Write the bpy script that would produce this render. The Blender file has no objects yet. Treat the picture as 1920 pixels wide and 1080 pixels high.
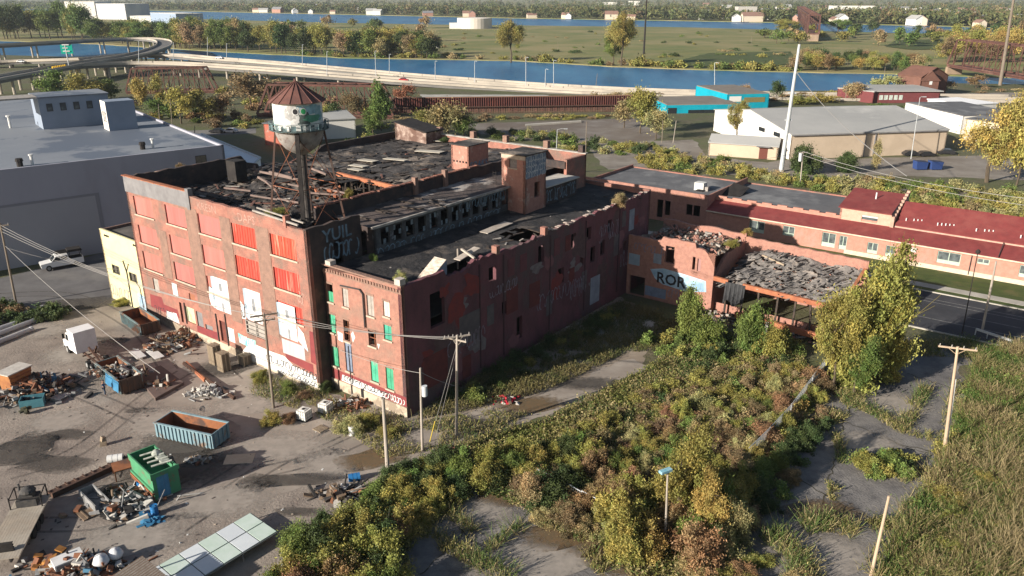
import bpy, bmesh, math, random
import numpy as np
from mathutils import Vector, Matrix, noise
C = bpy.context.scene.collection
R = math.radians
rnd = random.Random(7)
# ---------------------------------------------------------------- camera, sky, sun
F, YH, CH = 1475.0, -10.0, 40.0            # focal length in photo pixels, horizon row, camera height
TH = math.atan((540 - YH) / F)
cam = bpy.data.cameras.new('camera'); cam.sensor_width = 36; cam.lens = F / 1920 * 36
cam.clip_start = 1; cam.clip_end = 30000
camo = bpy.data.objects.new('camera', cam); C.objects.link(camo)
camo.location = (0, 0, CH); camo.rotation_euler = (math.pi / 2 - TH, 0, 0)
bpy.context.scene.camera = camo
SAZ, SEL = R(214), R(20)
sdir = Vector((math.cos(SAZ) * math.cos(SEL), math.sin(SAZ) * math.cos(SEL), math.sin(SEL)))
w = bpy.data.worlds.new('World'); bpy.context.scene.world = w; w.use_nodes = True
nt = w.node_tree; bg = nt.nodes['Background']
sk = nt.nodes.new('ShaderNodeTexSky'); sk.sky_type = 'NISHITA'; sk.sun_disc = False
sk.sun_elevation = SEL; sk.sun_rotation = math.atan2(sdir.x, sdir.y); sk.dust_density = 1.2
nt.links.new(sk.outputs[0], bg.inputs[0]); bg.inputs[1].default_value = 0.055
sl = bpy.data.lights.new('sun', 'SUN'); sl.energy = 5.0; sl.angle = R(0.5); sl.color = (1, .915, .80)
so = bpy.data.objects.new('sun', sl); C.objects.link(so); so.rotation_euler = (-sdir).to_track_quat('-Z', 'Y').to_euler()
vs = bpy.context.scene.view_settings; vs.view_transform = 'Standard'; vs.look = 'None'; vs.exposure = 0.95
HAZE = .00007
cy = bpy.context.scene.cycles; cy.max_bounces = 5; cy.diffuse_bounces = 3; cy.transparent_max_bounces = 4
cy.use_denoising = True

# ---------------------------------------------------------------- measuring: photo pixel -> point in the place
_c, _s = math.cos(TH), math.sin(TH)
def ray(px, py):
    x, y = (px - 960) / F, (540 - py) / F
    return Vector((x, _c + y * _s, -_s + y * _c))
def at(px, py, z=0.0):
    r = ray(px, py); t = (z - CH) / r.z
    return Vector((0, 0, CH)) + r * t
def up(px, py, g):                          # the point seen at a pixel, as far off as g
    r = ray(px, py); return Vector((0, 0, CH)) + r * (g.y / r.y)
A0 = Vector((-20.51, 75.29, 0)); AG = R(143.0)
UD = Vector((math.cos(AG), math.sin(AG), 0)); VD = Vector((UD.y, -UD.x, 0)); ZD = Vector((0, 0, 1))
def FU(u, v, z=0.0): return A0 + UD * u + VD * v + ZD * z     # factory frame: along the facade, into the block, up
def uvz(px, py, z=0.0):
    p = at(px, py, z) - A0; return p.dot(UD), p.dot(VD)
def onp(px, py, n, off):
    r = ray(px, py); o = Vector((0, 0, CH)); t = (off - (o - A0).dot(n)) / r.dot(n); p = o + r * t - A0
    return p.dot(UD), p.dot(VD), p.z

# ---------------------------------------------------------------- materials
MC = {}
def M(name, c1, c2=None, s=.5, c3=None, s3=.08, t3=.55, rough=.88, bump=0.0, bs=3.0, metal=0.0, spec=.3, stretch=None, det=6, tint=False, trans=0.0, rand=0.0, w3=.08):
    if name in MC: return MC[name]
    m = bpy.data.materials.new(name); m.use_nodes = True; n = m.node_tree.nodes; L = m.node_tree.links
    b = n['Principled BSDF']; b.inputs['Roughness'].default_value = rough; b.inputs['Metallic'].default_value = metal
    b.inputs['Specular IOR Level'].default_value = spec
    tc = n.new('ShaderNodeTexCoord'); co = tc.outputs['Object']
    if stretch:
        mp = n.new('ShaderNodeMapping'); mp.inputs['Scale'].default_value = stretch; L.new(co, mp.inputs[0]); co = mp.outputs[0]
    def nz(sc, d=6, ro=.6):
        t = n.new('ShaderNodeTexNoise'); t.inputs['Scale'].default_value = sc; t.inputs['Detail'].default_value = d; t.inputs['Roughness'].default_value = ro
        L.new(co, t.inputs['Vector']); return t.outputs['Fac']
    def mr(v, a, z):
        t = n.new('ShaderNodeMapRange'); t.inputs[1].default_value = a; t.inputs[2].default_value = z; L.new(v, t.inputs[0]); return t.outputs[0]
    def mix(f, a, z, mode='MIX'):
        t = n.new('ShaderNodeMix'); t.data_type = 'RGBA'; t.blend_type = mode
        for i, v in ((0, f), (6, a), (7, z)):
            if isinstance(v, (tuple, float, int)): t.inputs[i].default_value = (v + (1,) if isinstance(v, tuple) else v)
            else: L.new(v, t.inputs[i])
        return t.outputs[2]
    col = c1
    if c2: col = mix(mr(nz(s, det), .36, .64), c1, c2)
    if c3: col = mix(mr(nz(s3, 7, .65), t3 - w3 / 2, t3 + w3 / 2), col, c3)
    if tint:
        a = n.new('ShaderNodeAttribute'); a.attribute_name = 'tint'; col = mix(1.0, col, a.outputs['Color'], 'MULTIPLY')
    if rand:
        oi = n.new('ShaderNodeObjectInfo'); h = n.new('ShaderNodeHueSaturation'); h.inputs['Saturation'].default_value = 1
        t = n.new('ShaderNodeMapRange'); t.inputs[3].default_value = 1 - rand; t.inputs[4].default_value = 1 + rand; L.new(oi.outputs['Random'], t.inputs[0]); L.new(t.outputs[0], h.inputs['Value'])
        t2 = n.new('ShaderNodeMapRange'); t2.inputs[3].default_value = .5 - rand * .12; t2.inputs[4].default_value = .5 + rand * .12
        mt = n.new('ShaderNodeMath'); mt.operation = 'FRACT'; m2 = n.new('ShaderNodeMath'); m2.operation = 'MULTIPLY'; m2.inputs[1].default_value = 37.7
        L.new(oi.outputs['Random'], m2.inputs[0]); L.new(m2.outputs[0], mt.inputs[0]); L.new(mt.outputs[0], t2.inputs[0]); L.new(t2.outputs[0], h.inputs['Hue'])
        if isinstance(col, tuple): h.inputs['Color'].default_value = col + (1,)
        else: L.new(col, h.inputs['Color'])
        col = h.outputs[0]
    if isinstance(col, tuple): b.inputs['Base Color'].default_value = col + (1,)
    else: L.new(col, b.inputs['Base Color'])
    if bump:
        bp = n.new('ShaderNodeBump'); bp.inputs['Strength'].default_value = bump; bp.inputs['Distance'].default_value = .3
        L.new(nz(bs, 5), bp.inputs['Height']); L.new(bp.outputs[0], b.inputs['Normal'])
    if trans:
        tr = n.new('ShaderNodeBsdfTranslucent'); ms = n.new('ShaderNodeMixShader'); ms.inputs[0].default_value = trans
        if isinstance(col, tuple): tr.inputs[0].default_value = col + (1,)
        else: L.new(col, tr.inputs[0])
        o = n['Material Output']; L.new(b.outputs[0], ms.inputs[1]); L.new(tr.outputs[0], ms.inputs[2]); L.new(ms.outputs[0], o.inputs[0])
    MC[name] = m; return m

# ---------------------------------------------------------------- mesh collecting
WL = {}
def wl(o):
    return WL.get(o.name, Vector((0, 0, 0)))
class MB:
    def __init__(s): s.v = []; s.f = []; s.m = []; s.mi = 0
    def face(s, *p):
        i = len(s.v); s.v += [Vector(q) for q in p]; s.f.append(list(range(i, i + len(p)))); s.m.append(s.mi); return s
    def obox(s, o, a, b, c):
        o, a, b, c = Vector(o), Vector(a), Vector(b), Vector(c); i = len(s.v)
        s.v += [o, o + a, o + a + b, o + b, o + c, o + a + c, o + a + b + c, o + b + c]
        for q in ((3, 2, 1, 0), (4, 5, 6, 7), (0, 1, 5, 4), (1, 2, 6, 5), (2, 3, 7, 6), (3, 0, 4, 7)): s.f.append([i + k for k in q]); s.m.append(s.mi)
        return s
    def bx(s, u0, u1, v0, v1, z0, z1):       # a box in the factory frame
        return s.obox(FU(u0, v0, z0), UD * (u1 - u0), VD * (v1 - v0), ZD * (z1 - z0))
    def box(s, c, d, rz=0.0, tilt=None):     # centred box; c = centre of its base
        a, b = Vector((math.cos(rz), math.sin(rz), 0)), Vector((-math.sin(rz), math.cos(rz), 0)); k = Vector((0, 0, 1))
        if tilt is not None:
            q = Matrix.Rotation(tilt, 3, b); a = q @ a; k = q @ k
        return s.obox(Vector(c) - a * d[0] / 2 - b * d[1] / 2, a * d[0], b * d[1], k * d[2])
    def tube(s, p, q, r, r2=None, n=8, caps=True):
        p, q = Vector(p), Vector(q); r2 = r if r2 is None else r2; d = (q - p)
        if d.length < 1e-6: return s
        a = d.orthogonal().normalized(); b = d.normalized().cross(a); i = len(s.v)
        for k in range(n):
            t = 2 * math.pi * k / n; e = a * math.cos(t) + b * math.sin(t); s.v += [p + e * r, q + e * r2]
        for k in range(n):
            j = (k + 1) % n; s.f.append([i + 2 * k, i + 2 * j, i + 2 * j + 1, i + 2 * k + 1]); s.m.append(s.mi)
        if caps:
            s.f.append([i + 2 * k for k in range(n)][::-1]); s.f.append([i + 2 * k + 1 for k in range(n)]); s.m += [s.mi] * 2
        return s
    def path(s, pts, r, n=6):
        for a, b in zip(pts, pts[1:]): s.tube(a, b, r, n=n)
        return s
    def bar(s, p, q, w, h=None):              # square bar between two points
        p, q = Vector(p), Vector(q); h = h or w; d = q - p
        a = d.cross(ZD); a = Vector((1, 0, 0)) if a.length < 1e-4 else a.normalized(); b = a.cross(d).normalized()
        return s.obox(p - a * w / 2 - b * h / 2, a * w, b * h, d)
    def lathe(s, c, prof, n=24):
        c = Vector(c); i = len(s.v); k = len(prof)
        for j in range(n):
            t = 2 * math.pi * j / n
            for r, z in prof: s.v.append(c + Vector((r * math.cos(t), r * math.sin(t), z)))
        for j in range(n):
            j2 = (j + 1) % n
            for q in range(k - 1): s.f.append([i + j * k + q, i + j2 * k + q, i + j2 * k + q + 1, i + j * k + q + 1]); s.m.append(s.mi)
        return s
    def prism(s, pts, z0, z1):
        pts = [Vector((p[0], p[1], 0)) for p in pts]; n = len(pts)
        s.face(*[p + ZD * z1 for p in pts])
        for k in range(n):
            a, b = pts[k], pts[(k + 1) % n]; s.face(a + ZD * z0, b + ZD * z0, b + ZD * z1, a + ZD * z1)
        return s
    def wall(s, o, d, L, z0, top, n, th=.35, holes=(), nx=None):
        # wall from o along d, outer face towards n, openings cut through; top may be a height or a function of the distance
        o, d, n = Vector(o), Vector(d), Vector(n); tf = top if callable(top) else (lambda x: top)
        xs = {0.0, L}; zs = {z0}
        for h in holes: xs |= {min(max(h[0], 0), L), min(max(h[1], 0), L)}; zs |= {h[2], h[3]}
        if nx: xs |= {L * k / nx for k in range(nx + 1)}
        xs = sorted(xs); zs = sorted(zs)
        P = lambda x, z, k: o + d * x + ZD * z - n * (th * k)
        inh = lambda x, z: any(h[0] < x < h[1] and h[2] < z < h[3] for h in holes)
        for a, b in zip(xs, xs[1:]):
            if b - a < 1e-5: continue
            for j, z in enumerate(zs):
                last = j == len(zs) - 1; za, zb = (tf(a), tf(b)) if last else (zs[j + 1],) * 2
                if inh((a + b) / 2, (z + (za + zb) / 2) / 2 if last else (z + za) / 2): continue
                for k in (0, 1): s.face(P(a, z, k), P(b, z, k), P(b, zb, k), P(a, za, k))
            s.face(P(a, tf(a), 0), P(b, tf(b), 0), P(b, tf(b), 1), P(a, tf(a), 1))
        for x in (0, L): s.face(P(x, z0, 0), P(x, tf(x), 0), P(x, tf(x), 1), P(x, z0, 1))
        for h in holes:
            a, b, c, e = h[:4]
            for q in (((a, c), (a, e)), ((b, c), (b, e)), ((a, c), (b, c)), ((a, e), (b, e))):
                (x1, z1), (x2, z2) = q; s.face(P(x1, z1, 0), P(x2, z2, 0), P(x2, z2, 1), P(x1, z1, 1))
        return s
    def build(s, name, mat, parent=None, label=None, cat=None, group=None, kind=None, smooth=False, loc=None):
        me = bpy.data.meshes.new(name); off = Vector(loc) if loc is not None else (wl(parent) if parent else Vector((0, 0, 0)))
        me.from_pydata([v - off for v in s.v], [], s.f)
        for m in (mat if isinstance(mat, (list, tuple)) else [mat]): me.materials.append(m)
        me.polygons.foreach_set('material_index', s.m)
        if smooth: me.polygons.foreach_set('use_smooth', [True] * len(s.f))
        me.update(); o = bpy.data.objects.new(name, me); C.objects.link(o)
        if parent: o.parent = parent; WL[o.name] = off
        elif loc is not None: o.location = off; WL[o.name] = off
        return tag(o, label, cat, group, kind)
def tag(o, label=None, cat=None, group=None, kind=None):
    for k, v in (('label', label), ('category', cat), ('group', group), ('kind', kind)):
        if v: o[k] = v
    return o
def thing(name, loc, label, cat, group=None):
    o = bpy.data.objects.new(name, None); C.objects.link(o); o.location = loc; o.empty_display_size = .2
    WL[o.name] = Vector(loc); return tag(o, label, cat, group)
def copy_tree(o, parent=None):
    c = o.copy(); C.objects.link(c)
    if parent: c.parent = parent
    for ch in list(o.children): copy_tree(ch, c)
    return c
def jag(pts, step=2.0, amp=.6, seed=0, z=0):   # wavy outline through the given points
    out = []
    for k in range(len(pts)):
        a, b = Vector(pts[k]), Vector(pts[(k + 1) % len(pts)]); n = max(1, min(160, int((b - a).length / step)))
        for j in range(n):
            p = a.lerp(b, j / n); q = Vector((noise.noise(Vector((p.x * .13, p.y * .13, seed))), noise.noise(Vector((p.x * .13, p.y * .13, seed + 9))), 0))
            q += .5 * Vector((noise.noise(Vector((p.x * .6, p.y * .6, seed))), noise.noise(Vector((p.x * .6, p.y * .6, seed + 9))), 0))
            out.append(p + q * amp)
    return out
def sheet(name, pts, z, mat, kind='structure', j=0, step=2.0, seed=0, label=None, cat=None, thick=0):
    pts = [Vector((p[0], p[1], 0)) for p in pts]
    if j: pts = jag(pts, step, j, seed)
    m = MB()
    if thick: m.prism(pts, z - thick, z)
    else: m.face(*[Vector((p.x, p.y, z)) for p in pts])
    o = m.build(name, mat, kind=kind, label=label, cat=cat)
    bm = bmesh.new(); bm.from_mesh(o.data); bmesh.ops.triangulate(bm, faces=[f for f in bm.faces if len(f.verts) > 4]); bmesh.ops.recalc_face_normals(bm, faces=bm.faces)
    if not thick and sum(f.normal.z for f in bm.faces) < 0: bmesh.ops.reverse_faces(bm, faces=bm.faces)
    bm.to_mesh(o.data); bm.free(); return o
def PX(*q): return [at(x, y) for x, y in q]
def text(mb, s, o, d, upv, size, n, depth=.012, shear=0.0, bold=0.0):
    # built-in lettering laid on a wall: o start, d reading direction, n outward
    cu = bpy.data.curves.new('t', 'FONT'); cu.body = s; cu.size = size; cu.offset = bold; cu.resolution_u = 2
    ob = bpy.data.objects.new('t', cu); C.objects.link(ob); dg = bpy.context.evaluated_depsgraph_get()
    me = bpy.data.meshes.new_from_object(ob.evaluated_get(dg)); o, d, upv, n = Vector(o), Vector(d), Vector(upv), Vector(n)
    b = len(mb.v)
    for v in me.vertices: mb.v.append(o + d * (v.co.x + shear * v.co.y) + upv * v.co.y + n * depth)
    for p in me.polygons: mb.f.append([b + i for i in p.vertices]); mb.m.append(mb.mi)
    C.objects.unlink(ob); bpy.data.objects.remove(ob); bpy.data.curves.remove(cu); bpy.data.meshes.remove(me); return mb
def blob(mb, o, d, e, n, pts, off=.008):      # flat painted patch on a wall, outline in wall coordinates
    mb.face(*[Vector(o) + Vector(d) * x + Vector(e) * z + Vector(n) * off for x, z in pts]); return mb
def splotch(w_, h_, seed, k=22, rough=.35):
    r = random.Random(seed); ph = [r.uniform(0, 6.28) for _ in range(5)]
    out = []
    for i in range(k):
        t = 2 * math.pi * i / k; f = 1 + rough * sum(math.sin((j + 2) * t + ph[j]) for j in range(5)) / 4
        c, s_ = math.cos(t), math.sin(t); q = max(abs(c), abs(s_)) ** (.6 if rough > .1 else 0)
        out.append((w_ / 2 * c / q * f, h_ / 2 * s_ / q * f))
    return out
def scribble(mb, o, d, e, n, w_, h_, seed, strokes=9, t=.06, off=.012):   # sprayed tag: looping strokes
    r = random.Random(seed); o, d, e, n = Vector(o), Vector(d), Vector(e), Vector(n)
    x = 0
    for k in range(strokes):
        cx = w_ * (k + .5) / strokes; ph = r.uniform(0, 6.28); a = r.uniform(.6, 1.3) * w_ / strokes * .6; span = r.uniform(2.5, 5.5)
        pts = [(cx + a * math.cos(ph + span * j / 9), h_ * (.5 + r.uniform(.3, .48) * math.sin(ph + span * j / 9 * 1.1)) ) for j in range(10)]
        for (x0, z0), (x1, z1) in zip(pts, pts[1:]):
            l = math.hypot(x1 - x0, z1 - z0) or 1; nx, nz = -(z1 - z0) / l * t, (x1 - x0) / l * t
            q = [(x0 - nx, z0 - nz), (x1 - nx, z1 - nz), (x1 + nx, z1 + nz), (x0 + nx, z0 + nz)]
            mb.face(*[o + d * a_ + e * b_ + n * (off + .0004 * k) for a_, b_ in q])
    return mb
# ---------------------------------------------------------------- leaves, crowns, trees, shrubs
def leafmesh(name, P, size, tint, seed=0, flat=.0, asp=1.5, sticks=None):
    g = np.random.default_rng(seed); N = len(P)
    a = g.normal(size=(N, 3)); a /= np.linalg.norm(a, axis=1)[:, None]
    b = g.normal(size=(N, 3)); b[:, 2] *= (1 - flat); a[:, 2] *= (1 - flat)
    a /= np.linalg.norm(a, axis=1)[:, None] + 1e-9
    b -= (a * b).sum(1)[:, None] * a; b /= np.linalg.norm(b, axis=1)[:, None] + 1e-9
    s = (np.asarray(size) * np.ones(N))[:, None]
    V = np.stack([P - a * s * asp, P - b * s * .62, P + a * s * asp, P + b * s * .62], 1).reshape(-1, 3)
    if sticks is not None:
        A_, B_, wd_ = sticks; e = g.normal(size=(len(A_), 3)); e /= np.linalg.norm(e, axis=1)[:, None]; e *= wd_
        V = np.concatenate([V, np.stack([A_ - e, A_ + e, B_ + e * .4, B_ - e * .4], 1).reshape(-1, 3)]); tint = np.concatenate([np.asarray(tint) * np.ones((N, 3)), np.array([.75, .6, .55]) * g.uniform(.5, 1.2, (len(A_), 1))]); N += len(A_)
    me = bpy.data.meshes.new(name); me.vertices.add(4 * N); me.vertices.foreach_set('co', V.ravel())
    me.loops.add(4 * N); me.loops.foreach_set('vertex_index', np.arange(4 * N)); me.polygons.add(N)
    me.polygons.foreach_set('loop_start', np.arange(N) * 4); me.polygons.foreach_set('loop_total', np.full(N, 4))
    ca = me.color_attributes.new('tint', 'FLOAT_COLOR', 'POINT'); t = np.ones((N, 4)); t[:, :3] = tint
    ca.data.foreach_set('color', np.repeat(t, 4, 0).ravel()); me.update(); me.validate(); return me
def clumps(kind, K, seed):
    g = np.random.default_rng(seed); out = []; lobes = []
    while len(lobes) < 10:
        p = g.uniform(-1, 1, 3)
        if .45 < np.linalg.norm(p) < .85: lobes.append(p)
    while len(out) < K:
        p = lobes[g.integers(10)] + g.normal(0, .185 if kind in ('broad', 'tall') else .24, 3) if kind != 'cone' else g.uniform(-1, 1, 3); r = np.linalg.norm(p)
        if r > 1.12 or r < .25: continue
        x, y, z = p
        if kind == 'broad': q = (x * .38, y * .38, .60 + z * .34)
        elif kind == 'tall': q = (x * .34 * (1 - .35 * abs(z)), y * .34 * (1 - .35 * abs(z)), .56 + z * .40)
        elif kind == 'cone': h = (z + 1) / 2; q = (x * .44 * (1.05 - h), y * .44 * (1.05 - h), .10 + h * .84)
        else:
            s_ = g.uniform(.55, 1.35); q = (x * .40 * s_, y * .40 * s_, max(.05, .34 + z * .34 * g.uniform(.6, 1.5)))
        out.append(q)
    return np.array(out)
def crown_pts(kind, K, n, seed, rad):
    g = np.random.default_rng(seed + 50); c = clumps(kind, K, seed); P = []; T = []
    for q in c:
        m = int(n * g.uniform(.6, 1.4)); d = g.normal(size=(m, 3)); d /= np.linalg.norm(d, axis=1)[:, None]
        rr = rad * g.uniform(.5, 1.5); fz = np.where(g.random(m) < .25, g.uniform(1, 1.9, m), g.uniform(.2, 1, m) ** .5); P.append(q + d * fz[:, None] * rr * np.array([1, 1, .85 if kind != 'bush' else 1.1]))
        base = g.uniform(.62, 1.3); hue = g.uniform(-.12, .12)
        t = np.stack([base * (1 + hue) * np.ones(m), base * np.ones(m), base * (1 - .5 * abs(hue)) * np.ones(m)], 1) * g.uniform(.72, 1.28, (m, 1)); T.append(t)
    return c, np.concatenate(P), np.concatenate(T)
def trunk_mb(c, seed, r=.022, limbs=6, top=.62):
    g = random.Random(seed); m = MB(); p = Vector((0, 0, -.02)); pts = [p]
    for k in range(4): pts.append(Vector((g.uniform(-.02, .02), g.uniform(-.02, .02), top * (k + 1) / 4)))
    for k in range(4): m.tube(pts[k], pts[k + 1], r * (1.25 - .25 * k), r * (1 - .22 * k), n=6, caps=False)
    for q in g.sample(list(range(len(c))), min(limbs, len(c))):
        b = pts[g.choice((2, 3, 4))]; e = Vector(c[q]); mid = b.lerp(e, .55) + Vector((0, 0, .03))
        m.tube(b, mid, r * .5, r * .3, n=5, caps=False); m.tube(mid, e, r * .3, r * .1, n=4, caps=False)
    return m
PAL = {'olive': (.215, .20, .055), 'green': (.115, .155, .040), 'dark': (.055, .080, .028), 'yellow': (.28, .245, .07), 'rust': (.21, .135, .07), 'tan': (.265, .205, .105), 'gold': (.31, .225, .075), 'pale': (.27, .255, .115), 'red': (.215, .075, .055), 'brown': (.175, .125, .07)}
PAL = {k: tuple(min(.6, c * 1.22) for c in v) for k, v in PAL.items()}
LM = {k: M('leaves_' + k, v, tint=True, rough=.6, spec=.25, trans=.22, rand=.16) for k, v in PAL.items()}
M_BARK = M('bark', (.10, .075, .05), (.05, .04, .03), 6)
PROTO = {}
def proto(kind, res, var):
    key = (kind, res, var)
    if key not in PROTO:
        K, n, rad, leaf = {'hi': (95, 240, .074, .0088), 'mid': (46, 80, .125, .020), 'lo': (26, 36, .16, .040), 'bush': (44, 80, .13, .027), 'bushhi': (80, 210, .10, .0155)}[res]
        seed = var * 17 + len(PROTO); c, P, T = crown_pts(kind, K, n, seed, rad)
        g2 = np.random.default_rng(seed + 3); ns = {'hi': 260, 'mid': 70, 'lo': 0, 'bush': 70, 'bushhi': 170}[res]; i2 = g2.integers(0, len(c), ns); A2 = c[i2] * np.array([.75, .75, .8]) + g2.normal(0, .03, (ns, 3)); dv = c[i2] - np.array([0, 0, .25]); dv /= np.linalg.norm(dv, axis=1)[:, None] + 1e-6; B2 = A2 + (dv * .6 + np.array([0, 0, .5]) + g2.normal(0, .25, (ns, 3))) * g2.uniform(.10, .30, (ns, 1))
        me = leafmesh('crown', P, g2.uniform(.7, 1.3, len(P)) * leaf, T, seed, sticks=(A2, B2, .0035 if res in ('hi', 'mid') else .006) if ns else None); me.materials.append(LM['green'])
        t = trunk_mb(c, seed, r=.02 if kind != 'bush' else .012, top=.62 if kind != 'bush' else .3, limbs=9); tm = bpy.data.meshes.new('trunk')
        tm.from_pydata(t.v, [], t.f); tm.materials.append(M_BARK); tm.update(); PROTO[key] = (me, tm)
    return PROTO[key]
def leafy(o, col):
    o.material_slots[0].link = 'OBJECT'; o.material_slots[0].material = LM[col]
def tree(g, h, wd, kind='broad', res='mid', col='green', label='', group=None, cat='tree', name='tree', bare=False):
    me, tm = proto(kind, res, rnd.randrange(3)); k = {'broad': .98, 'tall': .86, 'cone': .95, 'bush': 1.05}[kind]
    t = thing(name, g, label, cat, group); t.scale = (wd / k, wd / k, h); t.rotation_euler.z = rnd.uniform(0, 6.28)
    c = bpy.data.objects.new('crown', me); C.objects.link(c); c.parent = t; leafy(c, col)
    s = bpy.data.objects.new('trunk', tm); C.objects.link(s); s.parent = t; return t
def ptree(bx_, by_, ty, wpx, kind='broad', res='mid', col='green', label='', group=None, z=0.0, **k):   # measured from the photo: base, top row, crown width
    g = at(bx_, by_, z); h = max(1.0, up(bx_, ty, g).z - z); wd = wpx * g.y / F * 1.0 / math.cos(TH) ** 0
    return tree(g, h * 1.02, wd, kind, res, col, label, group, **k)
def shrub(g, h, wd, col, label, group, res='bush', name='shrub', cat='shrub'):
    me, tm = proto('bush', res, rnd.randrange(4)); o = bpy.data.objects.new(name, me); C.objects.link(o)
    o.location = g; o.scale = (wd, wd, h); o.rotation_euler.z = rnd.uniform(0, 6.28); leafy(o, col); return tag(o, label, cat, group)
def inside(p, poly):
    r = False; n = len(poly)
    for i in range(n):
        a, b = poly[i], poly[i - 1]
        if (a[1] > p[1]) != (b[1] > p[1]) and p[0] < (b[0] - a[0]) * (p[1] - a[1]) / (b[1] - a[1]) + a[0]: r = not r
    return r
def scatter(poly, n, dmin, seed=0):
    g = random.Random(seed); xs = [p[0] for p in poly]; ys = [p[1] for p in poly]; out = []
    for _ in range(n * 40):
        p = (g.uniform(min(xs), max(xs)), g.uniform(min(ys), max(ys)))
        if inside(p, poly) and all((p[0] - q[0]) ** 2 + (p[1] - q[1]) ** 2 > dmin * dmin for q in out):
            out.append(p)
            if len(out) >= n: break
    return out
def thicket(poly, n, dmin, hs, ws, cols, label, group, seed=0, res='bush'):
    for x, y in scatter(poly, n, dmin, seed):
        c = rnd.choice(cols); s = rnd.uniform(.8, 1.2)
        shrub((x, y, -.1), rnd.uniform(*hs) * s, rnd.uniform(*ws) * s, c, label.replace('*', {'olive': 'olive', 'green': 'green', 'dark': 'dark green', 'yellow': 'yellow-green', 'rust': 'rust-brown', 'tan': 'tan', 'gold': 'golden', 'pale': 'pale green', 'red': 'red', 'brown': 'dull brown'}[c]), group, res)
def blades(name, poly, dens, h, wd, cols, mat, seed=0, lean=.35, clump=0.0, z=0.0, mask=None, leaf=0, ls=.10):
    # upright blades and stems over an area, one sheet of growth
    g = np.random.default_rng(seed); xs = [p[0] for p in poly]; ys = [p[1] for p in poly]
    area = abs(sum(poly[i - 1][0] * poly[i][1] - poly[i][0] * poly[i - 1][1] for i in range(len(poly)))) / 2; n = int(area * dens)
    P = []; 
    x = g.uniform(min(xs), max(xs), n * 4); y = g.uniform(min(ys), max(ys), n * 4)
    for a, b in zip(x, y):
        if inside((a, b), poly):
            q = noise.noise(Vector((a * .22, b * .22, seed))) + .5 * noise.noise(Vector((a * .7, b * .7, seed)))
            if q > clump - 1 + (0 if mask is None else mask): P.append((a, b, q))
            if len(P) >= n: break
    P = np.array(P); n = len(P)
    hh = (h * g.uniform(.45, 1.25, n) * (1 + .6 * P[:, 2])).clip(.12); t = g.uniform(0, 6.28, n); le = g.normal(size=(n, 2)) * lean
    B = np.stack([P[:, 0], P[:, 1], np.full(n, z)], 1); T = B + np.stack([le[:, 0] * hh, le[:, 1] * hh, hh], 1)
    s = np.stack([np.cos(t), np.sin(t), np.zeros(n)], 1) * wd * g.uniform(.6, 1.4, (n, 1))
    V = np.stack([B - s * .5, B + s * .5, T + s * .25, T - s * .25], 1).reshape(-1, 3)
    n0 = n; Q = V; rep = np.arange(n)
    for k in range(leaf):
        c = B + (T - B) * g.uniform(.25, 1.0, (n0, 1)) + g.normal(0, .12, (n0, 3)); a = g.normal(size=(n0, 3)); a /= np.linalg.norm(a, axis=1)[:, None]; b = np.cross(a, g.normal(size=(n0, 3))); b /= np.linalg.norm(b, axis=1)[:, None]; s_ = ls * g.uniform(.5, 1.3, (n0, 1))
        Q = np.concatenate([Q, np.stack([c - a * s_, c - b * s_ * .45, c + a * s_, c + b * s_ * .45], 1).reshape(-1, 3)]); rep = np.concatenate([rep, np.arange(n0)])
    V = Q; n = len(rep)
    me = bpy.data.meshes.new(name); me.vertices.add(4 * n); me.vertices.foreach_set('co', V.ravel()); me.loops.add(4 * n); me.loops.foreach_set('vertex_index', np.arange(4 * n))
    me.polygons.add(n); me.polygons.foreach_set('loop_start', np.arange(n) * 4); me.polygons.foreach_set('loop_total', np.full(n, 4)); P = P[rep]
    ci = np.clip(((P[:, 2] + g.normal(size=n) * .28) * .9 + .5) * len(cols), 0, len(cols) - 1e-3).astype(int); col = np.ones((n, 4)); col[:, :3] = np.array(cols)[ci] * g.uniform(.75, 1.25, (n, 1))
    ca = me.color_attributes.new('tint', 'FLOAT_COLOR', 'POINT'); ca.data.foreach_set('color', np.repeat(col, 4, 0).ravel()); me.update(); me.validate(); me.materials.append(mat)
    o = bpy.data.objects.new(name, me); C.objects.link(o); return tag(o, kind='stuff')
M_BLADE = M('blades', (1.0, 1.0, 1.0), tint=True, rough=.7, trans=.2)

# ---------------------------------------------------------------- ground, water and paving
M_EARTH = M('earth', (.120, .102, .066), (.078, .078, .038), .5, (.085, .095, .038), .09, .5, bump=.5, bs=2, w3=.2)
M_YARD = M('yard', (.225, .19, .163), (.15, .126, .11), .45, (.30, .26, .222), .13, .54, bump=.3, bs=4, w3=.25, det=12)
M_STREET = M('street', (.14, .135, .135), (.105, .10, .10), .3, (.18, .17, .16), .07, .58, bump=.1, w3=.15)
M_LOT = M('lot', (.155, .146, .142), (.095, .09, .09), .9, (.215, .20, .185), .3, .54, bump=.35, bs=5, w3=.22, det=12)
M_DARKROAD = M('dark_shaded_asphalt', (.042, .044, .050), (.031, .032, .037), .4, (.055, .055, .06), .1, bump=.05)  # dark asphalt, deepened to hold the shade lying on the road
M_CONC = M('concrete', (.42, .39, .34), (.32, .30, .26), .4, (.25, .23, .20), .15, .62)
M_LAWN = M('lawn', (.060, .085, .018), (.040, .060, .015), .6, (.09, .09, .03), .2)
M_FIELD = M('field', (.185, .17, .060), (.115, .14, .042), .035, (.235, .20, .09), .012, .52, w3=.15)
M_GRAVEL = M('gravel', (.25, .225, .195), (.19, .165, .14), .25, (.15, .125, .10), .06, .57, w3=.2)
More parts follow.
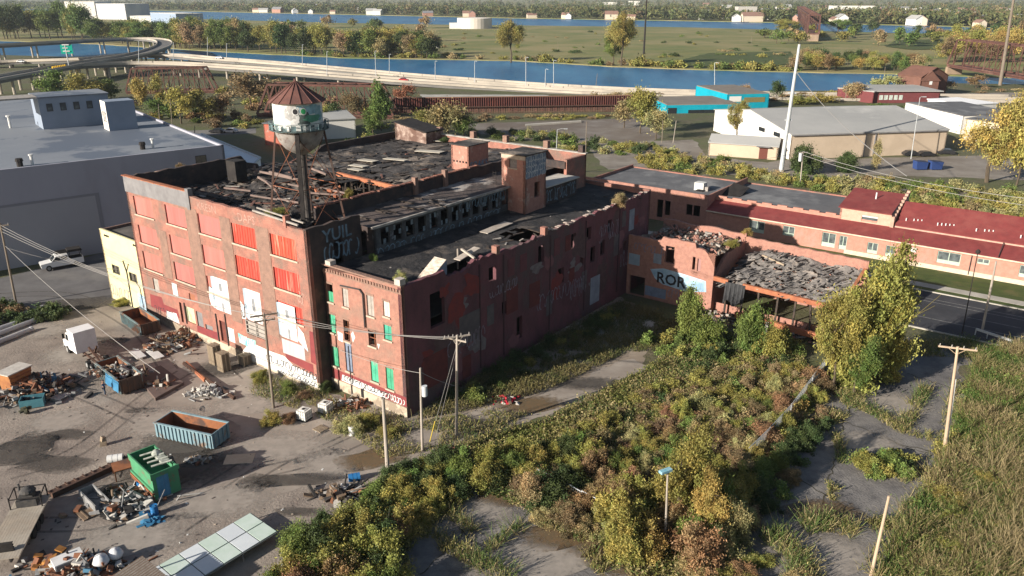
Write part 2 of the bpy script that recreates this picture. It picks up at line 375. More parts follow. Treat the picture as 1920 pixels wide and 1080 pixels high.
M_WATER = M('river_water', (.012, .085, .20), (.035, .15, .28), .035, rough=.34, spec=.22, bump=.7, bs=.3, stretch=(1, .35, 1))  # blue of the reflected sky mixed into the base colour
M_DIRT = M('dirt', (.26, .21, .165), (.19, .155, .12), .3, (.32, .27, .22), .1, .57, w3=.2)
M_PALE = M('pale_dust', (.33, .29, .25), (.24, .205, .175), .35, (.20, .17, .145), .12, .55, w3=.3)
M_DARKST = M('oil_stain', (.062, .054, .048), (.09, .08, .07), .9)
def soft_edge(m, sc=2.5, lo=.15, hi=.75):    # a stain that thins out towards its rim
    n, L = m.node_tree.nodes, m.node_tree.links; tc = n.new('ShaderNodeTexCoord'); mp = n.new('ShaderNodeMapping'); mp.inputs['Location'].default_value = (-1, -1, 0); mp.inputs['Scale'].default_value = (2, 2, 0); L.new(tc.outputs['Generated'], mp.inputs[0])
    le = n.new('ShaderNodeVectorMath'); le.operation = 'LENGTH'; L.new(mp.outputs[0], le.inputs[0]); nz = n.new('ShaderNodeTexNoise'); nz.inputs['Scale'].default_value = sc; nz.inputs['Detail'].default_value = 8; L.new(tc.outputs['Object'], nz.inputs['Vector'])
    a = n.new('ShaderNodeMath'); a.operation = 'MULTIPLY_ADD'; a.inputs[1].default_value = -1; L.new(le.outputs['Value'], a.inputs[0]); L.new(nz.outputs['Fac'], a.inputs[2]); r_ = n.new('ShaderNodeMapRange'); r_.inputs[1].default_value = -.55; r_.inputs[2].default_value = .05; r_.inputs[4].default_value = hi; L.new(a.outputs[0], r_.inputs[0]); L.new(r_.outputs[0], n['Principled BSDF'].inputs['Alpha'])
soft_edge(M_DARKST); M_PALEST = M('dust_stain', (.36, .32, .28), (.28, .25, .22), 1.2); soft_edge(M_PALEST, hi=.8); M_LEAFST = M('leaf_litter', (.16, .10, .05), (.12, .09, .05), 2.0); soft_edge(M_LEAFST, hi=.8)
# water lies low everywhere; the land stands on it
sheet('river_water', [(-9000, 60), (9000, 60), (9000, 9000), (-9000, 9000)], -.45, M_WATER)
near = [(-1500, -60), (1500, -60)] + [(1500, 330)] + [tuple(at(*q)[:2]) for q in ((2300, 156), (1920, 158), (1790, 156), (1640, 170), (1280, 170), (960, 158), (640, 134), (420, 118), (300, 111), (0, 103), (-400, 96))] + [(-1500, 620)]
sheet('ground', near, 0, M_EARTH, thick=4)
isl = [(-700, 78), (0, 76), (180, 82), (420, 97), (640, 108), (960, 113), (1150, 124), (1280, 129), (1500, 135), (1640, 137), (1750, 140), (1920, 146), (2300, 150)]
isf = [(2300, 74), (1920, 70), (1770, 64), (1500, 57), (1280, 51), (830, 46), (640, 43), (420, 37), (250, 32), (-200, 24), (-700, 20)]
sheet('island_ground', [at(*q) for q in isl + isf], 0, M_FIELD, j=3, step=12, thick=4)
far = [(-900, 4), (300, 20), (640, 27), (960, 34), (1280, 39), (1500, 43), (1770, 49), (1920, 54), (2400, 62)]
fp = [at(*q) for q in far]
sheet('far_shore_ground', fp + [Vector((9000, 700, 0)), Vector((9000, 9000, 0)), Vector((-9000, 9000, 0)), Vector((-9000, 2800, 0))], 0.3, M_FIELD, thick=4)
sheet('yard', [FU(*q) for q in ((-14, 1.2), (35, 1.2), (46, 1.2), (66.5, 10), (66.5, -60), (40, -75), (-20, -62), (-32, -32), (-24, -14))], .006, M_YARD, j=2, step=.8)
sheet('street', [FU(*q) for q in ((45, 1), (67, 30), (67, -40), (120, -40), (120, -22), (60, -16), (46, -6))], .012, M_STREET, j=.6)
sheet('loading_ground', [FU(*q) for q in ((-13, 1.1), (34, 1.1), (34, -2.5), (22, -4.5), (12, -11), (2, -9), (-5, -19), (-11, -20), (-16, -8))], .016, M_PALE, j=3.0, step=.6)
sheet('courtyard', PX((760, 805), (1010, 775), (1180, 690), (1290, 610), (1160, 560), (900, 640), (770, 760)), .010, M_DIRT, j=2.4, step=.6)
sheet('dirt_path', PX((640, 850), (790, 795), (1000, 745), (1180, 672), (1215, 690), (1010, 790), (860, 835), (720, 900)), .018, M_PALE, j=2.2, step=.6)
sheet('courtyard_slab', PX((1060, 615), (1200, 585), (1240, 600), (1150, 665), (1080, 650)), .022, M_CONC, j=1.8, step=.5)
sheet('parking_lot', PX((700, 1110), (790, 960), (870, 890), (1010, 940), (1300, 935), (1480, 800), (1590, 700), (1690, 630), (1830, 640), (1770, 850), (1620, 1140)), .014, M_LOT, j=2.0, step=.7)
sheet('road', [FU(*q) for q in ((140, 57.5), (140, 72.6), (-180, 72.6), (-180, 57.5))], .02, M_DARKROAD)
sheet('lawn', [FU(*q) for q in ((-6, 72.8), (-6, 83.9), (-160, 83.9), (-160, 72.8))], .024, M_LAWN)
for k, (v0, v1) in enumerate(((74.4, 76.3), (72.55, 72.8), (57.3, 57.55))):
    MB().bx(-160, 40, v0, v1, -.1, .14 if k else .05).build('sidewalk' if k == 0 else 'kerb', M_CONC, kind='structure')
m = MB()
for v, dash in ((69.6, 0), (68.4, 0), (65.2, 1), (61.8, 0)):
    x = -160
    while x < 40:
        if not dash or int(x / 6) % 2: m.face(FU(x, v, .026), FU(x + 6, v, .026), FU(x + 6, v + .13, .026), FU(x, v + .13, .026))
        x += 6
m.build('road_markings', M('lane_paint', (.30, .29, .27), (.12, .12, .12), 1.5), kind='structure')
sheet('rail_bed', PX((1010, 262), (1350, 312), (2100, 430), (2100, 392), (1330, 292), (1100, 262), (1000, 245)), .01, M_GRAVEL, j=1.5)
sheet('gravel_lot', PX((1090, 270), (1300, 262), (1345, 315), (1140, 318)), .014, M_GRAVEL, j=1.5)
sheet('empty_parking_lot', PX((880, 232), (1190, 222), (1240, 255), (1210, 275), (980, 262), (890, 250)), .012, M('old_lot', (.21, .19, .17), (.15, .125, .105), .12, (.13, .105, .085), .03, .5, w3=.2), j=1)
sheet('warehouse_drive', PX((1310, 330), (1470, 300), (1920, 290), (2000, 330), (1920, 338), (1500, 322)), .016, M_GRAVEL, j=1)
sheet('riverside_drive', PX((1080, 196), (1240, 186), (1560, 186), (1920, 184), (2100, 190), (2100, 172), (1600, 176), (1200, 180)), .008, M_GRAVEL, j=1)
sheet('street_behind_warehouse', PX((-100, 262), (300, 247), (480, 240), (480, 250), (300, 258), (-100, 285)), .012, M_STREET)
sheet('track_lawn', PX((1280, 112), (1330, 100), (1480, 97), (1500, 118), (1420, 128), (1290, 124)), .3, M_LAWN, j=2)
sheet('park_lawn', PX((1660, 88), (1680, 76), (1770, 74), (1790, 92), (1710, 94)), .3, M_LAWN, j=2)
for k, (px, py, a, b, sd) in enumerate(((120, 815, 4.5, 1.2, 3), (340, 835, 6.5, 3.5, 5), (480, 905, 2.2, 1.6, 8), (60, 830, 3.5, 2, 11), (265, 770, 2.5, .7, 14), (190, 640, 5, 1.5, 17), (420, 690, 5, 2.4, 23), (100, 870, 5, 1.6, 25), (560, 960, 3, .7, 31))):
    p = at(px, py); sheet('yard_stain', [(p.x + x * .9 + y * .3, p.y + y - x * .12) for x, y in splotch(a * 1.5, b * 1.8, sd, 30, .25)], .020 + .0015 * k, M_DARKST)

for k, (px, py, a, b, mt) in enumerate(((150, 660, 7, 5, M_PALEST), (300, 790, 6, 4, M_PALEST), (520, 840, 9, 4, M_PALEST), (110, 790, 6, 3, M_PALEST), (400, 940, 8, 3, M_PALEST), (250, 1010, 8, 3, M_PALEST), (620, 870, 5, 3, M_PALEST), (30, 850, 5, 3, M_DARKST), (330, 880, 9, 4, M_DARKST), (460, 760, 6, 3, M_PALEST), (560, 900, 6, 1.2, M_DARKST), (150, 570, 9, 3, M_DARKST), (60, 620, 8, 4, M_PALEST), (1680, 760, 6, 3, M_PALEST), (1620, 830, 5, 3, M_PALEST), (1540, 1040, 7, 3, M_PALEST), (880, 960, 6, 3, M_PALEST), (1010, 1050, 8, 3, M_PALEST), (1140, 1010, 6, 3, M_LEAFST), (1060, 1000, 6, 2, M_LEAFST), (960, 930, 5, 2, M_LEAFST), (1180, 1040, 5, 3, M_LEAFST), (1540, 960, 5, 2, M_LEAFST), (700, 860, 5, 2, M_LEAFST), (900, 800, 6, 2, M_DARKST), (1000, 760, 6, 2, M_LEAFST), (1100, 720, 6, 2, M_DARKST))):
    p = at(px, py); an = .35 if k % 2 else .1; sheet('ground_stain', [(p.x + x * math.cos(an) - y * math.sin(an), p.y + x * math.sin(an) + y * math.cos(an)) for x, y in splotch(a * 1.4, b * 1.6, 100 + k, 30, .2)], .034 + .0012 * k, mt)
m = MB()
def track(pts, off, w_, z):
    q = smooth_([at(x, y) for x, y in pts])
    for a, b in zip(q, q[1:]):
        d = (b - a).normalized(); s_ = Vector((-d.y, d.x, 0)); m.face(*[v + ZD * z for v in (a + s_ * off, b + s_ * off, b + s_ * (off + w_), a + s_ * (off + w_))])
def smooth_(P):
    out = []; P = [P[0]] + P + [P[-1]]
    for k in range(1, len(P) - 2):
        a, b, c, d = P[k - 1:k + 3]
        for j in range(10): t = j / 10; out.append(.5 * ((2 * b) + (c - a) * t + (2 * a - 5 * b + 4 * c - d) * t * t + (3 * b - a - 3 * c + d) * t ** 3))
    return out + [P[-1]]
M_TRACK = M('tyre_track', (.11, .097, .088), (.15, .13, .115), .8)
M_TRACK.node_tree.nodes['Principled BSDF'].inputs['Alpha'].default_value = .38
for k, pts in enumerate((((330, 1010), (420, 950), (520, 880), (640, 820)), ((60, 1000), (200, 990), (350, 930), (480, 850)), ((-20, 700), (120, 740), (260, 800), (420, 870)), ((-20, 560), (120, 560), (240, 620), (300, 700)), ((20, 900), (160, 850), (300, 740), (360, 700)), ((480, 900), (600, 870), (720, 820), (900, 780), (1080, 715)))):
    for o_ in (0, 1.8): track(pts, o_, .28, .0320 + .0003 * k)
m.build('tyre_tracks', M_TRACK, kind='structure')
m = MB(); r = random.Random(8)
for k in range(520):
    px, py = r.uniform(0, 760), r.uniform(560, 1070); p = at(px, py); q = p - A0
    if q.dot(VD) > -1.0: continue
    m.mi = r.choices((0, 1, 2), (5, 3, 1))[0]; s_ = r.uniform(.03, .15); m.box(p, (s_ * r.uniform(1, 3), s_, s_ * .4), r.uniform(0, 3), r.gauss(0, .2))
tag(m.build('litter', [M('litter_dark', (.07, .06, .055)), M('litter_tan', (.30, .25, .2)), M('litter_white', (.6, .6, .58))]), 'small scraps strewn over the yard', 'litter', kind='stuff')
# ---------------------------------------------------------------- the burnt-out factory
BR1, BR2 = (.36, .162, .122), (.25, .115, .09)
M_BRICK = M('brick', BR1, BR2, 1.1, (.20, .13, .105), .38, .54, bump=.5, bs=7, w3=.16, det=12)
M_BRICKW = M('wing_brick', (.33, .165, .125), (.25, .125, .097), 1.8, (.215, .145, .115), .35, .56, bump=.25, bs=6, w3=.2)
M_BRICKD = M('brown_brick', (.255, .155, .12), (.19, .12, .095), 1.2, bump=.4, bs=6)
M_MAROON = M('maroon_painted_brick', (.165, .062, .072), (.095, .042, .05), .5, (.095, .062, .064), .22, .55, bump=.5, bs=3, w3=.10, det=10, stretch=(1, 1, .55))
M_SHADESOOT = M('sooty_shaded_brick', (.072, .050, .044), (.036, .03, .03), .8, (.12, .068, .055), .25, .62)  # sooty brick, darkened further so its colour carries the walls' shade
M_TAR = M('burnt_tar', (.075, .066, .062), (.022, .021, .021), .55, (.20, .165, .135), .17, .565, bump=.6, bs=1.8, w3=.1)
M_TAR2 = M('strip_roofing', (.13, .10, .088), (.045, .04, .04), .35, (.33, .30, .275), .13, .57, bump=.25, bs=2, w3=.06)
M_BLACK = M('char', (.016, .014, .014), (.03, .026, .024), 1.0)
M_WOODP = M('pale_wood', (.36, .29, .21), (.25, .20, .15), 2)
M_WOODB = M('burnt_wood', (.075, .055, .042), (.035, .03, .028), 1.5)
M_RUSTY = M('rusty_steel', (.24, .085, .04), (.13, .055, .035), 1.2, (.09, .05, .04), .5, .55)
M_ORANGE = M('orange_beam', (.38, .15, .075), (.26, .09, .05), 1)
M_SHUT = M('red_shutter', (.47, .15, .13), (.40, .115, .095), .5, (.33, .15, .125), .9, .58, stretch=(2, 2, .18), rand=.05, w3=.2)
M_SHUT2 = M('scratched_red_shutter', (.50, .062, .042), (.40, .05, .04), 1.5, (.54, .20, .15), 1.4, .58, stretch=(1.6, 1.6, .10), rand=.05)
M_SILL = M('stone_sill', (.47, .38, .30), (.36, .29, .23), 2)
M_GREYP = M('grey_paint', (.20, .195, .20), (.15, .145, .15), .9)
M_WHITE = M('white_paint', (.60, .60, .59), (.50, .50, .49), 1.2)
M_BLUEW = M('bluish_paint', (.30, .37, .44), (.24, .31, .37), 1)
M_TEAL = M('teal_paint', (.10, .42, .38), (.35, .60, .55), 1.3)
M_GREENB = M('green_board', (.07, .36, .23), (.05, .27, .175), 1.5, (.16, .30, .22), 1.2, .6, rand=.15)
M_GREYB = M('weathered_board', (.34, .31, .28), (.24, .22, .20), 1.4)
M_BLUEB = M('faded_blue_door', (.18, .22, .30), (.13, .16, .22), 1.2)
M_DARKIN = M('dark_interior', (.012, .012, .014))
M_FOUND = M('stone_footing', (.48, .41, .31), (.36, .30, .23), 1, (.25, .2, .15), .5)
M_FLASH = M('roof_flashing', (.42, .39, .35), (.22, .2, .18), 1.0)
M_LBLUE = M('light_blue_spray', (.19, .28, .35), (.08, .12, .155), 1.8)
M_INK = M('black_spray', (.03, .03, .035))
nF = -VD; nR = -UD                                  # outward from the facade; outward from the courtyard side
fac = thing('factory', FU(17, 0, 0), 'four-storey brick factory with red shuttered windows and a burnt, fallen-in roof', 'factory')
W = 34.6
holes = []; cols_u = [31.0, 23.9, 17.1, 10.7, 3.95]
for k, cu in enumerate(cols_u):
    for zt in (16.7, 13.0, 9.55):
        if zt < 10 and k == 3: continue
        holes.append((cu - 2.12, cu + 2.12, zt - 2.3, zt if zt > 10 or k < 2 else 9.2))
grd = [(16.5, 17.8, 1.2, 3.9), (15.0, 16.3, 1.6, 3.4), (23.0, 25.1, 1.9, 4.0), (21.3, 22.6, 1.9, 3.9), (8.7, 12.4, 3.6, 5.4), (25.7, 26.2, 1.5, 4.2), (19.4, 20.9, 1.0, 2.6), (30.4, 31.7, 4.3, 6.2), (22.3, 23.6, 5.1, 6.0), (19.6, 20.9, 5.0, 5.9)]
def topF(x): return (18.9 if x > 20.4 else 18.45) + .06 * math.sin(x * 2.3) - (.5 if x < 3.5 else 0)
b = MB().wall(FU(0, 0, 0), UD, W, 0, topF, nF, .4, holes + grd, nx=24); b.build('front_wall', M_BRICK, fac)
# piers of browner brick between the bays
b = MB()
for u0, u1 in ((19.3, 21.7), (12.95, 14.85), (6.2, 8.4), (26.15, 28.7)):
    b.bx(u0, u1, -.035, .0, 4.6, 17.1) if u0 != 26.15 else b.bx(u0 + .5, u1 - .5, -.03, 0, 7, 13.2)
b.build('wall_pier', M_BRICKD, fac)
b = MB()
for k, (x0, x1, z0, z1) in enumerate(holes):
    s = MB().bx(x0, x1, .16, .22, z0, z1)
    for j in range(9 if k >= 9 else 0): s.bx(x0 + (x1 - x0) * (j + .2) / 9, x0 + (x1 - x0) * (j + .55) / 9, .125, .16, z0 + .02, z1 - .02)
    s.build('window_shutter', M_SHUT2 if k >= 9 else M_SHUT, fac, label='bright red shutter with pale scratches' if k >= 9 else None)
    MB().bx(x0 - .12, x1 + .12, -.10, .12, z0 - .17, z0 + .0).build('window_sill', M_SILL, fac)
MB().bx(20.5, W + .03, -.07, -.003, 17.05, 19.0).build('parapet_band', M_GREYP, fac)
MB().bx(20.3, 20.9, -.13, .45, 16.9, 19.35).build('parapet_post', M_GREYP, fac)
b = MB(); x = 20.9
while x < W: b.bx(x, x + .42, -.12, .5, 18.96 + rnd.uniform(0, .05), 19.08); x += .47
b.build('coping_tiles', M_ORANGE, fac)
MB().bx(3.0, 3.4, -.1, .5, 17.8, 19.0).build('parapet_post', M_BRICK, fac)
b = MB().bar(FU(8.6, .1, 18.7), FU(1.2, .05, 18.35), .18); b.bar(FU(8.4, .5, 18.95), FU(1.0, .6, 18.5), .14); b.build('loose_rail', M_GREYB, fac)
MB().bx(-.06, W, -.07, -.004, -.2, 1.0).build('footing', M_FOUND, fac)
MB().bx(23.05, 25.05, .2, .25, 1.9, 4.0).build('door', M('poster_board', (.50, .46, .36), (.42, .46, .30), 1.2, (.35, .45, .18), .8, .6), fac, label='pale board with a green stain in a doorway')
MB().bx(16.55, 17.75, .22, .28, 1.2, 3.9).build('door', M('red_brown_door', (.16, .05, .035), (.10, .035, .03), 1), fac, label='dark red door')
MB().bx(15.0, 16.3, .05, .1, 1.6, 3.4).build('door', M_WHITE, fac, label='white board door')
MB().bx(21.3, 22.6, .12, .18, 1.9, 3.9).build('door', M_GREYP, fac, label='grey door')
s = MB().bx(8.7, 12.4, .2, .25, 3.6, 5.4)
for j in range(4): s.bx(8.7, 12.4, .02, .1, 3.7 + j * .5, 3.78 + j * .5)
for j in range(3): s.bx(8.7 + j * 1.8, 8.82 + j * 1.8, .0, .08, 3.6, 5.4)
s.build('loading_louvre', M_GREYB, fac)
for (x0, x1, z0, z1, mm, nm) in ((30.4, 31.7, 4.3, 6.2, M_GREYB, 'boarded_window'), (22.3, 23.6, 5.1, 6.0, M('rust_board', (.30, .12, .07), (.24, .1, .06), 2), 'boarded_window'), (19.6, 20.9, 5.0, 5.9, M('rust_board', BR1), 'boarded_window'), (19.4, 20.9, 1.0, 2.6, M_GREYP, 'boarded_window')):
    MB().bx(x0, x1, .12, .17, z0, z1).build(nm, mm, fac)
MB().bx(26.0, 27.1, -.05, -.004, 5.0, 6.6).build('painted_patch', M_WHITE, fac)
def FP(mb, pts, off=.01, base=nF, o=None): return blob(mb, o or FU(0, 0, 0), UD, ZD, base, pts, off)
b = MB(); FP(b, [(26.6, 1.9), (33.2, 1.9), (33.0, 3.7), (30.2, 3.9), (29.9, 3.0), (26.8, 3.0)], .008); FP(b, [(18.6, 1.05), (22.9, 1.05), (22.8, 1.9), (18.5, 2.1)], .008); FP(b, [(.9, 1.9), (5.4, 2.3), (5.6, 3.0), (.9, 3.0)], .008); FP(b, [(.3, 3.1), (1.2, 3.2), (1.0, 6.9), (.4, 6.9)], .006)
b.build('painted_patch', M('dark_red_paint', (.21, .045, .045), (.16, .035, .04), .8), fac)
# white block letters three high windows wide
def letter(u0, u1, z0, z1, hol, slit):
    m = MB(); w_ = u1 - u0
    FP(m, [(u0, z0), (u1, z0), (u1, z1), (u0, z1)], .014); m.build('painted_letter', M_WHITE, fac)
    s = MB(); FP(s, [(u1, z0), (u1 + .42, z0 + .18), (u1 + .42, z1 - .12), (u1, z1)], .014); s.build('letter_shadow', M_BLUEW, fac)
    h = MB(); hz = z0 + (z1 - z0) * hol[0]; FP(h, [(u0 + w_ * .42, hz), (u0 + w_ * .62, hz), (u0 + w_ * .62, hz + hol[1]), (u0 + w_ * .42, hz + hol[1])], .02)
    if slit: FP(h, [(u0 + w_ * .44, z0 + .02), (u0 + w_ * .58, z0 + .02), (u0 + w_ * .58, z0 + slit), (u0 + w_ * .44, z0 + slit)], .02); FP(h, [(u0, z0 + (z1 - z0) * .40), (u1 + .3, z0 + (z1 - z0) * .42), (u1 + .3, z0 + (z1 - z0) * .44), (u0, z0 + (z1 - z0) * .42)], .022)
    h.build('letter_counter', M('grey_spray', (.24, .25, .27), (.18, .19, .2), 2), fac)
letter(15.0, 17.9, 5.25, 9.4, (.62, .95), 1.1)
letter(9.0, 11.7, 5.5, 9.3, (.33, 1.6), 0)
letter(3.1, 5.75, 5.0, 9.05, (.62, .9), 1.2)
b = MB(); FP(b, [(18.2, 5.3), (18.9, 5.5), (19.2, 6.6), (18.9, 7.9), (18.2, 7.7)], .007); FP(b, [(12.2, 5.4), (14.5, 5.1), (14.9, 7.4), (13.5, 7.9), (12.2, 7.0)], .007); FP(b, [(6.4, 5.2), (8.2, 5.0), (8.9, 6.6), (7.5, 7.2), (6.4, 6.7)], .007); FP(b, [(1.5, 4.3), (3.0, 5.2), (2.9, 7.0), (2.0, 6.3)], .007)
FP(b, [(13.6, 1.1), (12.0, 2.6), (8.0, 2.5), (5.8, 2.6), (4.4, 1.9), (.6, 1.6), (.5, 1.03), (13.4, 1.03)], .011); FP(b, [(13.4, .25), (13.6, 1.0), (.4, 1.0), (.4, .35)], .075); FP(b, [(26.8, 1.1), (29.8, 1.1), (29.6, 2.2), (27.2, 2.4)], .011)
b.build('white_graffiti', M_WHITE, fac)
b = MB(); scribble(b, FU(13.2, 0, 5.3), -UD, ZD, nF, 2.2, 2.0, 3, 5, .07, .012); scribble(b, FU(8.8, 0, 5.3), -UD, ZD, nF, 2.0, 1.6, 5, 5, .07, .014); scribble(b, FU(9.2, 0, 1.05), -UD, ZD, nF, 8.6, 1.0, 7, 17, .05, .016); scribble(b, FU(6.5, 0, .35), -UD, ZD, nF, 6, .6, 9, 13, .05, .08)
scribble(b, FU(32.5, 0, 1.1), -UD, ZD, nF, 4.5, 1.4, 19, 9, .04, .012); b.build('graffiti_lettering', M_INK, fac)
b = MB(); FP(b, [(14.1, 2.0), (14.2, 3.2), (12.4, 3.0), (10.9, 3.1), (11.0, 2.1), (12.6, 1.9)], .013); b.build('teal_graffiti', M_TEAL, fac)
b = MB(); scribble(b, FU(14.0, 0, 1.95), -UD, ZD, nF, 3, 1.2, 12, 8, .05, .018); b.build('graffiti_lettering', M_WHITE, fac)
b = MB(); FP(b, [(2.1, 3.1), (5.9, 3.0), (5.9, 4.75), (2.1, 4.8)], .02); b.build('metal_sheet', M('galvanised', (.40, .40, .41), (.33, .33, .34), .9, stretch=(2, 2, .3)), fac)
b = MB(); text(b, 'KRESN', FU(19.0, 0, 17.25), -UD, ZD, 1.25, nF, .012); text(b, 'DAPS', FU(11.4, 0, 17.15), -UD, ZD, 1.3, nF, .012); scribble(b, FU(2.3, 0, 9.5), -UD, ZD, nF, 1.0, 1.8, 44, 3, .05); b.build('graffiti_lettering', M('faded_white', (.37, .24, .20), (.30, .17, .14), 2), fac)
b = MB(); b.bx(16.3, 16.42, -.12, -.02, .9, 5.0); b.bx(18.2, 18.34, -.12, -.02, 1.0, 4.6); b.bx(24.9, 25.02, -.12, -.02, 1.6, 4.4); b.build('drainpipe', M('dark_iron', (.045, .04, .04)), fac)
# other walls
b = MB().wall(FU(0, 0, 0), VD, 7.2, 0, lambda x: 18.1 - .1 * math.sin(x * 3), -UD, .4, [(3.4, 4.6, 13.4, 16.4)], nx=6); b.build('side_wall', M_SHADESOOT, fac)
b = MB(); text(b, 'YUIL', FU(0, 2.0, 16.2), VD, ZD, 1.9, nR, .012, 0, .03); scribble(b, FU(0, 2.0, 13.9), VD, ZD, nR, 4.6, 2.2, 4, 7, .09); b.build('graffiti_lettering', M_LBLUE, fac)
def topL(x): return 18.9 - .3 * noise.noise(Vector((x * .8, 0, 0))) if x < 17 else (18.0 - .25 * (x - 17) if x < 20 else (15.8 + .9 * noise.noise(Vector((x * .5, 3, 0))) if x < 28 else min(18.4, 16.2 + (x - 28) * .7)))
b = MB().wall(FU(W, 0, 0), VD, 50, 0, topL, UD, .45, [(5 + 7 * k, 7.2 + 7 * k, z, z + 2) for k in range(2) for z in (6, 10)], nx=60); b.build('end_wall', M_SHADESOOT, fac)
b = MB().wall(FU(-1.6, 50, 0), UD, W + 1.6, 0, 18.3, VD, .45, nx=10); b.build('back_wall', M_BRICK, fac)
b = MB().wall(FU(-1.6, 44.8, 0), VD, 5.2, 0, 18.2, -UD, .45); b.build('end_wall', M_BRICK, fac)
b = MB().bx(-1.8, W + .2, 49.45, 50.1, 18.3, 18.45); b.build('wall_coping', M_FLASH, fac)
for u in (26.8, 19.6, 13.0, 5.3, -.9): MB().bx(u - .4, u + .4, 49.4, 50.15, 18.45, 19.5).build('parapet_post', M_BRICKD if u != -.9 else M_SHADESOOT, fac)
MB().wall(FU(5.0, 5.4, 0), VD, 44, 12.6, lambda x: 18.3 + .08 * math.sin(x * 1.7), -UD, .45, nx=30).build('fire_wall', M_SHADESOOT, fac)
b = MB(); x = 5.5
while x < 33:
    if rnd.random() < .85: b.bx(4.95, 5.5, x, x + .4, 18.38, 18.52 + rnd.uniform(0, .05))
    x += .47
b.build('coping_tiles', M('fire_wall_tile', (.25, .11, .075), (.12, .06, .05), 1), fac)
for v in (20.5, 26.0): MB().bx(4.55, 5.15, v, v + .55, 16.8, 19.1).build('wall_pier', M_BRICKD, fac)
# roof deck, sagging and burnt through
holep = [uvz(*q, 17.4) for q in ((588, 318), (642, 327), (744, 352), (672, 378), (628, 374), (596, 350))]
holeq = [uvz(*q, 17.4) for q in ((640, 372), (664, 384), (600, 408), (585, 398))]
def deckz(u, v):
    d = .25 * noise.noise(Vector((u * .22, v * .22, 1))) + .12 * noise.noise(Vector((u * .9, v * .9, 4)))
    burnt = max(0, 1 - v / 26)
    return 17.35 + d * (1 + 3.0 * burnt) - .9 * burnt - (.5 if u > 25 and v < 17 else 0)
b = MB(); n_u, n_v = 58, 98
for i in range(n_u):
    for j in range(n_v):
        u0, u1 = 5.2 + (W - 5.6) * i / n_u, 5.2 + (W - 5.6) * (i + 1) / n_u; v0, v1 = .4 + 49.2 * j / n_v, .4 + 49.2 * (j + 1) / n_v; q = ((u0 + u1) / 2, (v0 + v1) / 2)
        hn = noise.noise(Vector((q[0] * .5, q[1] * .5, 8)))
        if inside((q[0] + hn, q[1] + hn), holep) or inside(q, holeq) or (v0 < 26 and hn > .42): continue
        if 19 < v0 < 28.5 and u0 > W - 4 - 2.5 * hn: continue
        b.face(*[FU(x, y, deckz(x, y)) for x, y in ((u0, v0), (u1, v0), (u1, v1), (u0, v1))])
b.build('roof', M_TAR, fac)
b = MB()
for i in range(9):
    for j in range(20): b.face(*[FU(x, y, 14.0 + 1.3 * noise.noise(Vector((x * .4, y * .4, 2)))) for x, y in ((.3 + 3.8 * i, .4 + 2.4 * j), (4.1 + 3.8 * i, .4 + 2.4 * j), (4.1 + 3.8 * i, 2.8 + 2.4 * j), (.3 + 3.8 * i, 2.8 + 2.4 * j))])
b.build('upper_floor', M_BLACK, fac)
dm = MB(); r = random.Random(5)
for k in range(760):
    u, v = r.uniform(5.6, W - .8), min(49, max(.6, r.expovariate(1 / 15))); l = r.uniform(.4, 2.3) * (1.3 if v < 26 else .75); a = r.gauss(0, .5) + (0 if r.random() < .5 else 1.57)
    inh_ = inside((u, v), holep); z = (deckz(u, v) + .03) if not inh_ else r.uniform(14.5, 16.8)
    dm.mi = r.choices((0, 1, 2, 3), (7, 4, .5, .9))[0]; ti = r.gauss(0, .09) if not inh_ else r.gauss(0, .5)
    v = max(v, .7 + l / 2 * abs(math.sin(a))); dm.box(FU(u, v, z), (l, r.uniform(.10, .4), r.uniform(.05, .14)), AG + a, ti)
for k in range(160):
    u, v = r.uniform(5.6, W - .8), r.uniform(.6, 48); dm.mi = r.choices((0, 1, 4), (4, 3, 2))[0]
    v = max(v, 1.9); dm.box(FU(u, v, deckz(u, v) + .02), (r.uniform(.5, 2.6), r.uniform(.4, 1.6), .06), AG + r.choice((0, 1.57)) + r.gauss(0, .2), r.gauss(0, .05))
dm.build('roof_debris', [M_BLACK, M_WOODB, M_GREYB, M('char_brick', (.2, .09, .065), (.1, .055, .045), 2), M('torn_felt', (.075, .072, .075), (.045, .043, .043), 1)], fac, kind='stuff')
pl = MB()
for q, l, w_, a in (((690, 301), 3.2, 1.3, 0), ((742, 299), 4.0, 1.1, .1), ((672, 311), 3.0, 1.2, 0), ((668, 318), 2.6, 1.1, -.1), ((806, 284), 4.6, 1.6, .15), ((820, 264), 3.0, 1.0, 0)):
    pl.box(at(*q, 17.6), (l, w_, .07), AG + a, .03)
pl.build('fallen_board', M('cream_board', (.46, .42, .35), (.34, .31, .26), 1), fac)
bm_ = MB(); p, q = at(632, 326, 17.3), at(746, 353, 17.3); bm_.bar(p, q, .45, .55); bm_.build('roof_beam', M_ORANGE, fac)
bm_ = MB()
for (a, c, z0, z1) in (((470, 318), (560, 337), 17.7, 17.4), ((484, 332), (520, 352), 17.5, 17.3), ((585, 316), (612, 327), 17.8, 17.5), ((505, 322), (548, 333), 17.9, 17.6), ((480, 328), (477, 311), 17.0, 18.3), ((478, 328), (490, 313), 17.2, 18.0)):
    bm_.bar(at(*a, z0), at(*c, z1), .22, .26)
for (a, c) in (((498, 340), (520, 360)), ((540, 345), (575, 352)), ((560, 360), (640, 366)), ((520, 372), (560, 380)), ((470, 366), (520, 374)), ((420, 352), (470, 358)), ((600, 352), (648, 362))): bm_.bar(at(*a, 17.5), at(*c, 17.3), .16, .2)
bm_.build('bent_beam', M('pink_grey_timber', (.22, .155, .135), (.15, .115, .10), 1), fac)
bm_ = MB()
for k in range(8): p = at(648 + 11 * k, 334 + 2.6 * k, 17.2); bm_.bar(p - ZD * 3.2, p, .2)
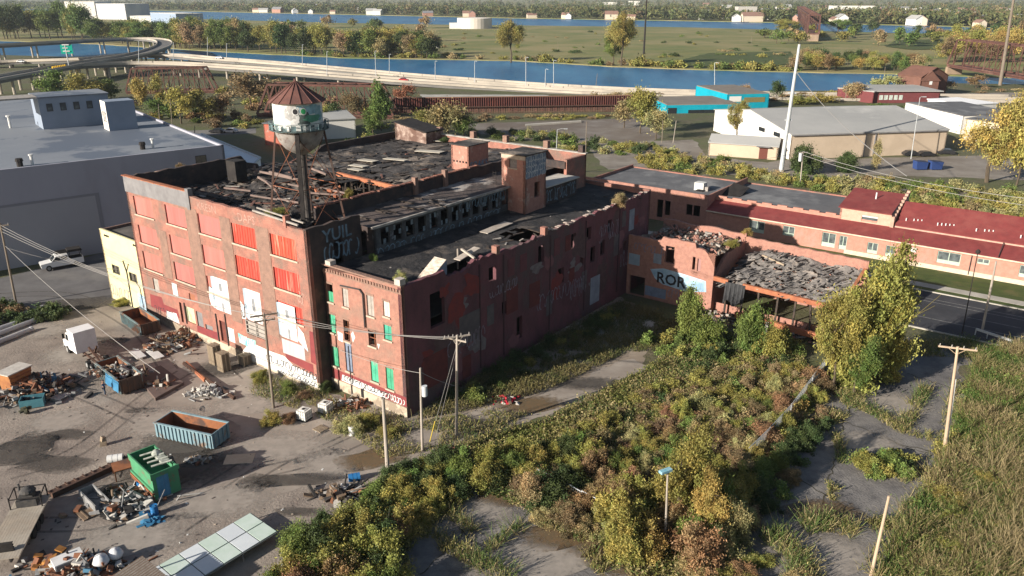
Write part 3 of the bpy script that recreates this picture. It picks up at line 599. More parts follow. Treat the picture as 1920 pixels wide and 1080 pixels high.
for k in range(14): p = at(622 + r.uniform(0, 90), 345 + r.uniform(0, 25), 15.5); bm_.bar(p, p + Vector((r.uniform(-1, 1), r.uniform(-1, 1), r.uniform(.3, 1.6))), .14)
bm_.build('interior_post', M_WOODB, fac)
hp = MB(); pc = at(612, 368, 16.6)
for k in range(60): hp.mi = r.randrange(2); hp.box(pc + Vector((r.gauss(0, 1.2), r.gauss(0, 1.2), r.uniform(-.3, .7))), (r.uniform(.3, 1.2), r.uniform(.2, .8), r.uniform(.1, .4)), r.uniform(0, 3), r.gauss(0, .4))
hp.build('brick_rubble', [M_ORANGE, M_WOODB], fac, kind='stuff')
MB().obox(at(260, 330, 17.2), at(318, 316, 18.6) - at(260, 330, 17.2), UD * -1.2 + ZD * .1, ZD * .08).build('fallen_board', M('tan_sheet', (.36, .26, .18), (.27, .2, .15), 1), fac)
MB().bx(29.6, 31.6, 12.5, 14.2, 16.6, 19.3).build('chimney_stack', M_BLACK, fac)
# clerestory range over the wing
MB().wall(FU(-.9, 8.2, 0), VD, 24.5, 13, 16.55, -UD, .3, [(1 + 1.95 * k, 2.35 + 1.95 * k, 14.35, 16.2) for k in range(12)]).build('clerestory_wall', M('sooty_plaster', (.10, .10, .10), (.05, .05, .055), 1, (.20, .22, .24), .8, .62), fac)
b = MB()
for k in range(12):
    for j in range(3):
        for i in range(3):
            if r.random() < .3: b.bx(-.80, -.77, 9.2 + 1.95 * k + .45 * i, 9.2 + 1.95 * k + .45 * i + .38, 14.4 + .6 * j, 14.95 + .6 * j)
b.build('broken_pane', M('dirty_pane', (.24, .29, .32), (.12, .14, .15), 2), fac)
b = MB(); scribble(b, FU(-.9, 22.5, 15.2), VD, ZD, nR, 9, 1.3, 8, 16, .05); scribble(b, FU(-.9, 8.6, 13.2), VD, ZD, nR, 22, 1.0, 31, 26, .05); b.build('graffiti_lettering', M_LBLUE, fac)
MB().wall(FU(4.8, 8.2, 0), -UD, 5.7, 13, 16.5, nF, .3, [(1, 2, 13.5, 15.5), (3.2, 4.4, 13.4, 15.9)]).build('clerestory_end', M_SHADESOOT, fac)
b = MB(); n_u, n_v = 10, 60
for i in range(n_u):
    for j in range(n_v):
        q = [(-1.25 + 6.1 * (i + a) / n_u, 7.6 + 41.6 * (j + c) / n_v) for a, c in ((0, 0), (1, 0), (1, 1), (0, 1))]
        if q[0][1] > 32 and q[0][0] < .1: continue
        b.face(*[FU(x, y, 16.75 + .05 * x + .08 * noise.noise(Vector((x * .5, y * .5, 0)))) for x, y in q])
b.build('strip_roof', M_TAR2, fac)
MB().bx(-1.35, -1.1, 7.6, 32.2, 16.55, 16.80).build('roof_edge', M_FLASH, fac)
b = MB()
for k in range(9): v = r.uniform(8, 20); b.box(FU(r.uniform(-.8, 4.2), v, 16.95), (r.uniform(1.5, 4), r.uniform(.15, .35), .1), AG + r.gauss(0, .25))
b.build('roof_debris', M_WOODB, fac, kind='stuff')
# stair tower and lift house on the roof
tw = MB().wall(FU(-3.7, 32, 0), UD, 3.8, 13, 20.9, nF, .35, [(1.35, 2.6, 19.2, 20.5)]); tw.wall(FU(-3.7, 32, 0), VD, 4.6, 13, 20.9, -UD, .35, [(2.0, 3.2, 15.2, 17.2)]); tw.wall(FU(-3.7, 36.6, 0), UD, 3.8, 13, 20.9, VD, .35); tw.wall(FU(.1, 32, 0), VD, 4.6, 13, 20.9, UD, .35)
two = tw.build('stair_tower', M('tower_brick', (.39, .19, .145), (.31, .15, .115), 2.5, (.40, .27, .22), .9, .6, bump=.2), fac)
MB().obox(FU(-3.9, 31.8, 20.9), UD * 4.2, VD * 5, ZD * .14).build('tower_roof', M_TAR, two)
MB().bx(-3.72, .12, 31.93, 31.995, 20.35, 20.9).build('tower_cornice', M_SILL, two)
s = MB().bx(-2.35, -1.1, 32.16, 32.22, 19.2, 20.5); s.build('window', M('dusty_glass', (.28, .24, .22), (.2, .17, .16), 3), two); MB().bx(-2.45, -1.0, 31.9, 32.0, 19.05, 19.2).build('window_sill', M_SILL, two)
b = MB(); blob(b, FU(-3.7, 32, 0), VD, ZD, nR, [(.1, 17.9), (4.5, 18.1), (4.5, 20.8), (.1, 20.8)], .006); b.build('blue_graffiti', M('dusk_blue', (.19, .24, .31), (.12, .16, .22), 2), two)
b = MB(); 
for k in range(4): scribble(b, FU(-3.7, 32.1, 17.9 + .7 * k), VD, ZD, nR, 4.4, .95, 60 + k, 11, .04, .012 + .005 * k)
b.build('graffiti_lettering', M_WHITE, two)
b = MB()
for k in range(5): b.tube(FU(.5 + .1 * k * 0, 31.3 + .0 * k, 17 + .35 * k), FU(1.0, 31.3, 17 + .35 * k), .03)
b.tube(FU(.5, 31.3, 16.8), FU(.5, 31.3, 18.6), .03); b.tube(FU(1.0, 31.3, 16.8), FU(1.0, 31.3, 18.6), .03); b.build('ladder', M_BLACK, fac)
lh = MB().wall(FU(7.2, 33.8, 0), UD, 3.1, 16.8, 20.7, nF, .3); lh.wall(FU(7.2, 33.8, 0), VD, 4.3, 16.8, 20.7, -UD, .3); lh.wall(FU(7.2, 38.1, 0), UD, 3.1, 16.8, 20.7, VD, .3); lh.wall(FU(10.3, 33.8, 0), VD, 4.3, 16.8, 20.7, UD, .3)
lho = lh.build('lift_house', M('tower_brick', (.5, .2, .14)), fac); MB().obox(FU(7.0, 33.6, 20.7), UD * 3.5, VD * 4.7, ZD * .12).build('lift_house_roof', M_TAR, lho)
b = MB(); text(b, 'SOAKS', FU(7.2, 34.0, 17.6), VD, ZD, 1.25, nR, .012, .15, .03); b.build('graffiti_lettering', M_LBLUE, lho)
b = MB()
for k in range(5): b.bx(7.5 + .55 * k, 7.75 + .55 * k, 33.75, 33.81, 18.35, 18.6)
b.build('vent_slot', M_BLACK, lho)
ch = MB(); ch.wall(FU(26.2, 45.8, 0), UD, 7.0, 16.8, lambda x: 18.9 + .18 * x + .25 * noise.noise(Vector((x, 1, 1))), nF, .4, nx=14); ch.wall(FU(26.2, 45.8, 0), VD, 4.2, 16.8, lambda x: 19.0 + .3 * noise.noise(Vector((x, 5, 1))), -UD, .4, nx=8); ch.wall(FU(33.2, 45.8, 0), VD, 4.2, 16.8, 20.0, UD, .4)
ch.build('ruined_roof_house', M('flaking_plaster', (.34, .26, .22), (.17, .11, .09), 1.2, (.12, .07, .055), .4, .5), fac)
MB().obox(FU(26.0, 45.6, 19.1), UD * 7.4 + ZD * 1.1, VD * 4.6, ZD * .16).build('fallen_roof_slab', M_BLACK, fac)
MB().bx(-3.3, -.2, 37.0, 44.8, 13.2, 15.9).build('low_range', M_SHADESOOT, fac); MB().obox(FU(-3.7, 36.8, 15.9), UD * 3.9, VD * 8.2, ZD * .14).build('low_range_roof', M('pale_roof', (.50, .47, .42), (.40, .37, .33), .7), fac)
b = MB(); scribble(b, FU(-3.3, 37.2, 13.6), VD, ZD, nR, 7.3, 2.0, 77, 13, .06); b.build('graffiti_lettering', M_LBLUE, fac)
b = MB(); b.bx(-1.4, 4.8, 44.6, 45, 16.9, 17.9); b.build('fire_wall', M_SHADESOOT, fac)
# ---------------------------------------------------------------- three-storey wing along the courtyard
wing = thing('factory_wing', FU(-6, 1.6, 0), 'three-storey brick wing with green boarded windows and a maroon side wall above the weeds', 'factory wing')
WN = [(-1.4, -.5, 10.1, 12.1, 'half'), (-3.7, -2.8, 10.1, 12.1, 'grey'), (-7.4, -6.4, 10.0, 12.2, 'grey2'), (-9.6, -8.7, 10.5, 12.1, 'white'), (-1.4, -.4, 6.6, 8.7, 'green'), (-3.5, -2.6, 6.2, 8.6, 'dark'), (-7.4, -6.3, 6.7, 8.4, 'dark'), (-9.7, -8.6, 8.0, 9.6, 'green'), (-1.5, -.4, 2.7, 5.0, 'green'), (-3.6, -2.5, 2.7, 6.1, 'blue'), (-7.4, -6.3, 2.7, 5.0, 'green'), (-9.6, -8.5, 2.5, 4.9, 'green')]
WO = -11.3
b = MB().wall(FU(WO, 1.6, 0), UD, 11.2, 0, lambda x: 14.2 - .05 * x + .05 * math.sin(x * 2), nF, .4, [(h[0] - WO, h[1] - WO, h[2], h[3]) for h in WN], nx=8); b.build('front_wall', M_BRICKW, wing)
wm = {'half': M_GREENB, 'grey': M_GREYB, 'grey2': M_GREYB, 'white': M('pale_board', (.56, .52, .46), (.44, .4, .36), 2), 'green': M_GREENB, 'blue': M_BLUEB}
for u0, u1, z0, z1, k in WN:
    if k != 'dark':
        zt = z0 + .55 * (z1 - z0) if k == 'half' else z1
        s = MB(); s.bx(u0, u1, 1.72, 1.78, z0, zt); s.bx(u0, u1, 1.70, 1.72, z0 + (zt - z0) * .48, z0 + (zt - z0) * .52); s.bx((u0 + u1) / 2 - .02, (u0 + u1) / 2 + .02, 1.695, 1.72, z0, zt); s.build('window_board', wm[k], wing, label={'blue': 'faded blue board', 'white': 'whitish board', 'grey': 'grey board', 'grey2': 'grey board'}.get(k))
    else:
        s = MB(); s.bx(u0 + .3, u0 + .38, 1.75, 1.8, z0, z1); s.bx(u0, u1, 1.75, 1.8, z0 + .8, z0 + .9); s.bx(u0, u1, 1.75, 1.8, z0 + 1.5, z0 + 1.56); s.build('broken_sash', M_RUSTY, wing)
    MB().bx(u0 - .1, u1 + .1, 1.48, 1.68, z0 - .16, z0 + .0).build('window_sill', M_SILL, wing)
b = MB()
for u0, u1, z0, z1, k in WN: b.bx(u0 - .08, u1 + .08, 1.565, 1.6, z1 + .0, z1 + .22)
b.build('window_lintel', M_BRICKD, wing)
b = MB(); b.bx(WO - .1, 0, 1.48, 2.05, 14.05, 14.2); 
b.build('parapet_coping', M_BRICKD, wing)
b = MB()
for k in range(28): b.bx(WO + .4 * k, WO + .4 * k + .2, 1.5, 1.6, 13.45, 13.75)
b.bx(WO - .02, -.1, 1.53, 1.6, 13.3, 13.45); b.build('cornice', M_BRICKD, wing)
for u in (WO + .35, -1.1): MB().box(FU(u, 1.85, 14.2), (.75, .75, .45 if u > -5 else .6), AG).build('parapet_post', M('pale_stone', (.45, .40, .36), (.36, .31, .27), 2), wing)
b = MB(); b.path([FU(-2.8, 1.45, 12.4), FU(-5.6, 1.45, 12.6), FU(-6.05, 1.45, 12.2), FU(-6.05, 1.45, 8.6)], .09); b.path([FU(-3.3, 1.42, 5.8), FU(-3.3, 1.42, .2)], .06); b.build('drainpipe', M('dark_iron', (.045, .04, .04)), wing)
b = MB(); b.bx(WO - .04, -.06, 1.5, 1.6, -.2, 1.15); b.build('footing', M_FOUND, wing)
b = MB(); FP(b, [(-11.25, 1.2), (-.3, 1.2), (-.3, 2.3), (-3.6, 2.35), (-11.25, 2.3)], .006, o=FU(0, 1.6, 0)); b.build('painted_patch', M('dark_red_paint', (.2, .04, .04)), wing)
b = MB(); FP(b, [(-8.4, 1.2), (-4.0, 1.2), (-1.6, 1.25), (-1.8, 2.0), (-4.2, 2.0), (-7.4, 1.9)], .01, o=FU(0, 1.6, 0)); FP(b, [(-3.9, 6.3), (-4.3, 7.0), (-4.0, 7.6), (-3.7, 7.2)], .01, o=FU(0, 1.6, 0)); FP(b, [(-1.6, 6.0), (-2.3, 5.9), (-2.4, 6.9), (-1.6, 7.0)], .01, o=FU(0, 1.6, 0)); FP(b, [(-7.7, 6.6), (-7.9, 7.2), (-7.55, 7.2)], .01, o=FU(0, 1.6, 0)); b.build('white_graffiti', M_WHITE, wing)
b = MB(); scribble(b, FU(-2, 1.6, 1.3), -UD, ZD, nF, 7, .7, 91, 15, .05, .016); b.build('graffiti_lettering', M_INK, wing); b = MB(); scribble(b, FU(-7.5, 1.6, 1.2), -UD, ZD, nF, 3.4, .8, 92, 9, .05, .018); b.build('graffiti_lettering', M_WHITE, wing)
for u in (-4.9, -8.0): MB().bx(u - .2, u + .2, 1.46, 1.52, .3, 1.3).build('vent_slot', M_BLACK, wing)
# courtyard side: broken top, openings, boarded windows
def topW(v):
    v += 1.6; d = .42 * noise.noise(Vector((v * .7, 0, 3))) + .34 * noise.noise(Vector((v * 2.1, 0, 3)))
    e = -.55 if 8.0 < v < 12 else (-.25 if 17 < v < 25 else 0)
    return (14.0 if v < 8 else 13.75) + e + d * (1 if v > 8 else .35)
hs = [(33.6, 34.4, 7.4, 9.0), (46.6, 47.5, 5.5, 7.4), (17.2, 18.0, 6.0, 7.6), (34.9, 36.0, 10.5, 12.2), (44.8, 45.8, 6.0, 8.0), (12.0, 13.0, 6.3, 7.9), (5.5, 7.7, 8.4, 12.1), (14.9, 16.2, 10.6, 12.3), (24.2, 25.4, 10.2, 12.4), (12.2, 13.2, 10.7, 11.9), (31.3, 32.4, 10.2, 12.2), (38.5, 39.6, 7.5, 9.6), (36.0, 37.2, 7.2, 9.3), (40.2, 41.2, 10.3, 12.0), (20.0, 21.1, 2.0, 4.8), (28.5, 29.8, 6.4, 8.4)]
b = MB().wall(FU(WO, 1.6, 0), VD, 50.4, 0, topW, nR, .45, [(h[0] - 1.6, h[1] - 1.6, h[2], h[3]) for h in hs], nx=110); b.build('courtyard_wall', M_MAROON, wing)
for (v0, v1, z0, z1, mm) in ((18.3, 19.5, 10.3, 12.4, 'a'), (20.6, 21.9, 10.2, 12.3, 'a'), (27.5, 28.7, 10.4, 12.5, 'a'), (18.0, 20.2, 5.8, 9.0, 'r'), (22.5, 24.6, 5.2, 8.2, 'r'), (14.5, 15.7, 5.6, 8.0, 'g'), (9.8, 13.4, 4.8, 8.2, 'g'), (26.0, 27.2, 3.0, 5.6, 'g'), (31.0, 32.2, 5.5, 7.8, 'r'), (34.0, 35.2, 4.0, 6.5, 'g'), (36.3, 38.6, 1.2, 5.0, 'b'), (42.0, 43.5, 6.5, 9.5, 'g'), (30.0, 31.1, 10.3, 12.3, 'r'), (4.2, 7.8, 2.0, 5.6, 'r'), (10.2, 11.6, .8, 3.4, 'r'), (46.0, 47.4, 9.2, 12.2, 'b'), (44.0, 45.0, 10.2, 12.4, 'g')):
    MB().bx(WO - .05, WO + .02, v0, v1, z0, z1).build('boarded_window', {'a': M('plum_board', (.155, .055, .062), (.12, .042, .05), .8), 'r': M('oxblood_board', (.15, .038, .034), (.105, .03, .03), .9), 'g': M('slate_board', (.13, .105, .105), (.09, .075, .08), 1), 'b': M('pale_blue_board', (.28, .31, .36), (.2, .22, .26), 1)}[mm], wing)
b = MB()
for v in (13.2, 17.4, 26.6, 34.6, 43.2): b.bx(WO - .08, WO, v, v + .16, 1, 13.2)
b.build('drainpipe', M('dark_plum', (.06, .03, .035)), wing)
b = MB()
for v0, w_, z0, h_, sd in ((38, 5, 9.2, 2.6, 5), (31, 4, 3.2, 3, 6), (44, 5, 4, 3, 7), (8, 6, 4, 2.2, 8), (15, 5, 8.6, 1.4, 9), (24, 7, 4.2, 2.2, 10)): scribble(b, FU(WO, v0, z0), VD, ZD, nR, w_, h_, sd, 10, .05, .06)
b.build('graffiti_lettering', M('lilac_spray', (.25, .23, .28), (.18, .12, .14), 2), wing)
b = MB(); 
for v in (16.4, 25.6): b.box(FU(WO + .2, v, 13.5), (.7, .6, .95), AG); 
b.build('parapet_post', M_BRICK, wing)
b = MB(); x = 26.2
while x < 51:
    if rnd.random() < .8: b.box(FU(WO + .2, x, topW(x - 1.6)), (.55, .36, .1), AG, rnd.gauss(0, .08))
    x += .45
b.build('coping_tiles', M('bleached_tile', (.40, .34, .30), (.28, .2, .17), 2), wing)
MB().wall(FU(WO, 52, 0), UD, 11.3, 0, 14, VD, .45, nx=4).build('end_wall', M_BRICK, wing)
MB().wall(FU(-.1, 1.6, 0), VD, 7, 0, 13.1, UD, .3).build('inner_wall', M_SHADESOOT, wing)
wh = [uvz(*q, 13.3) for q in ((795, 503), (838, 486), (832, 505), (800, 512))]; wh2 = [uvz(*q, 13.3) for q in ((985, 425), (1020, 428), (960, 455), (930, 452))]
b = MB(); n_u, n_v = 22, 100
for i in range(n_u):
    for j in range(n_v):
        q = [(WO + .3 + 11.0 * (i + a) / n_u, 1.9 + 49.8 * (j + c) / n_v) for a, c in ((0, 0), (1, 0), (1, 1), (0, 1))]; cx, cy_ = q[0][0] + .25, q[0][1] + .25; hn = noise.noise(Vector((cx * .4, cy_ * .4, 5)))
        if (8.6 < cy_ < 13.5 and -11 < cx < -8.0 + 1.2 * hn) or (22.5 < cy_ < 27 and -10.8 < cx < -7.6 + hn * 2): continue
        b.face(*[FU(x, y, 13.2 + .12 * noise.noise(Vector((x * .4, y * .4, 7))) + .03 * (x - WO)) for x, y in q])
b.build('roof', M('wing_tar', (.048, .044, .043), (.018, .018, .02), .5, (.12, .10, .085), .22, .6, bump=.5, bs=2), wing)
b = MB(); b.bx(WO + .4, -.4, 1.9, 51.6, 9.3, 9.4); b.bx(WO + .4, -.4, 1.9, 51.6, 5.3, 5.4); b.build('upper_floor', M_BLACK, wing)
b = MB(); b.obox(FU(-10.9, 6.0, 13.3), UD * 1.6, VD * 2.6 + ZD * 1.5, ZD * .1 - VD * .04); b.build('tilted_hatch', M('plank_white', (.58, .53, .46), (.36, .28, .22), 2, stretch=(1, 1, 6)), wing)
b = MB(); b.face(FU(-10.92, 6.1, 13.3), FU(-10.92, 8.6, 13.3), FU(-10.92, 8.6, 14.8)); b.face(FU(-9.3, 6.1, 13.3), FU(-9.3, 8.6, 13.3), FU(-9.3, 8.6, 14.8)); b.build('hatch_side', M_BLUEB, wing)
r = random.Random(9); dm = MB()
for k in range(170):
    u, v = r.uniform(WO + .6, -1), r.uniform(2.2, 51); dm.mi = r.choices((0, 1, 2), (5, 3, 1))[0]; dm.box(FU(u, v, 13.25), (r.uniform(.4, 2.2), r.uniform(.08, .4), .08), r.uniform(0, 3), r.gauss(0, .1))
dm.build('roof_debris', [M_BLACK, M_WOODB, M_GREYB], wing, kind='stuff')
b = MB(); b.obox(FU(-9.6, 12.2, 13.5), UD * .9, VD * 3.4 + ZD * .5, ZD * .1); b.bar(FU(-11, 12.9, 13.9), FU(-8.6, 13.6, 14.3), .2); b.bar(FU(-8.2, 13.4, 12), FU(-8.2, 13.4, 14.3), .15); b.obox(FU(-5.5, 22.0, 13.45), UD * 1.3, VD * 5.0 + ZD * .15, ZD * .08); b.build('bent_beam', M('bleached_timber', (.42, .37, .32), (.3, .26, .22), 1), wing)
r = random.Random(31)
for k in range(26):
    v, z = r.uniform(3, 50), r.uniform(2, 12); b = MB(); blob(b, FU(WO, v, z), VD, ZD, nR, splotch(r.uniform(1, 3.6), r.uniform(.8, 3.2), 300 + k, 22, .5), .012 + .0015 * k); b.build('painted_patch', M(('stain_dark', 'stain_plum', 'stain_grey', 'stain_red')[k % 4], ((.085, .05, .05), (.17, .07, .08), (.20, .17, .17), (.22, .04, .035))[k % 4], ((.12, .07, .07), (.21, .09, .095), (.14, .11, .115), (.16, .04, .04))[k % 4], 1.5), wing)
# low annex with painted letters, and the shed whose roof has fallen in
M_BRICKO = M('orange_brick', (.36, .185, .142), (.28, .142, .112), 2.0, (.34, .17, .12), .35, .6, bump=.25, bs=6)
ann = thing('ruined_annex', FU(-17, 46, 0), 'roofless two-storey brick annex with large painted letters, at the courtyard corner', 'annex')
AV = 46.0
def topA(x):
    return (8.7 if x < 5 else (9.3 if x < 10 else 8.6)) + .3 * noise.noise(Vector((x * .9, 2, 2))) - (max(0, x - 11.5) * 1.6 if x > 11.5 else 0)
b = MB().wall(FU(-11.4, AV, 0), -UD, 12.8, 0, topA, nF, .4, [(5.7, 7.0, 5.8, 8.2), (9.7, 10.1, 5.6, 7.4), (10.4, 10.9, 5.5, 7.3), (.5, 2.9, .1, 2.9)], nx=44); b.build('front_wall', M_BRICKO, ann)
MB().bx(-22.3, -21.85, AV + .18, AV + .22, 5.5, 7.3).build('window_board', M('lilac_board', (.3, .17, .16)), ann)
MB().bx(-13.3, -11.6, AV - .05, AV - .004, 4.5, 6.1).build('window_board', M_BLUEW, ann); MB().bx(-16.6, -15.4, AV - .05, AV - .004, 5.4, 6.8).build('window_board', M('dull_blue_board', (.24, .28, .33), (.18, .2, .24), 1.5), ann)
MB().bx(-17.6, -14.4, AV - .05, AV - .004, .5, 1.9).build('window_board', M_BLUEB, ann)
b = MB(); blob(b, FU(-15.0, AV, 0), -UD, ZD, nF, [(0, 4.4), (2.0, 4.9), (5.2, 4.7), (8.2, 4.4), (8.4, 2.9), (5.5, 2.3), (2.0, 2.6), (.8, 3.2)], .008); b.build('pale_graffiti', M('sky_spray', (.42, .56, .66), (.20, .32, .44), .8), ann)
b = MB(); text(b, 'ROR', FU(-16.0, AV, 2.75), -UD, ZD, 2.15, nF, .016, 0, .05); b.build('graffiti_lettering', M_INK, ann)
b = MB(); scribble(b, FU(-12.4, AV, 6.6), -UD, ZD, nF, 4.6, 1.3, 21, 9, .06); scribble(b, FU(-18, AV, .8), -UD, ZD, nF, 4, 1.6, 23, 8, .05); b.build('graffiti_lettering', M('lilac_spray', (.3, .28, .3)), ann)
MB().wall(FU(-11.4, 57, 0), -UD, 12.8, 0, lambda x: 8.6 + .15 * math.sin(x), VD, .4, nx=12).build('back_wall', M_BRICKO, ann)
MB().wall(FU(-24.2, AV + .4, 0), VD, 10.6, 0, lambda x: 7.4 + .5 * noise.noise(Vector((x * .8, 0, 1))) - (2.2 - x * .6 if x < 3.6 else 0), -UD, .4, nx=20).build('end_wall', M_BRICKO, ann)
b = MB()
for i in range(24):
    for j in range(20):
        q = [(-11.6 - 12.4 * (i + a) / 24, AV + .4 + 10.4 * (j + c) / 20) for a, c in ((0, 0), (1, 0), (1, 1), (0, 1))]
        b.face(*[FU(x, y, 7.6 + .6 * noise.noise(Vector((x * .45, y * .45, 9))) + .25 * noise.noise(Vector((x * 1.6, y * 1.6, 9)))) for x, y in q])
b.build('rubble_floor', M('brick_rubble', (.26, .18, .13), (.14, .095, .07), 1.3, (.34, .26, .2), .5, .56, bump=.6, bs=3), ann)
dm = MB(); r = random.Random(12)
for k in range(420): dm.mi = r.randrange(3); dm.box(FU(r.uniform(-24, -13), r.uniform(AV + .6, 56.4), 7.55 + r.uniform(-.1, .5)), (r.uniform(.15, .9), r.uniform(.1, .35), r.uniform(.08, .25)), r.uniform(0, 3), r.gauss(0, .5))
dm.build('loose_bricks', [M_BRICKO, M_GREYB, M_WOODB], ann, kind='stuff')
shed = thing('collapsed_shed', FU(-32, 47, 0), 'long brick shed whose tarred roof has slumped inside its orange back wall', 'shed')
MB().wall(FU(-24.0, 57, 0), -UD, 16.6, 0, lambda x: 8.15 - .02 * x + .06 * math.sin(3 * x), VD, .4, nx=30).build('back_wall', M_BRICKO, shed)
def rz(u, v):
    s_ = -24.4 - u; t = (v - 46.2) / 10.4
    return 4.9 + t * (2.0 + .12 * s_ * .2) + .55 * noise.noise(Vector((u * .3, v * .3, 11))) + .2 * noise.noise(Vector((u * 1.1, v * 1.1, 1))) + .12 * math.sin(s_ * 1.15 + v * .5) - 1.2 * max(0, 1 - s_ / 2.5) - .035 * s_
b = MB(); tp = MB()
for i in range(64):
    for j in range(44):
        q = [(-24.4 - 15.8 * (i + a) / 64, 46.2 + 10.2 * (j + c) / 44) for a, c in ((0, 0), (1, 0), (1, 1), (0, 1))]; hn = noise.noise(Vector((q[0][0] * .55 + q[0][1] * .5, q[0][1] * 1.4 - q[0][0] * .9, 3)))
        if hn > .26: continue
        (tp if (i < 9 and j < 30) else b).face(*[FU(x, y, rz(x, y)) for x, y in q])
b.build('fallen_roof', M('slumped_felt', (.225, .205, .19), (.13, .12, .112), 1.4, (.29, .25, .215), .6, .58, bump=.5, bs=4, stretch=(1, 1, 1)), shed)
tp.build('black_sheeting', M('black_plastic', (.045, .047, .05), (.03, .03, .033), 2, rough=.55), shed)
dm = MB(); r = random.Random(14)
for k in range(330):
    u, v = r.uniform(-40, -24.8), r.uniform(46.4, 56.3); dm.mi = r.choices((0, 1, 2), (6, 3, 1))[0]; dm.box(FU(u, v, rz(u, v) + .02), (r.uniform(.5, 2.6), r.uniform(.08, .28), .06), AG + 2.35 + r.gauss(0, .22) - 1.2, r.gauss(0, .16))
dm.build('roof_slats', [M('grey_slat', (.22, .20, .185), (.15, .135, .125), 2), M_BLACK, M_GREYB], shed, kind='stuff')
b = MB(); b.bar(FU(-31, 53, rz(-31, 53) + .3), FU(-27.6, 54.2, rz(-27.6, 54.2) + .3), .2); b.build('pale_pole', M_WOODP, shed)
b = MB(); b.bar(FU(-21.0, 46.2, 5.2), FU(-26.2, 46.2, 4.9), .4, .55); b.bar(FU(-28.2, 46.2, 4.8), FU(-40.5, 46.2, 4.5), .4, .6); b.bar(FU(-40.3, 46.3, 4.5), FU(-40.3, 56.6, 6.6), .4, .5); b.bar(FU(-28, 45, 1.2), FU(-40.5, 44.6, 1.0), .5, .7); b.build('roof_beam', M_ORANGE, shed)
b = MB()
for i in range(10):
    s_ = -25.9 - .27 * i; b.face(FU(s_, 46.0 - .12 * (i % 2), 4.95), FU(s_ - .27, 46.0 - .12 * ((i + 1) % 2), 4.95), FU(s_ - .27, 45.6 - .3 * ((i + 1) % 2), 2.3 + .4 * math.sin(i)), FU(s_, 45.6 - .3 * (i % 2), 2.3 + .4 * math.sin(i - 1)))
b.build('hanging_sheet', M('black_plastic', (.045, .047, .05)), shed)
b = MB()
for k in range(9): u = -21.5 - 2.25 * k; b.bar(FU(u, 46.3, 0), FU(u + r.gauss(0, .2), 46.3, 4.9), .22)
b.build('wall_post', M_WOODB, shed)
MB().bx(-40.4, -24.4, 47.0, 47.1, 0, 1.4).build('sill_wall', M_BRICKO, shed)
dm = MB()
for k in range(160): dm.mi = r.randrange(3); dm.box(FU(r.uniform(-40, -22), r.uniform(43.5, 46.3), r.uniform(0, .8)), (r.uniform(.3, 2.2), r.uniform(.1, .4), r.uniform(.06, .3)), r.uniform(0, 3), r.gauss(0, .35))
tag(dm.build('rubble', [M_BRICKO, M_GREYB, M_WOODB]), 'broken brick and timber spilled along the front of the collapsed shed', 'rubble', kind='stuff')
# ---------------------------------------------------------------- long brick building with red roofs across the road
M_REDROOF = M('red_roof', (.195, .040, .038), (.15, .032, .031), .9, (.215, .06, .052), .25, .58, bump=.12, bs=8, rough=.75, w3=.2)
M_SALMON = M('salmon_brick', (.42, .215, .165), (.35, .175, .13), 1.8, (.33, .215, .175), .3, .62)
M_CREAM = M('cream_plinth', (.58, .48, .37), (.48, .39, .3), 1.5)
M_GLASS = M('window_glass', (.05, .06, .065), (.12, .14, .14), 1.4, rough=.12, spec=.6)
M_SAGE = M('sage_frame', (.40, .48, .40), (.33, .40, .34), 1.5)
M_FLAT = M('flat_roofing', (.125, .125, .13), (.095, .095, .10), .35, (.19, .19, .19), .12, .58, w3=.1)
lb = thing('brick_terrace', FU(-20, 84, 0), 'long low brick building with maroon metal roofs behind the road', 'building')
WL_ = [(-17.4, -14.7, .9, 3.0), (-22.6, -20.6, 1.3, 3.0), (-29.4, -27.2, .6, 3.0), (-31.2, -30.0, .6, 2.9), (-36, -34.4, .8, 2.6), (-38.6, -37.2, .8, 2.6), (-47.8, -44.6, 1.2, 3.1), (-51.6, -50.0, 2.1, 2.95), (-58, -55.5, 1.2, 3.0), (-64, -61, 1.2, 3.0)]
L0 = -78.0
MB().wall(FU(L0, 83.9, 0), UD, -6.6 - L0, 0, 3.55, nF, .35, [(h[0] - L0, h[1] - L0, h[2], h[3]) for h in WL_]).build('front_wall', M_SALMON, lb)
for u0, u1, z0, z1 in WL_:
    f = MB().bx(u0, u1, 84.02, 84.06, z0, z0 + .1); f.bx(u0, u1, 84.02, 84.06, z1 - .1, z1); f.bx(u0, u0 + .1, 84.02, 84.06, z0 + .1, z1 - .1); f.bx(u1 - .1, u1, 84.02, 84.06, z0 + .1, z1 - .1); f.bx((u0 + u1) / 2 - .06, (u0 + u1) / 2 + .06, 84.02, 84.06, z0 + .1, z1 - .1); f.bx(u0 + .1, u1 - .1, 84.0, 84.05, z0 + .1, z0 + (z1 - z0) * .3)
    w_ = f.build('window', M_SAGE, lb); MB().bx(u0, u1, 84.08, 84.1, z0, z1).build('pane', M_GLASS, w_)
MB().bx(L0, -31, 83.82, 83.898, -.1, .72).build('plinth', M_CREAM, lb)
MB().bx(-41.6, -40.6, 83.8, 83.88, 2.2, 2.9).build('wall_sign', M_WHITE, lb)
b = MB().wall(FU(-6.6, 83.9, 0), UD, 26, 0, 6.15, nF, .35, [(7.2, 8.3, 1.2, 4.0), (8.7, 9.9, .6, 4.0), (1.3, 2.6, 2.0, 4.0), (2.8, 4.0, 2.0, 4.0), (14, 16, 1.4, 4)]); b.build('front_wall', M_BRICKO, lb)
MB().wall(FU(-6.6, 84.26, 0), VD, 18.7, 3.4, 6.1, -UD, .3).build('step_wall', M_BRICKO, lb)
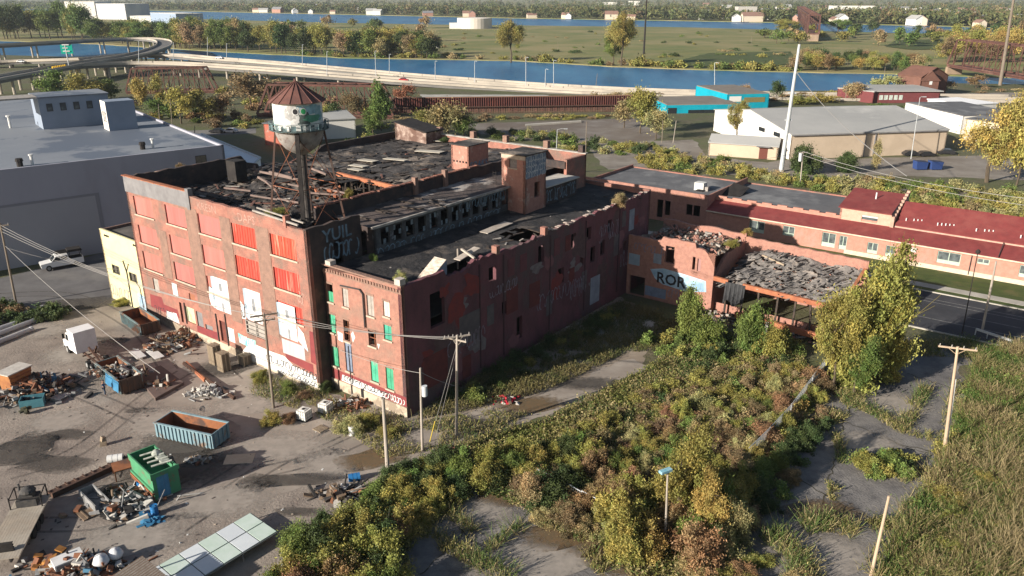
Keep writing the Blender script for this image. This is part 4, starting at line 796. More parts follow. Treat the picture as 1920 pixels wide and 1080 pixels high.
b = MB(); b.obox(FU(L0, 83.55, 3.5), UD * (-6.6 - L0), VD * 3.9 + ZD * 1.15, ZD * .1); b.build('lean_to_roof', M_REDROOF, lb)
MB().bx(L0, -6.6, 83.45, 83.56, 3.36, 3.56).build('gutter', M_CREAM, lb)
MB().wall(FU(-36.6, 87.5, 0), UD, 30, 3, 5.25, nF, .35).build('parapet', M_SALMON, lb)
b = MB()
for k in range(8): b.bx(-28 + 2.75 * k, -26.3 + 2.75 * k, 87.45, 87.9, 5.25, 5.5)
b.build('parapet_step', M_SALMON, lb)
MB().bx(-36.4, 19.4, 87.85, 103, 4.7, 4.95).bx(-6.3, 19.1, 84.3, 87.85, 4.7, 4.95).build('flat_roof', M_FLAT, lb); MB().bx(-36.4, 19.4, 102.7, 103.2, 0, 5.15).build('back_wall', M_BRICK, lb); MB().wall(FU(19.4, 84, 0), VD, 19.2, 0, 5.5, UD, .3).build('end_wall', M_BRICK, lb)
MB().wall(FU(-36.6, 87.4, 0), UD, 8, 3, 6.75, nF, .35, [(2.0, 4.5, 4.95, 5.95)]).build('gable_wall', M('pale_salmon_brick', (.52, .33, .25), (.45, .27, .2), 2), lb)
MB().bx(-34.6, -32.1, 87.55, 87.6, 4.95, 5.95).build('window', M_GLASS, lb); MB().bx(-34.7, -32.0, 87.5, 87.55, 5.68, 5.95).build('window_head', M_WHITE, lb)
MB().obox(FU(-36.6, 87.0, 6.75), UD * 8.3, VD * 9.0 + ZD * 1.6, ZD * .12).build('upper_roof', M_REDROOF, lb); MB().wall(FU(-28.6, 87.4, 0), VD, 8.6, 4, lambda x: 6.7 + x * .18, UD, .3).build('gable_side', M_SALMON, lb)
MB().tube(FU(-32.8, 92.3, 7.6), FU(-32.8, 92.3, 8.9), .12).build('vent_pipe', M_WHITE, lb)
def topP(x): return 6.4 + int(x / 1.15) * .32
MB().wall(FU(-37.1, 87.2, 0), VD, 9.4, 3, topP, -UD, .5, nx=40).build('party_wall', M('party_wall_stone', (.46, .30, .23), (.36, .22, .17), 2), lb)
MB().obox(FU(L0, 87.3, 5.05), UD * (-37.3 - L0), VD * 5.6 + ZD * 2.8, ZD * .12).build('main_roof', M_REDROOF, lb); MB().obox(FU(L0, 92.95, 7.85), UD * (-37.3 - L0), VD * 9 - ZD * 4.2, ZD * .12).build('main_roof', M_REDROOF, lb)
MB().wall(FU(L0, 87.5, 0), UD, -37.3 - L0, 3, 5.05, nF, .3).build('eaves_wall', M('eaves_stone', (.45, .31, .25), (.38, .24, .19), 2), lb)
b = MB(); b.tube(FU(-52.6, 87.3, 5), FU(-52.6, 83.5, 3.75), .06); b.tube(FU(-49.2, 83.75, 3.3), FU(-49.2, 83.75, .2), .06); b.build('drainpipe', M('dark_iron', (.045, .04, .04)), lb)
for k, uu in enumerate((-38.6, -43.2, -48.6, -54.5)):
    for j in range(5):
        if j == 1 and k != 1: continue
        MB().tube(FU(uu - .55 * j, 88.6 + .12 * j, 5.6), FU(uu - .55 * j, 88.6 + .12 * j, 6.25), .09).build('vent_pipe', M_WHITE, lb)
hv = thing('rooftop_unit', at(1315, 356, 4.95), 'pale ventilation unit on the flat roof of the long brick building', 'roof unit')
MB().box(at(1313, 356, 4.96), (1.9, 1.6, 1.5), AG).build('casing', M('pale_metal', (.55, .55, .52), (.45, .45, .43), 1), hv); MB().box(at(1325, 358, 4.96), (.7, .7, .8), AG).build('duct', M_GREYB, hv); MB().box(at(1313, 358, 6.46), (1.5, 1.3, .12), AG).build('fan_cover', M_BLACK, hv)
p = at(1352, 366, 4.96); tag(MB().prism([(p.x, p.y), (p.x + 3.2, p.y + 3.6), (p.x + 6, p.y + 1.8), (p.x + 3.0, p.y - 1.5)], 4.95, 5.0).obox(p, Vector((3.2, 3.6, 1.5)), Vector((2.6, -1.6, -.6)), Vector((0, 0, .1))).build('roof_hatch', M_BLACK, loc=p), 'black tilted hatch standing on the flat roof', 'roof hatch')
# ---------------------------------------------------------------- grey warehouse and its neighbours on the left
M_GW = M('slate_blue_wall', (.33, .33, .38), (.30, .30, .35), .12, (.29, .285, .325), .4, .6, stretch=(1, 1, .3), w3=.2)
M_GROOF = M('pale_roofing', (.21, .225, .25), (.175, .19, .215), .1, (.11, .13, .165), .045, .56, w3=.03, bump=.04, rough=.6)
gw = thing('warehouse', FU(70, 0, 0), 'huge flat-roofed slate grey warehouse left of the factory', 'warehouse')
def gwall(u, v): return FU(u, v)
g0, g1 = at(8, 506), at(190, 474); gd = (g1 - g0).normalized(); gn = Vector((gd.y, -gd.x, 0)); GH = 15.0
_rr = ray(401, 268); _t = (GH - CH) / _rr.z; GS = (Vector((0, 0, CH)) + _rr * _t - g0).dot(gd); gfar = g0 + gd * GS; 
MB().wall(g0 - gd * 45, gd, GS + 45, 0, GH + .35, gn, .4).build('side_wall', M_GW, gw)
MB().obox(g0 - gd * 45 - gn * 110, gd * (GS + 45), gn * 109.6, ZD * (GH - .0)).build('roof', M_GROOF, gw)
MB().wall(gfar, -gn, 110, 0, GH + .35, gd, .4).build('end_wall', M_GW, gw)
def gp(s_, z): return g0 + gd * s_ + ZD * z + gn * .03
b = MB(); b.face(gp(-18, 0), gp(14.5, 0), gp(14.5, 9.6), gp(-18, 9.6)); b.build('painted_bay', M('lighter_slate', (.325, .325, .355), (.31, .31, .34), .3), gw)
b = MB(); b.face(gp(14.5, 0) + gn * .01, gp(15.1, 0) + gn * .01, gp(15.1, 9.6) + gn * .01, gp(14.5, 9.6) + gn * .01); b.face(gp(-18, 9.6) + gn * .01, gp(15.1, 9.6) + gn * .01, gp(15.1, 10.0) + gn * .01, gp(-18, 10.0) + gn * .01); b.build('bay_outline', M('dark_slate', (.22, .22, .25)), gw)
def gpx(px, py):
    rr = ray(px, py); o = Vector((0, 0, CH)); t = (g0 - o).dot(gn) / rr.dot(gn); q = o + rr * t; return (q - g0).dot(gd), q.z
s0, z0 = gpx(368, 310); s1, z1 = gpx(386, 290)
f = MB().obox(gp(s0, z0), gd * (s1 - s0), gn * .06, ZD * (z1 - z0)).build('window', M('bronze_frame', (.10, .09, .08)), gw); MB().obox(gp(s0 + .15, z0 + .15) + gn * .04, gd * ((s1 - s0) / 2 - .2), gn * .04, ZD * (z1 - z0 - .3)).build('pane', M('tan_pane', (.2, .17, .12), (.12, .11, .09), 3), f)
MB().obox(gp((s0 + s1) / 2 + .05, z0 + .15) + gn * .04, gd * ((s1 - s0) / 2 - .2), gn * .04, ZD * (z1 - z0 - .3)).build('pane', M('tan_pane', (.2, .17, .12)), f)
def gbox(px, py, L, D, h, name, mat, parent): 
    p = at(px, py, GH); return MB().obox(p, gd * L, -gn * D, ZD * h).build(name, mat, parent)
M_PENT = M('blue_grey_wall', (.22, .26, .33), (.19, .23, .29), .3); 
p1 = at(82, 243, GH); L1 = (at(214, 236, GH) - p1).length; gbox(82, 243, L1, 9, 6.0, 'roof_house', M_PENT, gw)
MB().obox(p1 + ZD * 6.0 - gd * .2 + gn * .2, gd * (L1 + .4), -gn * 9.4, ZD * .25).build('roof_house_roof', M_GROOF, gw); MB().obox(p1 - gd * 9 + ZD * 6.0, gd * 9, -gn * 6, ZD * .3).build('canopy', M_GREYB, gw)
for k in range(5): q = p1 + gd * (L1 * (.10 + .19 * k)) + ZD * 3.4; f = MB().obox(q, gd * L1 * .085, gn * .08, ZD * 1.5).build('window', M('dark_frame', (.05, .055, .06)), gw); MB().obox(q + gd * .2 + gn * .05 + ZD * .2, gd * (L1 * .085 - .4), gn * .05, ZD * .55).build('pane', M_GLASS, f)
p2 = at(206, 246, GH); L2 = (at(259, 246, GH) - p2).length * .95; bx2 = gbox(206, 246, L2, 4.2, 5.6, 'lift_house', M_PENT, gw); MB().obox(p2 - gn * 4.2 - gd * .04, gd * .035, gn * 4.2, ZD * 5.6).build('end_panel', M('pale_panel', (.62, .60, .56), (.55, .52, .48), 1), bx2)  # sunlit end painted paler than the shaded blue-grey sides
b = MB(); scribble(b, p2 - gn * 3.6 - gd * .04 + ZD * 1.2, gn, ZD, -gd, 3.0, 2.6, 6, 5, .12); b.build('graffiti_lettering', M_INK, bx2)
for k, (px, py) in enumerate(((38, 312), (268, 280))):
    p = at(px, py, GH); t = thing('roof_vent', p, ('small black vent beside a white stack on the warehouse roof, nearer the yard', 'small black vent beside a white stack at the far end of the warehouse roof')[k], 'roof vent')
    MB().tube(p, p + ZD * .8, .45).tube(p + ZD * .8, p + ZD * 1.25, .6, .5).build('vent_cowl', M_BLACK, t); q = p + gd * 1.7; MB().tube(q, q + ZD * 1.5, .22).tube(q + ZD * 1.5, q + ZD * 1.7, .36).build('stack', M_WHITE, t)
p = at(20, 240, GH); tag(MB().tube(p, p + ZD * 2.2, .25).tube(p + ZD * 2.2, p + ZD * 2.5, .45).build('roof_stack', M_WHITE, loc=p), 'thin white stack alone on the warehouse roof', 'roof stack')
wr = thing('white_roof_building', at(420, 300, 0), 'low building with a bright white roof between warehouse and factory', 'building')
q = [at(x, y, 8.5) for x, y in ((240, 232), (378, 252), (488, 297), (440, 348), (395, 330), (300, 290))]
MB().prism([(v.x, v.y) for v in q], 0, 8.5).build('roof', M('white_membrane', (.78, .78, .78), (.72, .72, .73), .4), wr)
for a, c in ((1, 2), (2, 3)): MB().bar(q[a] + ZD * .15, q[c] + ZD * .15, .4, .3).build('parapet', M_WHITE, wr)
yb = thing('yellow_building', FU(40, 1, 0), 'small pale yellow two-storey building against the end of the factory', 'building')
M_YEL = M('pale_yellow_stucco', (.62, .57, .33), (.56, .51, .29), .8, (.48, .44, .28), .4, .63)
YV, Y1 = .8, 45.4; YH_ = onp(181, 428, VD, YV)[2]
MB().wall(FU(W + .1, YV, 0), UD, Y1 - W - .1, 0, lambda x: YH_ - .12 + .02 * x, nF, .3, [(7.0, 9.0, 4.1, 5.4), (2.6, 4.6, 3.9, 5.2)]).build('front_wall', M_YEL, yb)
MB().wall(FU(Y1, YV, 0), VD, 15, 0, YH_, UD, .3).build('side_wall', M_BRICKD, yb); MB().wall(FU(W + .1, YV + 15, 0), UD, Y1 - W - .1, 0, YH_, VD, .3).build('back_wall', M_BRICKD, yb)
MB().bx(W + .1, Y1 - .3, YV + .35, YV + 14.7, YH_ - .7, YH_ - .35).build('roof', M('patched_tar', (.05, .047, .045), (.13, .115, .10), .35), yb)
for x0, z0 in ((W + 7.1, 4.1), (W + 2.7, 3.9)):
    f = MB(); f.bx(x0, x0 + 2, .95, 1.0, z0, z0 + .1); f.bx(x0, x0 + 2, .95, 1.0, z0 + 1.2, z0 + 1.3); [f.bx(x0 + .95 * k, x0 + .95 * k + .1, .95, 1, z0 + .1, z0 + 1.2) for k in range(3)]; w_ = f.build('window', M_BLACK, yb); MB().bx(x0, x0 + 2, 1.03, 1.05, z0, z0 + 1.3).build('pane', M('sooty_glass', (.05, .045, .04), (.10, .09, .07), 3), w_)
b = MB()
for x0 in (W + 1.0, W + 8.4): 
    for k in range(3): b.bx(x0 + .45 * k, x0 + .45 * k + .25, .72, .79, YH_ - .75, YH_ - .5)
b.build('scupper', M_BLACK, yb)
b = MB(); FP(b, [(W + .3, .1), (W + 3.4, .1), (W + 3.2, 2.6), (W + 1.6, 2.3), (W + .4, 2.6)], .008, o=FU(0, YV, 0)); b.build('blue_graffiti', M('sky_spray', (.42, .56, .66)), yb)
b = MB(); scribble(b, FU(Y1 - .3, YV, .6), -UD, ZD, nF, 5.2, 1.8, 33, 9, .07); scribble(b, FU(W + 3.4, YV, .3), -UD, ZD, nF, 3.0, 2.0, 35, 6, .06); b.build('graffiti_lettering', M('grey_spray2', (.22, .2, .2)), yb)
b = MB(); b.path([FU(W + 5.2, .75, 0), FU(W + 5.1, .75, 5), FU(W + 5.6, .75, 6.6)], .09); b.path([FU(W + 5.1, .75, 5.2), FU(W + 4.3, .75, 6.4)], .05); b.path([FU(W + 2.2, .75, .5), FU(W + 2.3, .75, 3.4), FU(W + 3.0, .75, 4.0)], .05); b.build('drainpipe', M('dark_iron', (.045, .04, .04)), yb)
# ---------------------------------------------------------------- water tower on the factory roof
TC = FU(5.9, 5.0, 0); tz = 0
wt = thing('water_tower', TC + ZD * 16.2, 'old water tower with a rusty cone roof and graffiti-covered tank on the factory roof', 'water tower')
M_TANK = M('tank_paint', (.66, .66, .62), (.56, .57, .55), .9, (.30, .50, .52), .55, .60, w3=.04)
M_BOWL = M('tank_bowl', (.30, .28, .26), (.20, .18, .17), 1.2, (.12, .07, .05), .9, .6)
M_CONE = M('rust_cone', (.15, .068, .055), (.105, .052, .046), .8, (.19, .09, .065), .5, .6, bump=.1)
T0 = TC
MB().lathe(T0, [(2.5, 26.95), (2.5, 29.95), (2.45, 30.0)], 40).build('tank', M_TANK, wt, smooth=False)
MB().lathe(T0, [(.42, 24.2), (.9, 24.45), (1.6, 24.9), (2.15, 25.6), (2.45, 26.4), (2.5, 26.95)], 40).build('tank_bowl', M_BOWL, wt, smooth=True)
rf = MB(); n = 16
for k in range(n):
    t0, t1 = 2 * math.pi * k / n, 2 * math.pi * (k + 1) / n; e = lambda t, r, z: T0 + Vector((r * math.cos(t), r * math.sin(t), z))
    rf.face(e(t0, 2.98, 29.75), e(t1, 2.98, 29.75), e(t1, .1, 31.7), e(t0, .1, 31.7)); rf.face(e(t0, 2.98, 29.75), e(t1, 2.98, 29.75), e(t1, 2.5, 29.9), e(t0, 2.5, 29.9)); rf.bar(e(t0, 2.98, 29.78), e(t0, .1, 31.74), .06)
rf.tube(T0 + ZD * 31.6, T0 + ZD * 31.95, .12); rf.build('cone_roof', M_CONE, wt)
MB().lathe(T0, [(2.5, 26.9), (3.05, 26.9), (3.05, 27.0), (2.5, 27.0)], 40).build('balcony', M('dark_teal_steel', (.07, .10, .10), (.04, .05, .05), 1.5), wt)
b = MB()
for k in range(40):
    t0, t1 = 2 * math.pi * k / 40, 2 * math.pi * (k + 1) / 40; e = lambda t, z, r=3.02: T0 + Vector((r * math.cos(t), r * math.sin(t), z))
    b.tube(e(t0, 27.7), e(t1, 27.7), .035, n=4); b.tube(e(t0, 27.35), e(t1, 27.35), .025, n=4)
    if k % 2 == 0: b.tube(e(t0, 27), e(t0, 27.72), .03, n=4)
    if k % 2 == 0: b.face(e(t0, 27.02), e(t1, 27.02), e(t1, 27.6), e(t0, 27.6))
b.build('balcony_railing', M('teal_graffiti_steel', (.13, .20, .215), (.05, .07, .075), 1.8, (.42, .46, .46), 1.0, .6), wt)
MB().tube(TC + ZD * 13.8, TC + ZD * 24.4, .40, n=14).build('riser_pipe', M('riser', (.085, .075, .068), (.04, .036, .034), 1), wt)
for su, sv in ((-1, -1), (1, -1), (1, 1), (-1, 1)):
    ft = FU(5.9 + 3.0 * su, 5.0 + 3.0 * sv, 15.0); tp_ = FU(5.9 + 1.72 * su, 5.0 + 1.72 * sv, 26.95)
    l = MB(); bigleg = su == -1 and sv == -1; l.bar(ft, tp_, .42 if bigleg else .2)
    l.build('leg', M_BLACK if bigleg else M('leg_steel', (.07, .055, .05), (.11, .06, .045), 1.2), wt)
b = MB(); cr = [(-1, -1), (1, -1), (1, 1), (-1, 1)]
for k in range(4):
    (a, c), (d_, e_) = cr[k], cr[(k + 1) % 4]
    P_ = lambda s_, t_, f: FU(5.9 + s_ * (3.0 - 1.28 * f), 5.0 + t_ * (3.0 - 1.28 * f), 15 + 11.95 * f)
    b.tube(P_(a, c, .5), P_(d_, e_, .5), .05, n=4); b.tube(P_(a, c, .05), P_(d_, e_, .5), .03, n=4); b.tube(P_(d_, e_, .05), P_(a, c, .5), .03, n=4); b.tube(P_(a, c, .5), P_(d_, e_, .95), .03, n=4); b.tube(P_(d_, e_, .5), P_(a, c, .95), .03, n=4)
b.build('brace_rods', M_RUSTY, wt)
def wrap(mb, pts, r=2.52, off=0.0):          # paint on the round tank: angle (deg, seen from the yard), height
    mb.face(*[T0 + Vector(((r + off) * math.cos(R(a)), (r + off) * math.sin(R(a)), z)) for a, z in pts]); return mb
def wpatch(mb, cx, cz, w_, h_, seed, off=0.0, rough=.3):
    o = splotch(w_, h_, seed, 18, rough)
    for k in range(len(o)):                   # fan so that it follows the curve
        (x0, y0), (x1, y1) = o[k], o[(k + 1) % len(o)]
        for s_ in range(3): f0, f1 = s_ / 3, (s_ + 1) / 3; wrap(mb, [(cx + x0 * f0, cz + y0 * f0), (cx + x0 * f1, cz + y0 * f1), (cx + x1 * f1, cz + y1 * f1), (cx + x1 * f0, cz + y1 * f0)], off=off)
cam_a = math.degrees(math.atan2(-TC.y, -TC.x))  # the side of the tank that faces the yard
def wp(cx, cz, w_, h_, seed, mat, off, nm='tank_graffiti', rough=.3): b = MB(); wpatch(b, cam_a - cx, cz, w_, h_, seed, off, rough); b.build(nm, mat, wt)
wp(18, 28.8, 26, 1.5, 3, M('tank_grey', (.40, .39, .38), (.3, .3, .3), 2), .004); wp(-30, 29.1, 60, 1.0, 4, M('tank_blue', (.30, .48, .55), (.18, .30, .36), 1.6), .006); wp(22, 28.6, 60, 2.2, 4, M_WHITE, .0035, rough=.2)
wp(-12, 28.1, 34, 1.3, 6, M('tank_black', (.05, .06, .06), (.10, .14, .13), 2), .012); wp(-34, 28.2, 40, .75, 8, M('tank_green', (.06, .20, .12), (.10, .28, .2), 2), .018)
for cx, col in ((6, M('grey_spray', (.4, .42, .44))), (-12, M('tank_green2', (.03, .28, .10)))):
    wp(cx, 28.95, 15, .75, 12, M_WHITE, .024, rough=.05); wp(cx, 28.95, 11, .55, 12, M_INK if cx == 6 else col, .03, rough=.05)
wp(2, 28.2, 8, .8, 15, M_WHITE, .024); wp(-55, 28.6, 24, 1.6, 16, M('tank_teal', (.12, .25, .28), (.3, .42, .46), 2), .008); wp(0, 29.75, 120, .22, 17, M('tank_rust', (.18, .10, .07), (.4, .34, .3), 3), .01, rough=.6)
# ---------------------------------------------------------------- yard: skips, lorry, pickup, scrap
class Fr:                                   # a little frame: x forward, y to the left, z up
    def __init__(s, o, ang): s.o = Vector(o); s.x = Vector((math.cos(ang), math.sin(ang), 0)); s.y = Vector((-s.x.y, s.x.x, 0))
    def p(s, x, y, z=0): return s.o + s.x * x + s.y * y + ZD * z
    def bx(s, m, x0, x1, y0, y1, z0, z1): m.obox(s.p(x0, y0, z0), s.x * (x1 - x0), s.y * (y1 - y0), ZD * (z1 - z0)); return s
    def pr(s, m, prof, y0, y1):             # side profile (x,z) pushed across
        a = [s.p(x, y0, z) for x, z in prof]; b = [s.p(x, y1, z) for x, z in prof]; n = len(prof); m.face(*a); m.face(*b[::-1])
        for k in range(n): m.face(a[k], a[(k + 1) % n], b[(k + 1) % n], b[k])
        return s
    def wheel(s, m, x, y, r, w_): m.tube(s.p(x, y - w_ / 2, r), s.p(x, y + w_ / 2, r), r, n=18)
M_SKIP = M('skip_blue', (.19, .29, .33), (.14, .22, .26), .9, (.17, .12, .09), .7, .6)
M_LINER = M('rust_liner', (.27, .105, .045), (.17, .07, .035), .9, (.08, .05, .04), .4, .6)
M_DARKRUST = M('dark_rust', (.085, .045, .03), (.05, .03, .024), 1)
M_TYRE = M('tyre', (.018, .018, .018)); M_RIM = M('rim', (.32, .32, .31), (.2, .2, .2), 3)
M_CARW = M('white_bodywork', (.72, .72, .71), rough=.35, spec=.5); M_CARG = M('car_glass', (.02, .024, .028), rough=.1, spec=.6)
M_SCRAP = [M('scrap_rust', (.22, .09, .045), (.12, .06, .04), 2), M('scrap_grey', (.26, .26, .26), (.15, .15, .15), 2), M('scrap_dark', (.05, .045, .042), (.025, .024, .024), 2), M('scrap_pale', (.50, .48, .44), (.36, .34, .31), 2), M('scrap_blue', (.05, .14, .22)), M('scrap_brown', (.20, .145, .10), (.13, .09, .06), 2)]
def skip(nl, nr, wd, h, label, group, wear=M_SKIP, fr=None):
    a, b = at(*nl) if fr is None else fr[0], at(*nr) if fr is None else fr[1]; L = (b - a).length; f = Fr(a, math.atan2(b.y - a.y, b.x - a.x)); z0 = a.z
    t = thing('skip_container', a + (b - a) / 2, label, 'skip', group); g = .18
    m = MB(); f.bx(m, 0, L, 0, .07, g, h); f.bx(m, 0, L, wd - .07, wd, g, h)
    for k in range(15): x = .25 + (L - .5) * k / 14; f.bx(m, x - .06, x + .06, -.1, 0, g, h - .08); f.bx(m, x - .06, x + .06, wd, wd + .1, g, h - .08)
    f.bx(m, -.02, L + .02, -.12, .08, h, h + .09); f.bx(m, -.02, L + .02, wd - .08, wd + .12, h, h + .09); m.build('side_wall', wear, t)
    m = MB(); f.bx(m, L - .07, L, .07, wd - .07, g, h + .05)
    for k in range(4): y = .3 + (wd - .6) * k / 3; f.bx(m, L, L + .09, y - .06, y + .06, g, h)
    m.build('tail_door', M('skip_rust_door', (.12, .065, .04), (.08, .06, .05), 1.2) if wear is not M_SKIP else wear, t); m = MB(); f.bx(m, 0, .07, .07, wd - .07, g, h + .05); m.build('end_wall', wear, t)
    m = MB(); f.bx(m, .07, L - .07, .07, wd - .07, g, g + .05); f.bx(m, .075, L - .075, .072, .09, g + .05, h - .02); f.bx(m, .075, L - .075, wd - .09, wd - .072, g + .05, h - .02); f.bx(m, L - .09, L - .072, .1, wd - .1, g + .05, h - .02); f.bx(m, .072, .09, .1, wd - .1, g + .05, h - .02); m.build('rusty_lining', M_LINER, t)
    m = MB(); f.bx(m, .1, L - .1, .6, .75, 0, g); f.bx(m, .1, L - .1, wd - .75, wd - .6, 0, g); m.build('runner', M_DARKRUST, t)
    for x in (.35, L - .35):
        m = MB(); m.tube(f.p(x, .35, .1), f.p(x, .55, .1), .1, n=10); m.build('roller', M_DARKRUST, t)
    return f, L
SG = 'open steel skips in the yard'
skip((294, 821), (401, 845), 2.4, 1.65, 'empty blue ribbed skip with rusty inside, alone on the open yard', SG)
skip((229, 606), (266, 632), 2.4, 1.55, 'rust-ended blue ribbed skip close to the factory wall', SG, M('skip_teal_rust', (.15, .22, .23), (.10, .14, .15), 1, (.16, .08, .05), .8, .55))
cf, cL = skip((183, 707), (228, 743), 2.4, 1.75, 'battered blue skip heaped with junk behind the white lorry', SG, M('skip_worn', (.20, .25, .25), (.11, .15, .16), 1, (.17, .1, .06), .8, .55))
def heap(name, ctr, n, sx, sy, sz, label, seed=0, size=(.3, 1.6), mats=M_SCRAP, wts=(5, 3, 5, 2, .6, 3), z0=0.0, cat='scrap heap'):
    r = random.Random(seed); m = MB(); a0 = r.uniform(0, 3)
    for k in range(int(n * 1.8)):
        x, y = r.gauss(0, .42), r.gauss(0, .42); d = math.hypot(x, y); z = max(0, (1 - d) * sz * r.uniform(.2, 1)); m.mi = r.choices(range(6), wts)[0]
        c = Vector(ctr) + Vector((x * sx, y * sy, z0 + z)); l = r.uniform(*size) * r.choice((.35, .6, 1))
        if r.random() < .65: m.box(c, (l, r.uniform(.08, .6), r.uniform(.04, .35)), r.uniform(0, 6.3), r.gauss(0, .4))
        else: e = Vector((r.uniform(-1, 1), r.uniform(-1, 1), r.uniform(0, .6))).normalized() * l; m.tube(c, c + e, r.uniform(.03, .12), n=6)
    return tag(m.build(name, mats, loc=ctr), label, cat, kind='stuff')
heap('junk_load', cf.p(cL / 2, 1.2, 1.1), 130, 3.6, 1.2, 1.0, 'junk heaped inside the skip behind the white lorry', 3, (.3, 1.3), wts=(3, 4, 3, 4, .4, 3), cat='junk')
m = MB()
for k in range(8):
    for j in range(5):
        q = [(3.4 + (k + a) * .42, -.16 - .04 * math.sin((k + a) * 1.3) - .04 * (j + c) * (1 if j else 0), 1.80 - .24 * (j + c) + .05 * math.sin((k + a) * 2.1)) for a, c in ((0, 0), (1, 0), (1, 1), (0, 1))]; m.face(*[cf.p(*v) for v in q])
tag(m.build('tarpaulin', M('blue_tarp', (.05, .19, .33), (.03, .13, .25), 1.5, rough=.5), loc=cf.p(5, 0, 1)), 'blue tarpaulin hanging over the side of the junk-filled skip', 'tarpaulin')
# roll-off lorry
lf = Fr(cf.p(-1.6, 1.2, 0), math.atan2(-cf.x.y, -cf.x.x)); lt = thing('lorry', lf.p(3, 0, 0), 'white lorry with a tall box body and bare rusty chassis', 'lorry')
m = MB(); lf.pr(m, [(6.2, .7), (8.6, .7), (8.6, 1.5), (7.7, 1.75), (7.2, 2.75), (6.2, 2.85)], -1.1, 1.1); m.build('cab', M_CARW, lt)
m = MB(); lf.bx(m, 4.1, 6.1, -1.2, 1.2, .95, 3.55); m.build('box_body', M('box_white', (.66, .67, .68), (.58, .59, .6), 1.5), lt)
m = MB(); m.face(lf.p(7.72, -.95, 1.82), lf.p(7.72, .95, 1.82), lf.p(7.24, .95, 2.66), lf.p(7.24, -.95, 2.66)); m.build('windscreen', M_CARG, lt)
for s_ in (-1, 1): m = MB(); m.face(*[lf.p(x, s_ * 1.115, z) for x, z in ((6.4, 1.8), (7.5, 1.8), (7.15, 2.6), (6.4, 2.65))]); m.build('side_window', M_CARG, lt); m = MB(); lf.bx(m, 7.6, 7.7, s_ * 1.15 - .12 + .12 * s_, s_ * 1.15 + .12 + .12 * s_, 1.9, 2.5); m.build('mirror', M_TYRE, lt)
m = MB(); lf.bx(m, -1.2, 6.2, -.5, -.3, .75, .95); lf.bx(m, -1.2, 6.2, .3, .5, .75, .95); [lf.bx(m, x, x + .15, -.9, .9, .8, .92) for x in (-1, .4, 1.8, 3.2)]; m.bar(lf.p(-.5, .2, 1), lf.p(2.8, .2, 1.9), .2); m.bar(lf.p(3.2, -.4, .9), lf.p(2.0, -.4, 2.1), .18); m.build('chassis', M_DARKRUST, lt)
for x in (0, 1.3, 7.4):
    for s_ in (-1, 1):
        m = MB(); lf.wheel(m, x, s_ * .98, .5, .42 if x < 5 else .28); wh_ = m.build('wheel', M_TYRE, lt); m = MB(); m.tube(lf.p(x, s_ * 1.17, .5), lf.p(x, s_ * 1.22, .5), .27, n=14); m.build('rim', M_RIM, wh_)
m = MB(); lf.bx(m, 8.6, 8.75, -1.15, 1.15, .45, .85); m.build('bumper', M_RIM, lt)
for s_ in (-1, 1): m = MB(); lf.bx(m, 8.6, 8.66, s_ * .8 - .15, s_ * .8 + .15, .95, 1.2); m.build('headlight', M('lamp_lens', (.7, .7, .68), rough=.2), lt)
# pickup by the warehouse
a_, b_ = at(70, 511), at(143, 498); pf = Fr(a_ + (b_ - a_) * .5 + Vector((.4, .9, 0)), math.atan2(a_.y - b_.y, a_.x - b_.x)); pk = thing('pickup_truck', pf.o, 'white pickup truck with a black rack over its bed, parked by the grey warehouse', 'pickup truck')
pk.scale = (1.06, 1.1, 1.22)
m = MB(); pf.pr(m, [(-2.8, .45), (2.7, .45), (2.75, 1.0), (1.4, 1.12), (.75, 1.72), (-.85, 1.76), (-.95, 1.15), (-2.8, 1.15)], -.95, .95); m.build('body', M_CARW, pk)
m = MB(); pf.bx(m, -2.7, -1.0, -.85, .85, 1.12, 1.17); m.build('bed', M_TYRE, pk)
m = MB(); m.face(pf.p(1.38, -.82, 1.17), pf.p(1.38, .82, 1.17), pf.p(.82, .78, 1.68), pf.p(.82, -.78, 1.68)); m.build('windscreen', M_CARG, pk)
for s_ in (-1, 1):
    m = MB(); m.face(*[pf.p(x, s_ * .957, z) for x, z in ((-.75, 1.18), (.05, 1.18), (.05, 1.66), (-.75, 1.68))]); m.face(*[pf.p(x, s_ * .957, z) for x, z in ((.15, 1.18), (1.2, 1.18), (.72, 1.66), (.15, 1.66))]); m.build('side_window', M_CARG, pk)
m = MB(); [m.tube(pf.p(x, s_ * .85, 1.1), pf.p(x, s_ * .85, 2.05), .04) for x in (-2.6, -1.1) for s_ in (-1, 1)]; [pf.bx(m, -2.8, .6, y, y + .12, 2.0, 2.1) for y in (-.85, -.45, 0, .4, .75)]; pf.bx(m, -2.7, -.9, -.8, .8, 2.1, 2.28); m.build('rack', M_BLACK, pk)
for x in (-1.75, 1.8):
    for s_ in (-1, 1): m = MB(); pf.wheel(m, x, s_ * .86, .38, .26); wh_ = m.build('wheel', M_TYRE, pk); m = MB(); m.tube(pf.p(x, s_ * .99, .38), pf.p(x, s_ * 1.02, .38), .22, n=12); m.build('rim', M_RIM, wh_)
for s_ in (-1, 1): m = MB(); pf.bx(m, 2.72, 2.78, s_ * .7 - .18, s_ * .7 + .18, .75, .95); m.build('headlight', M('lamp_lens', (.7, .7, .68)), pk)
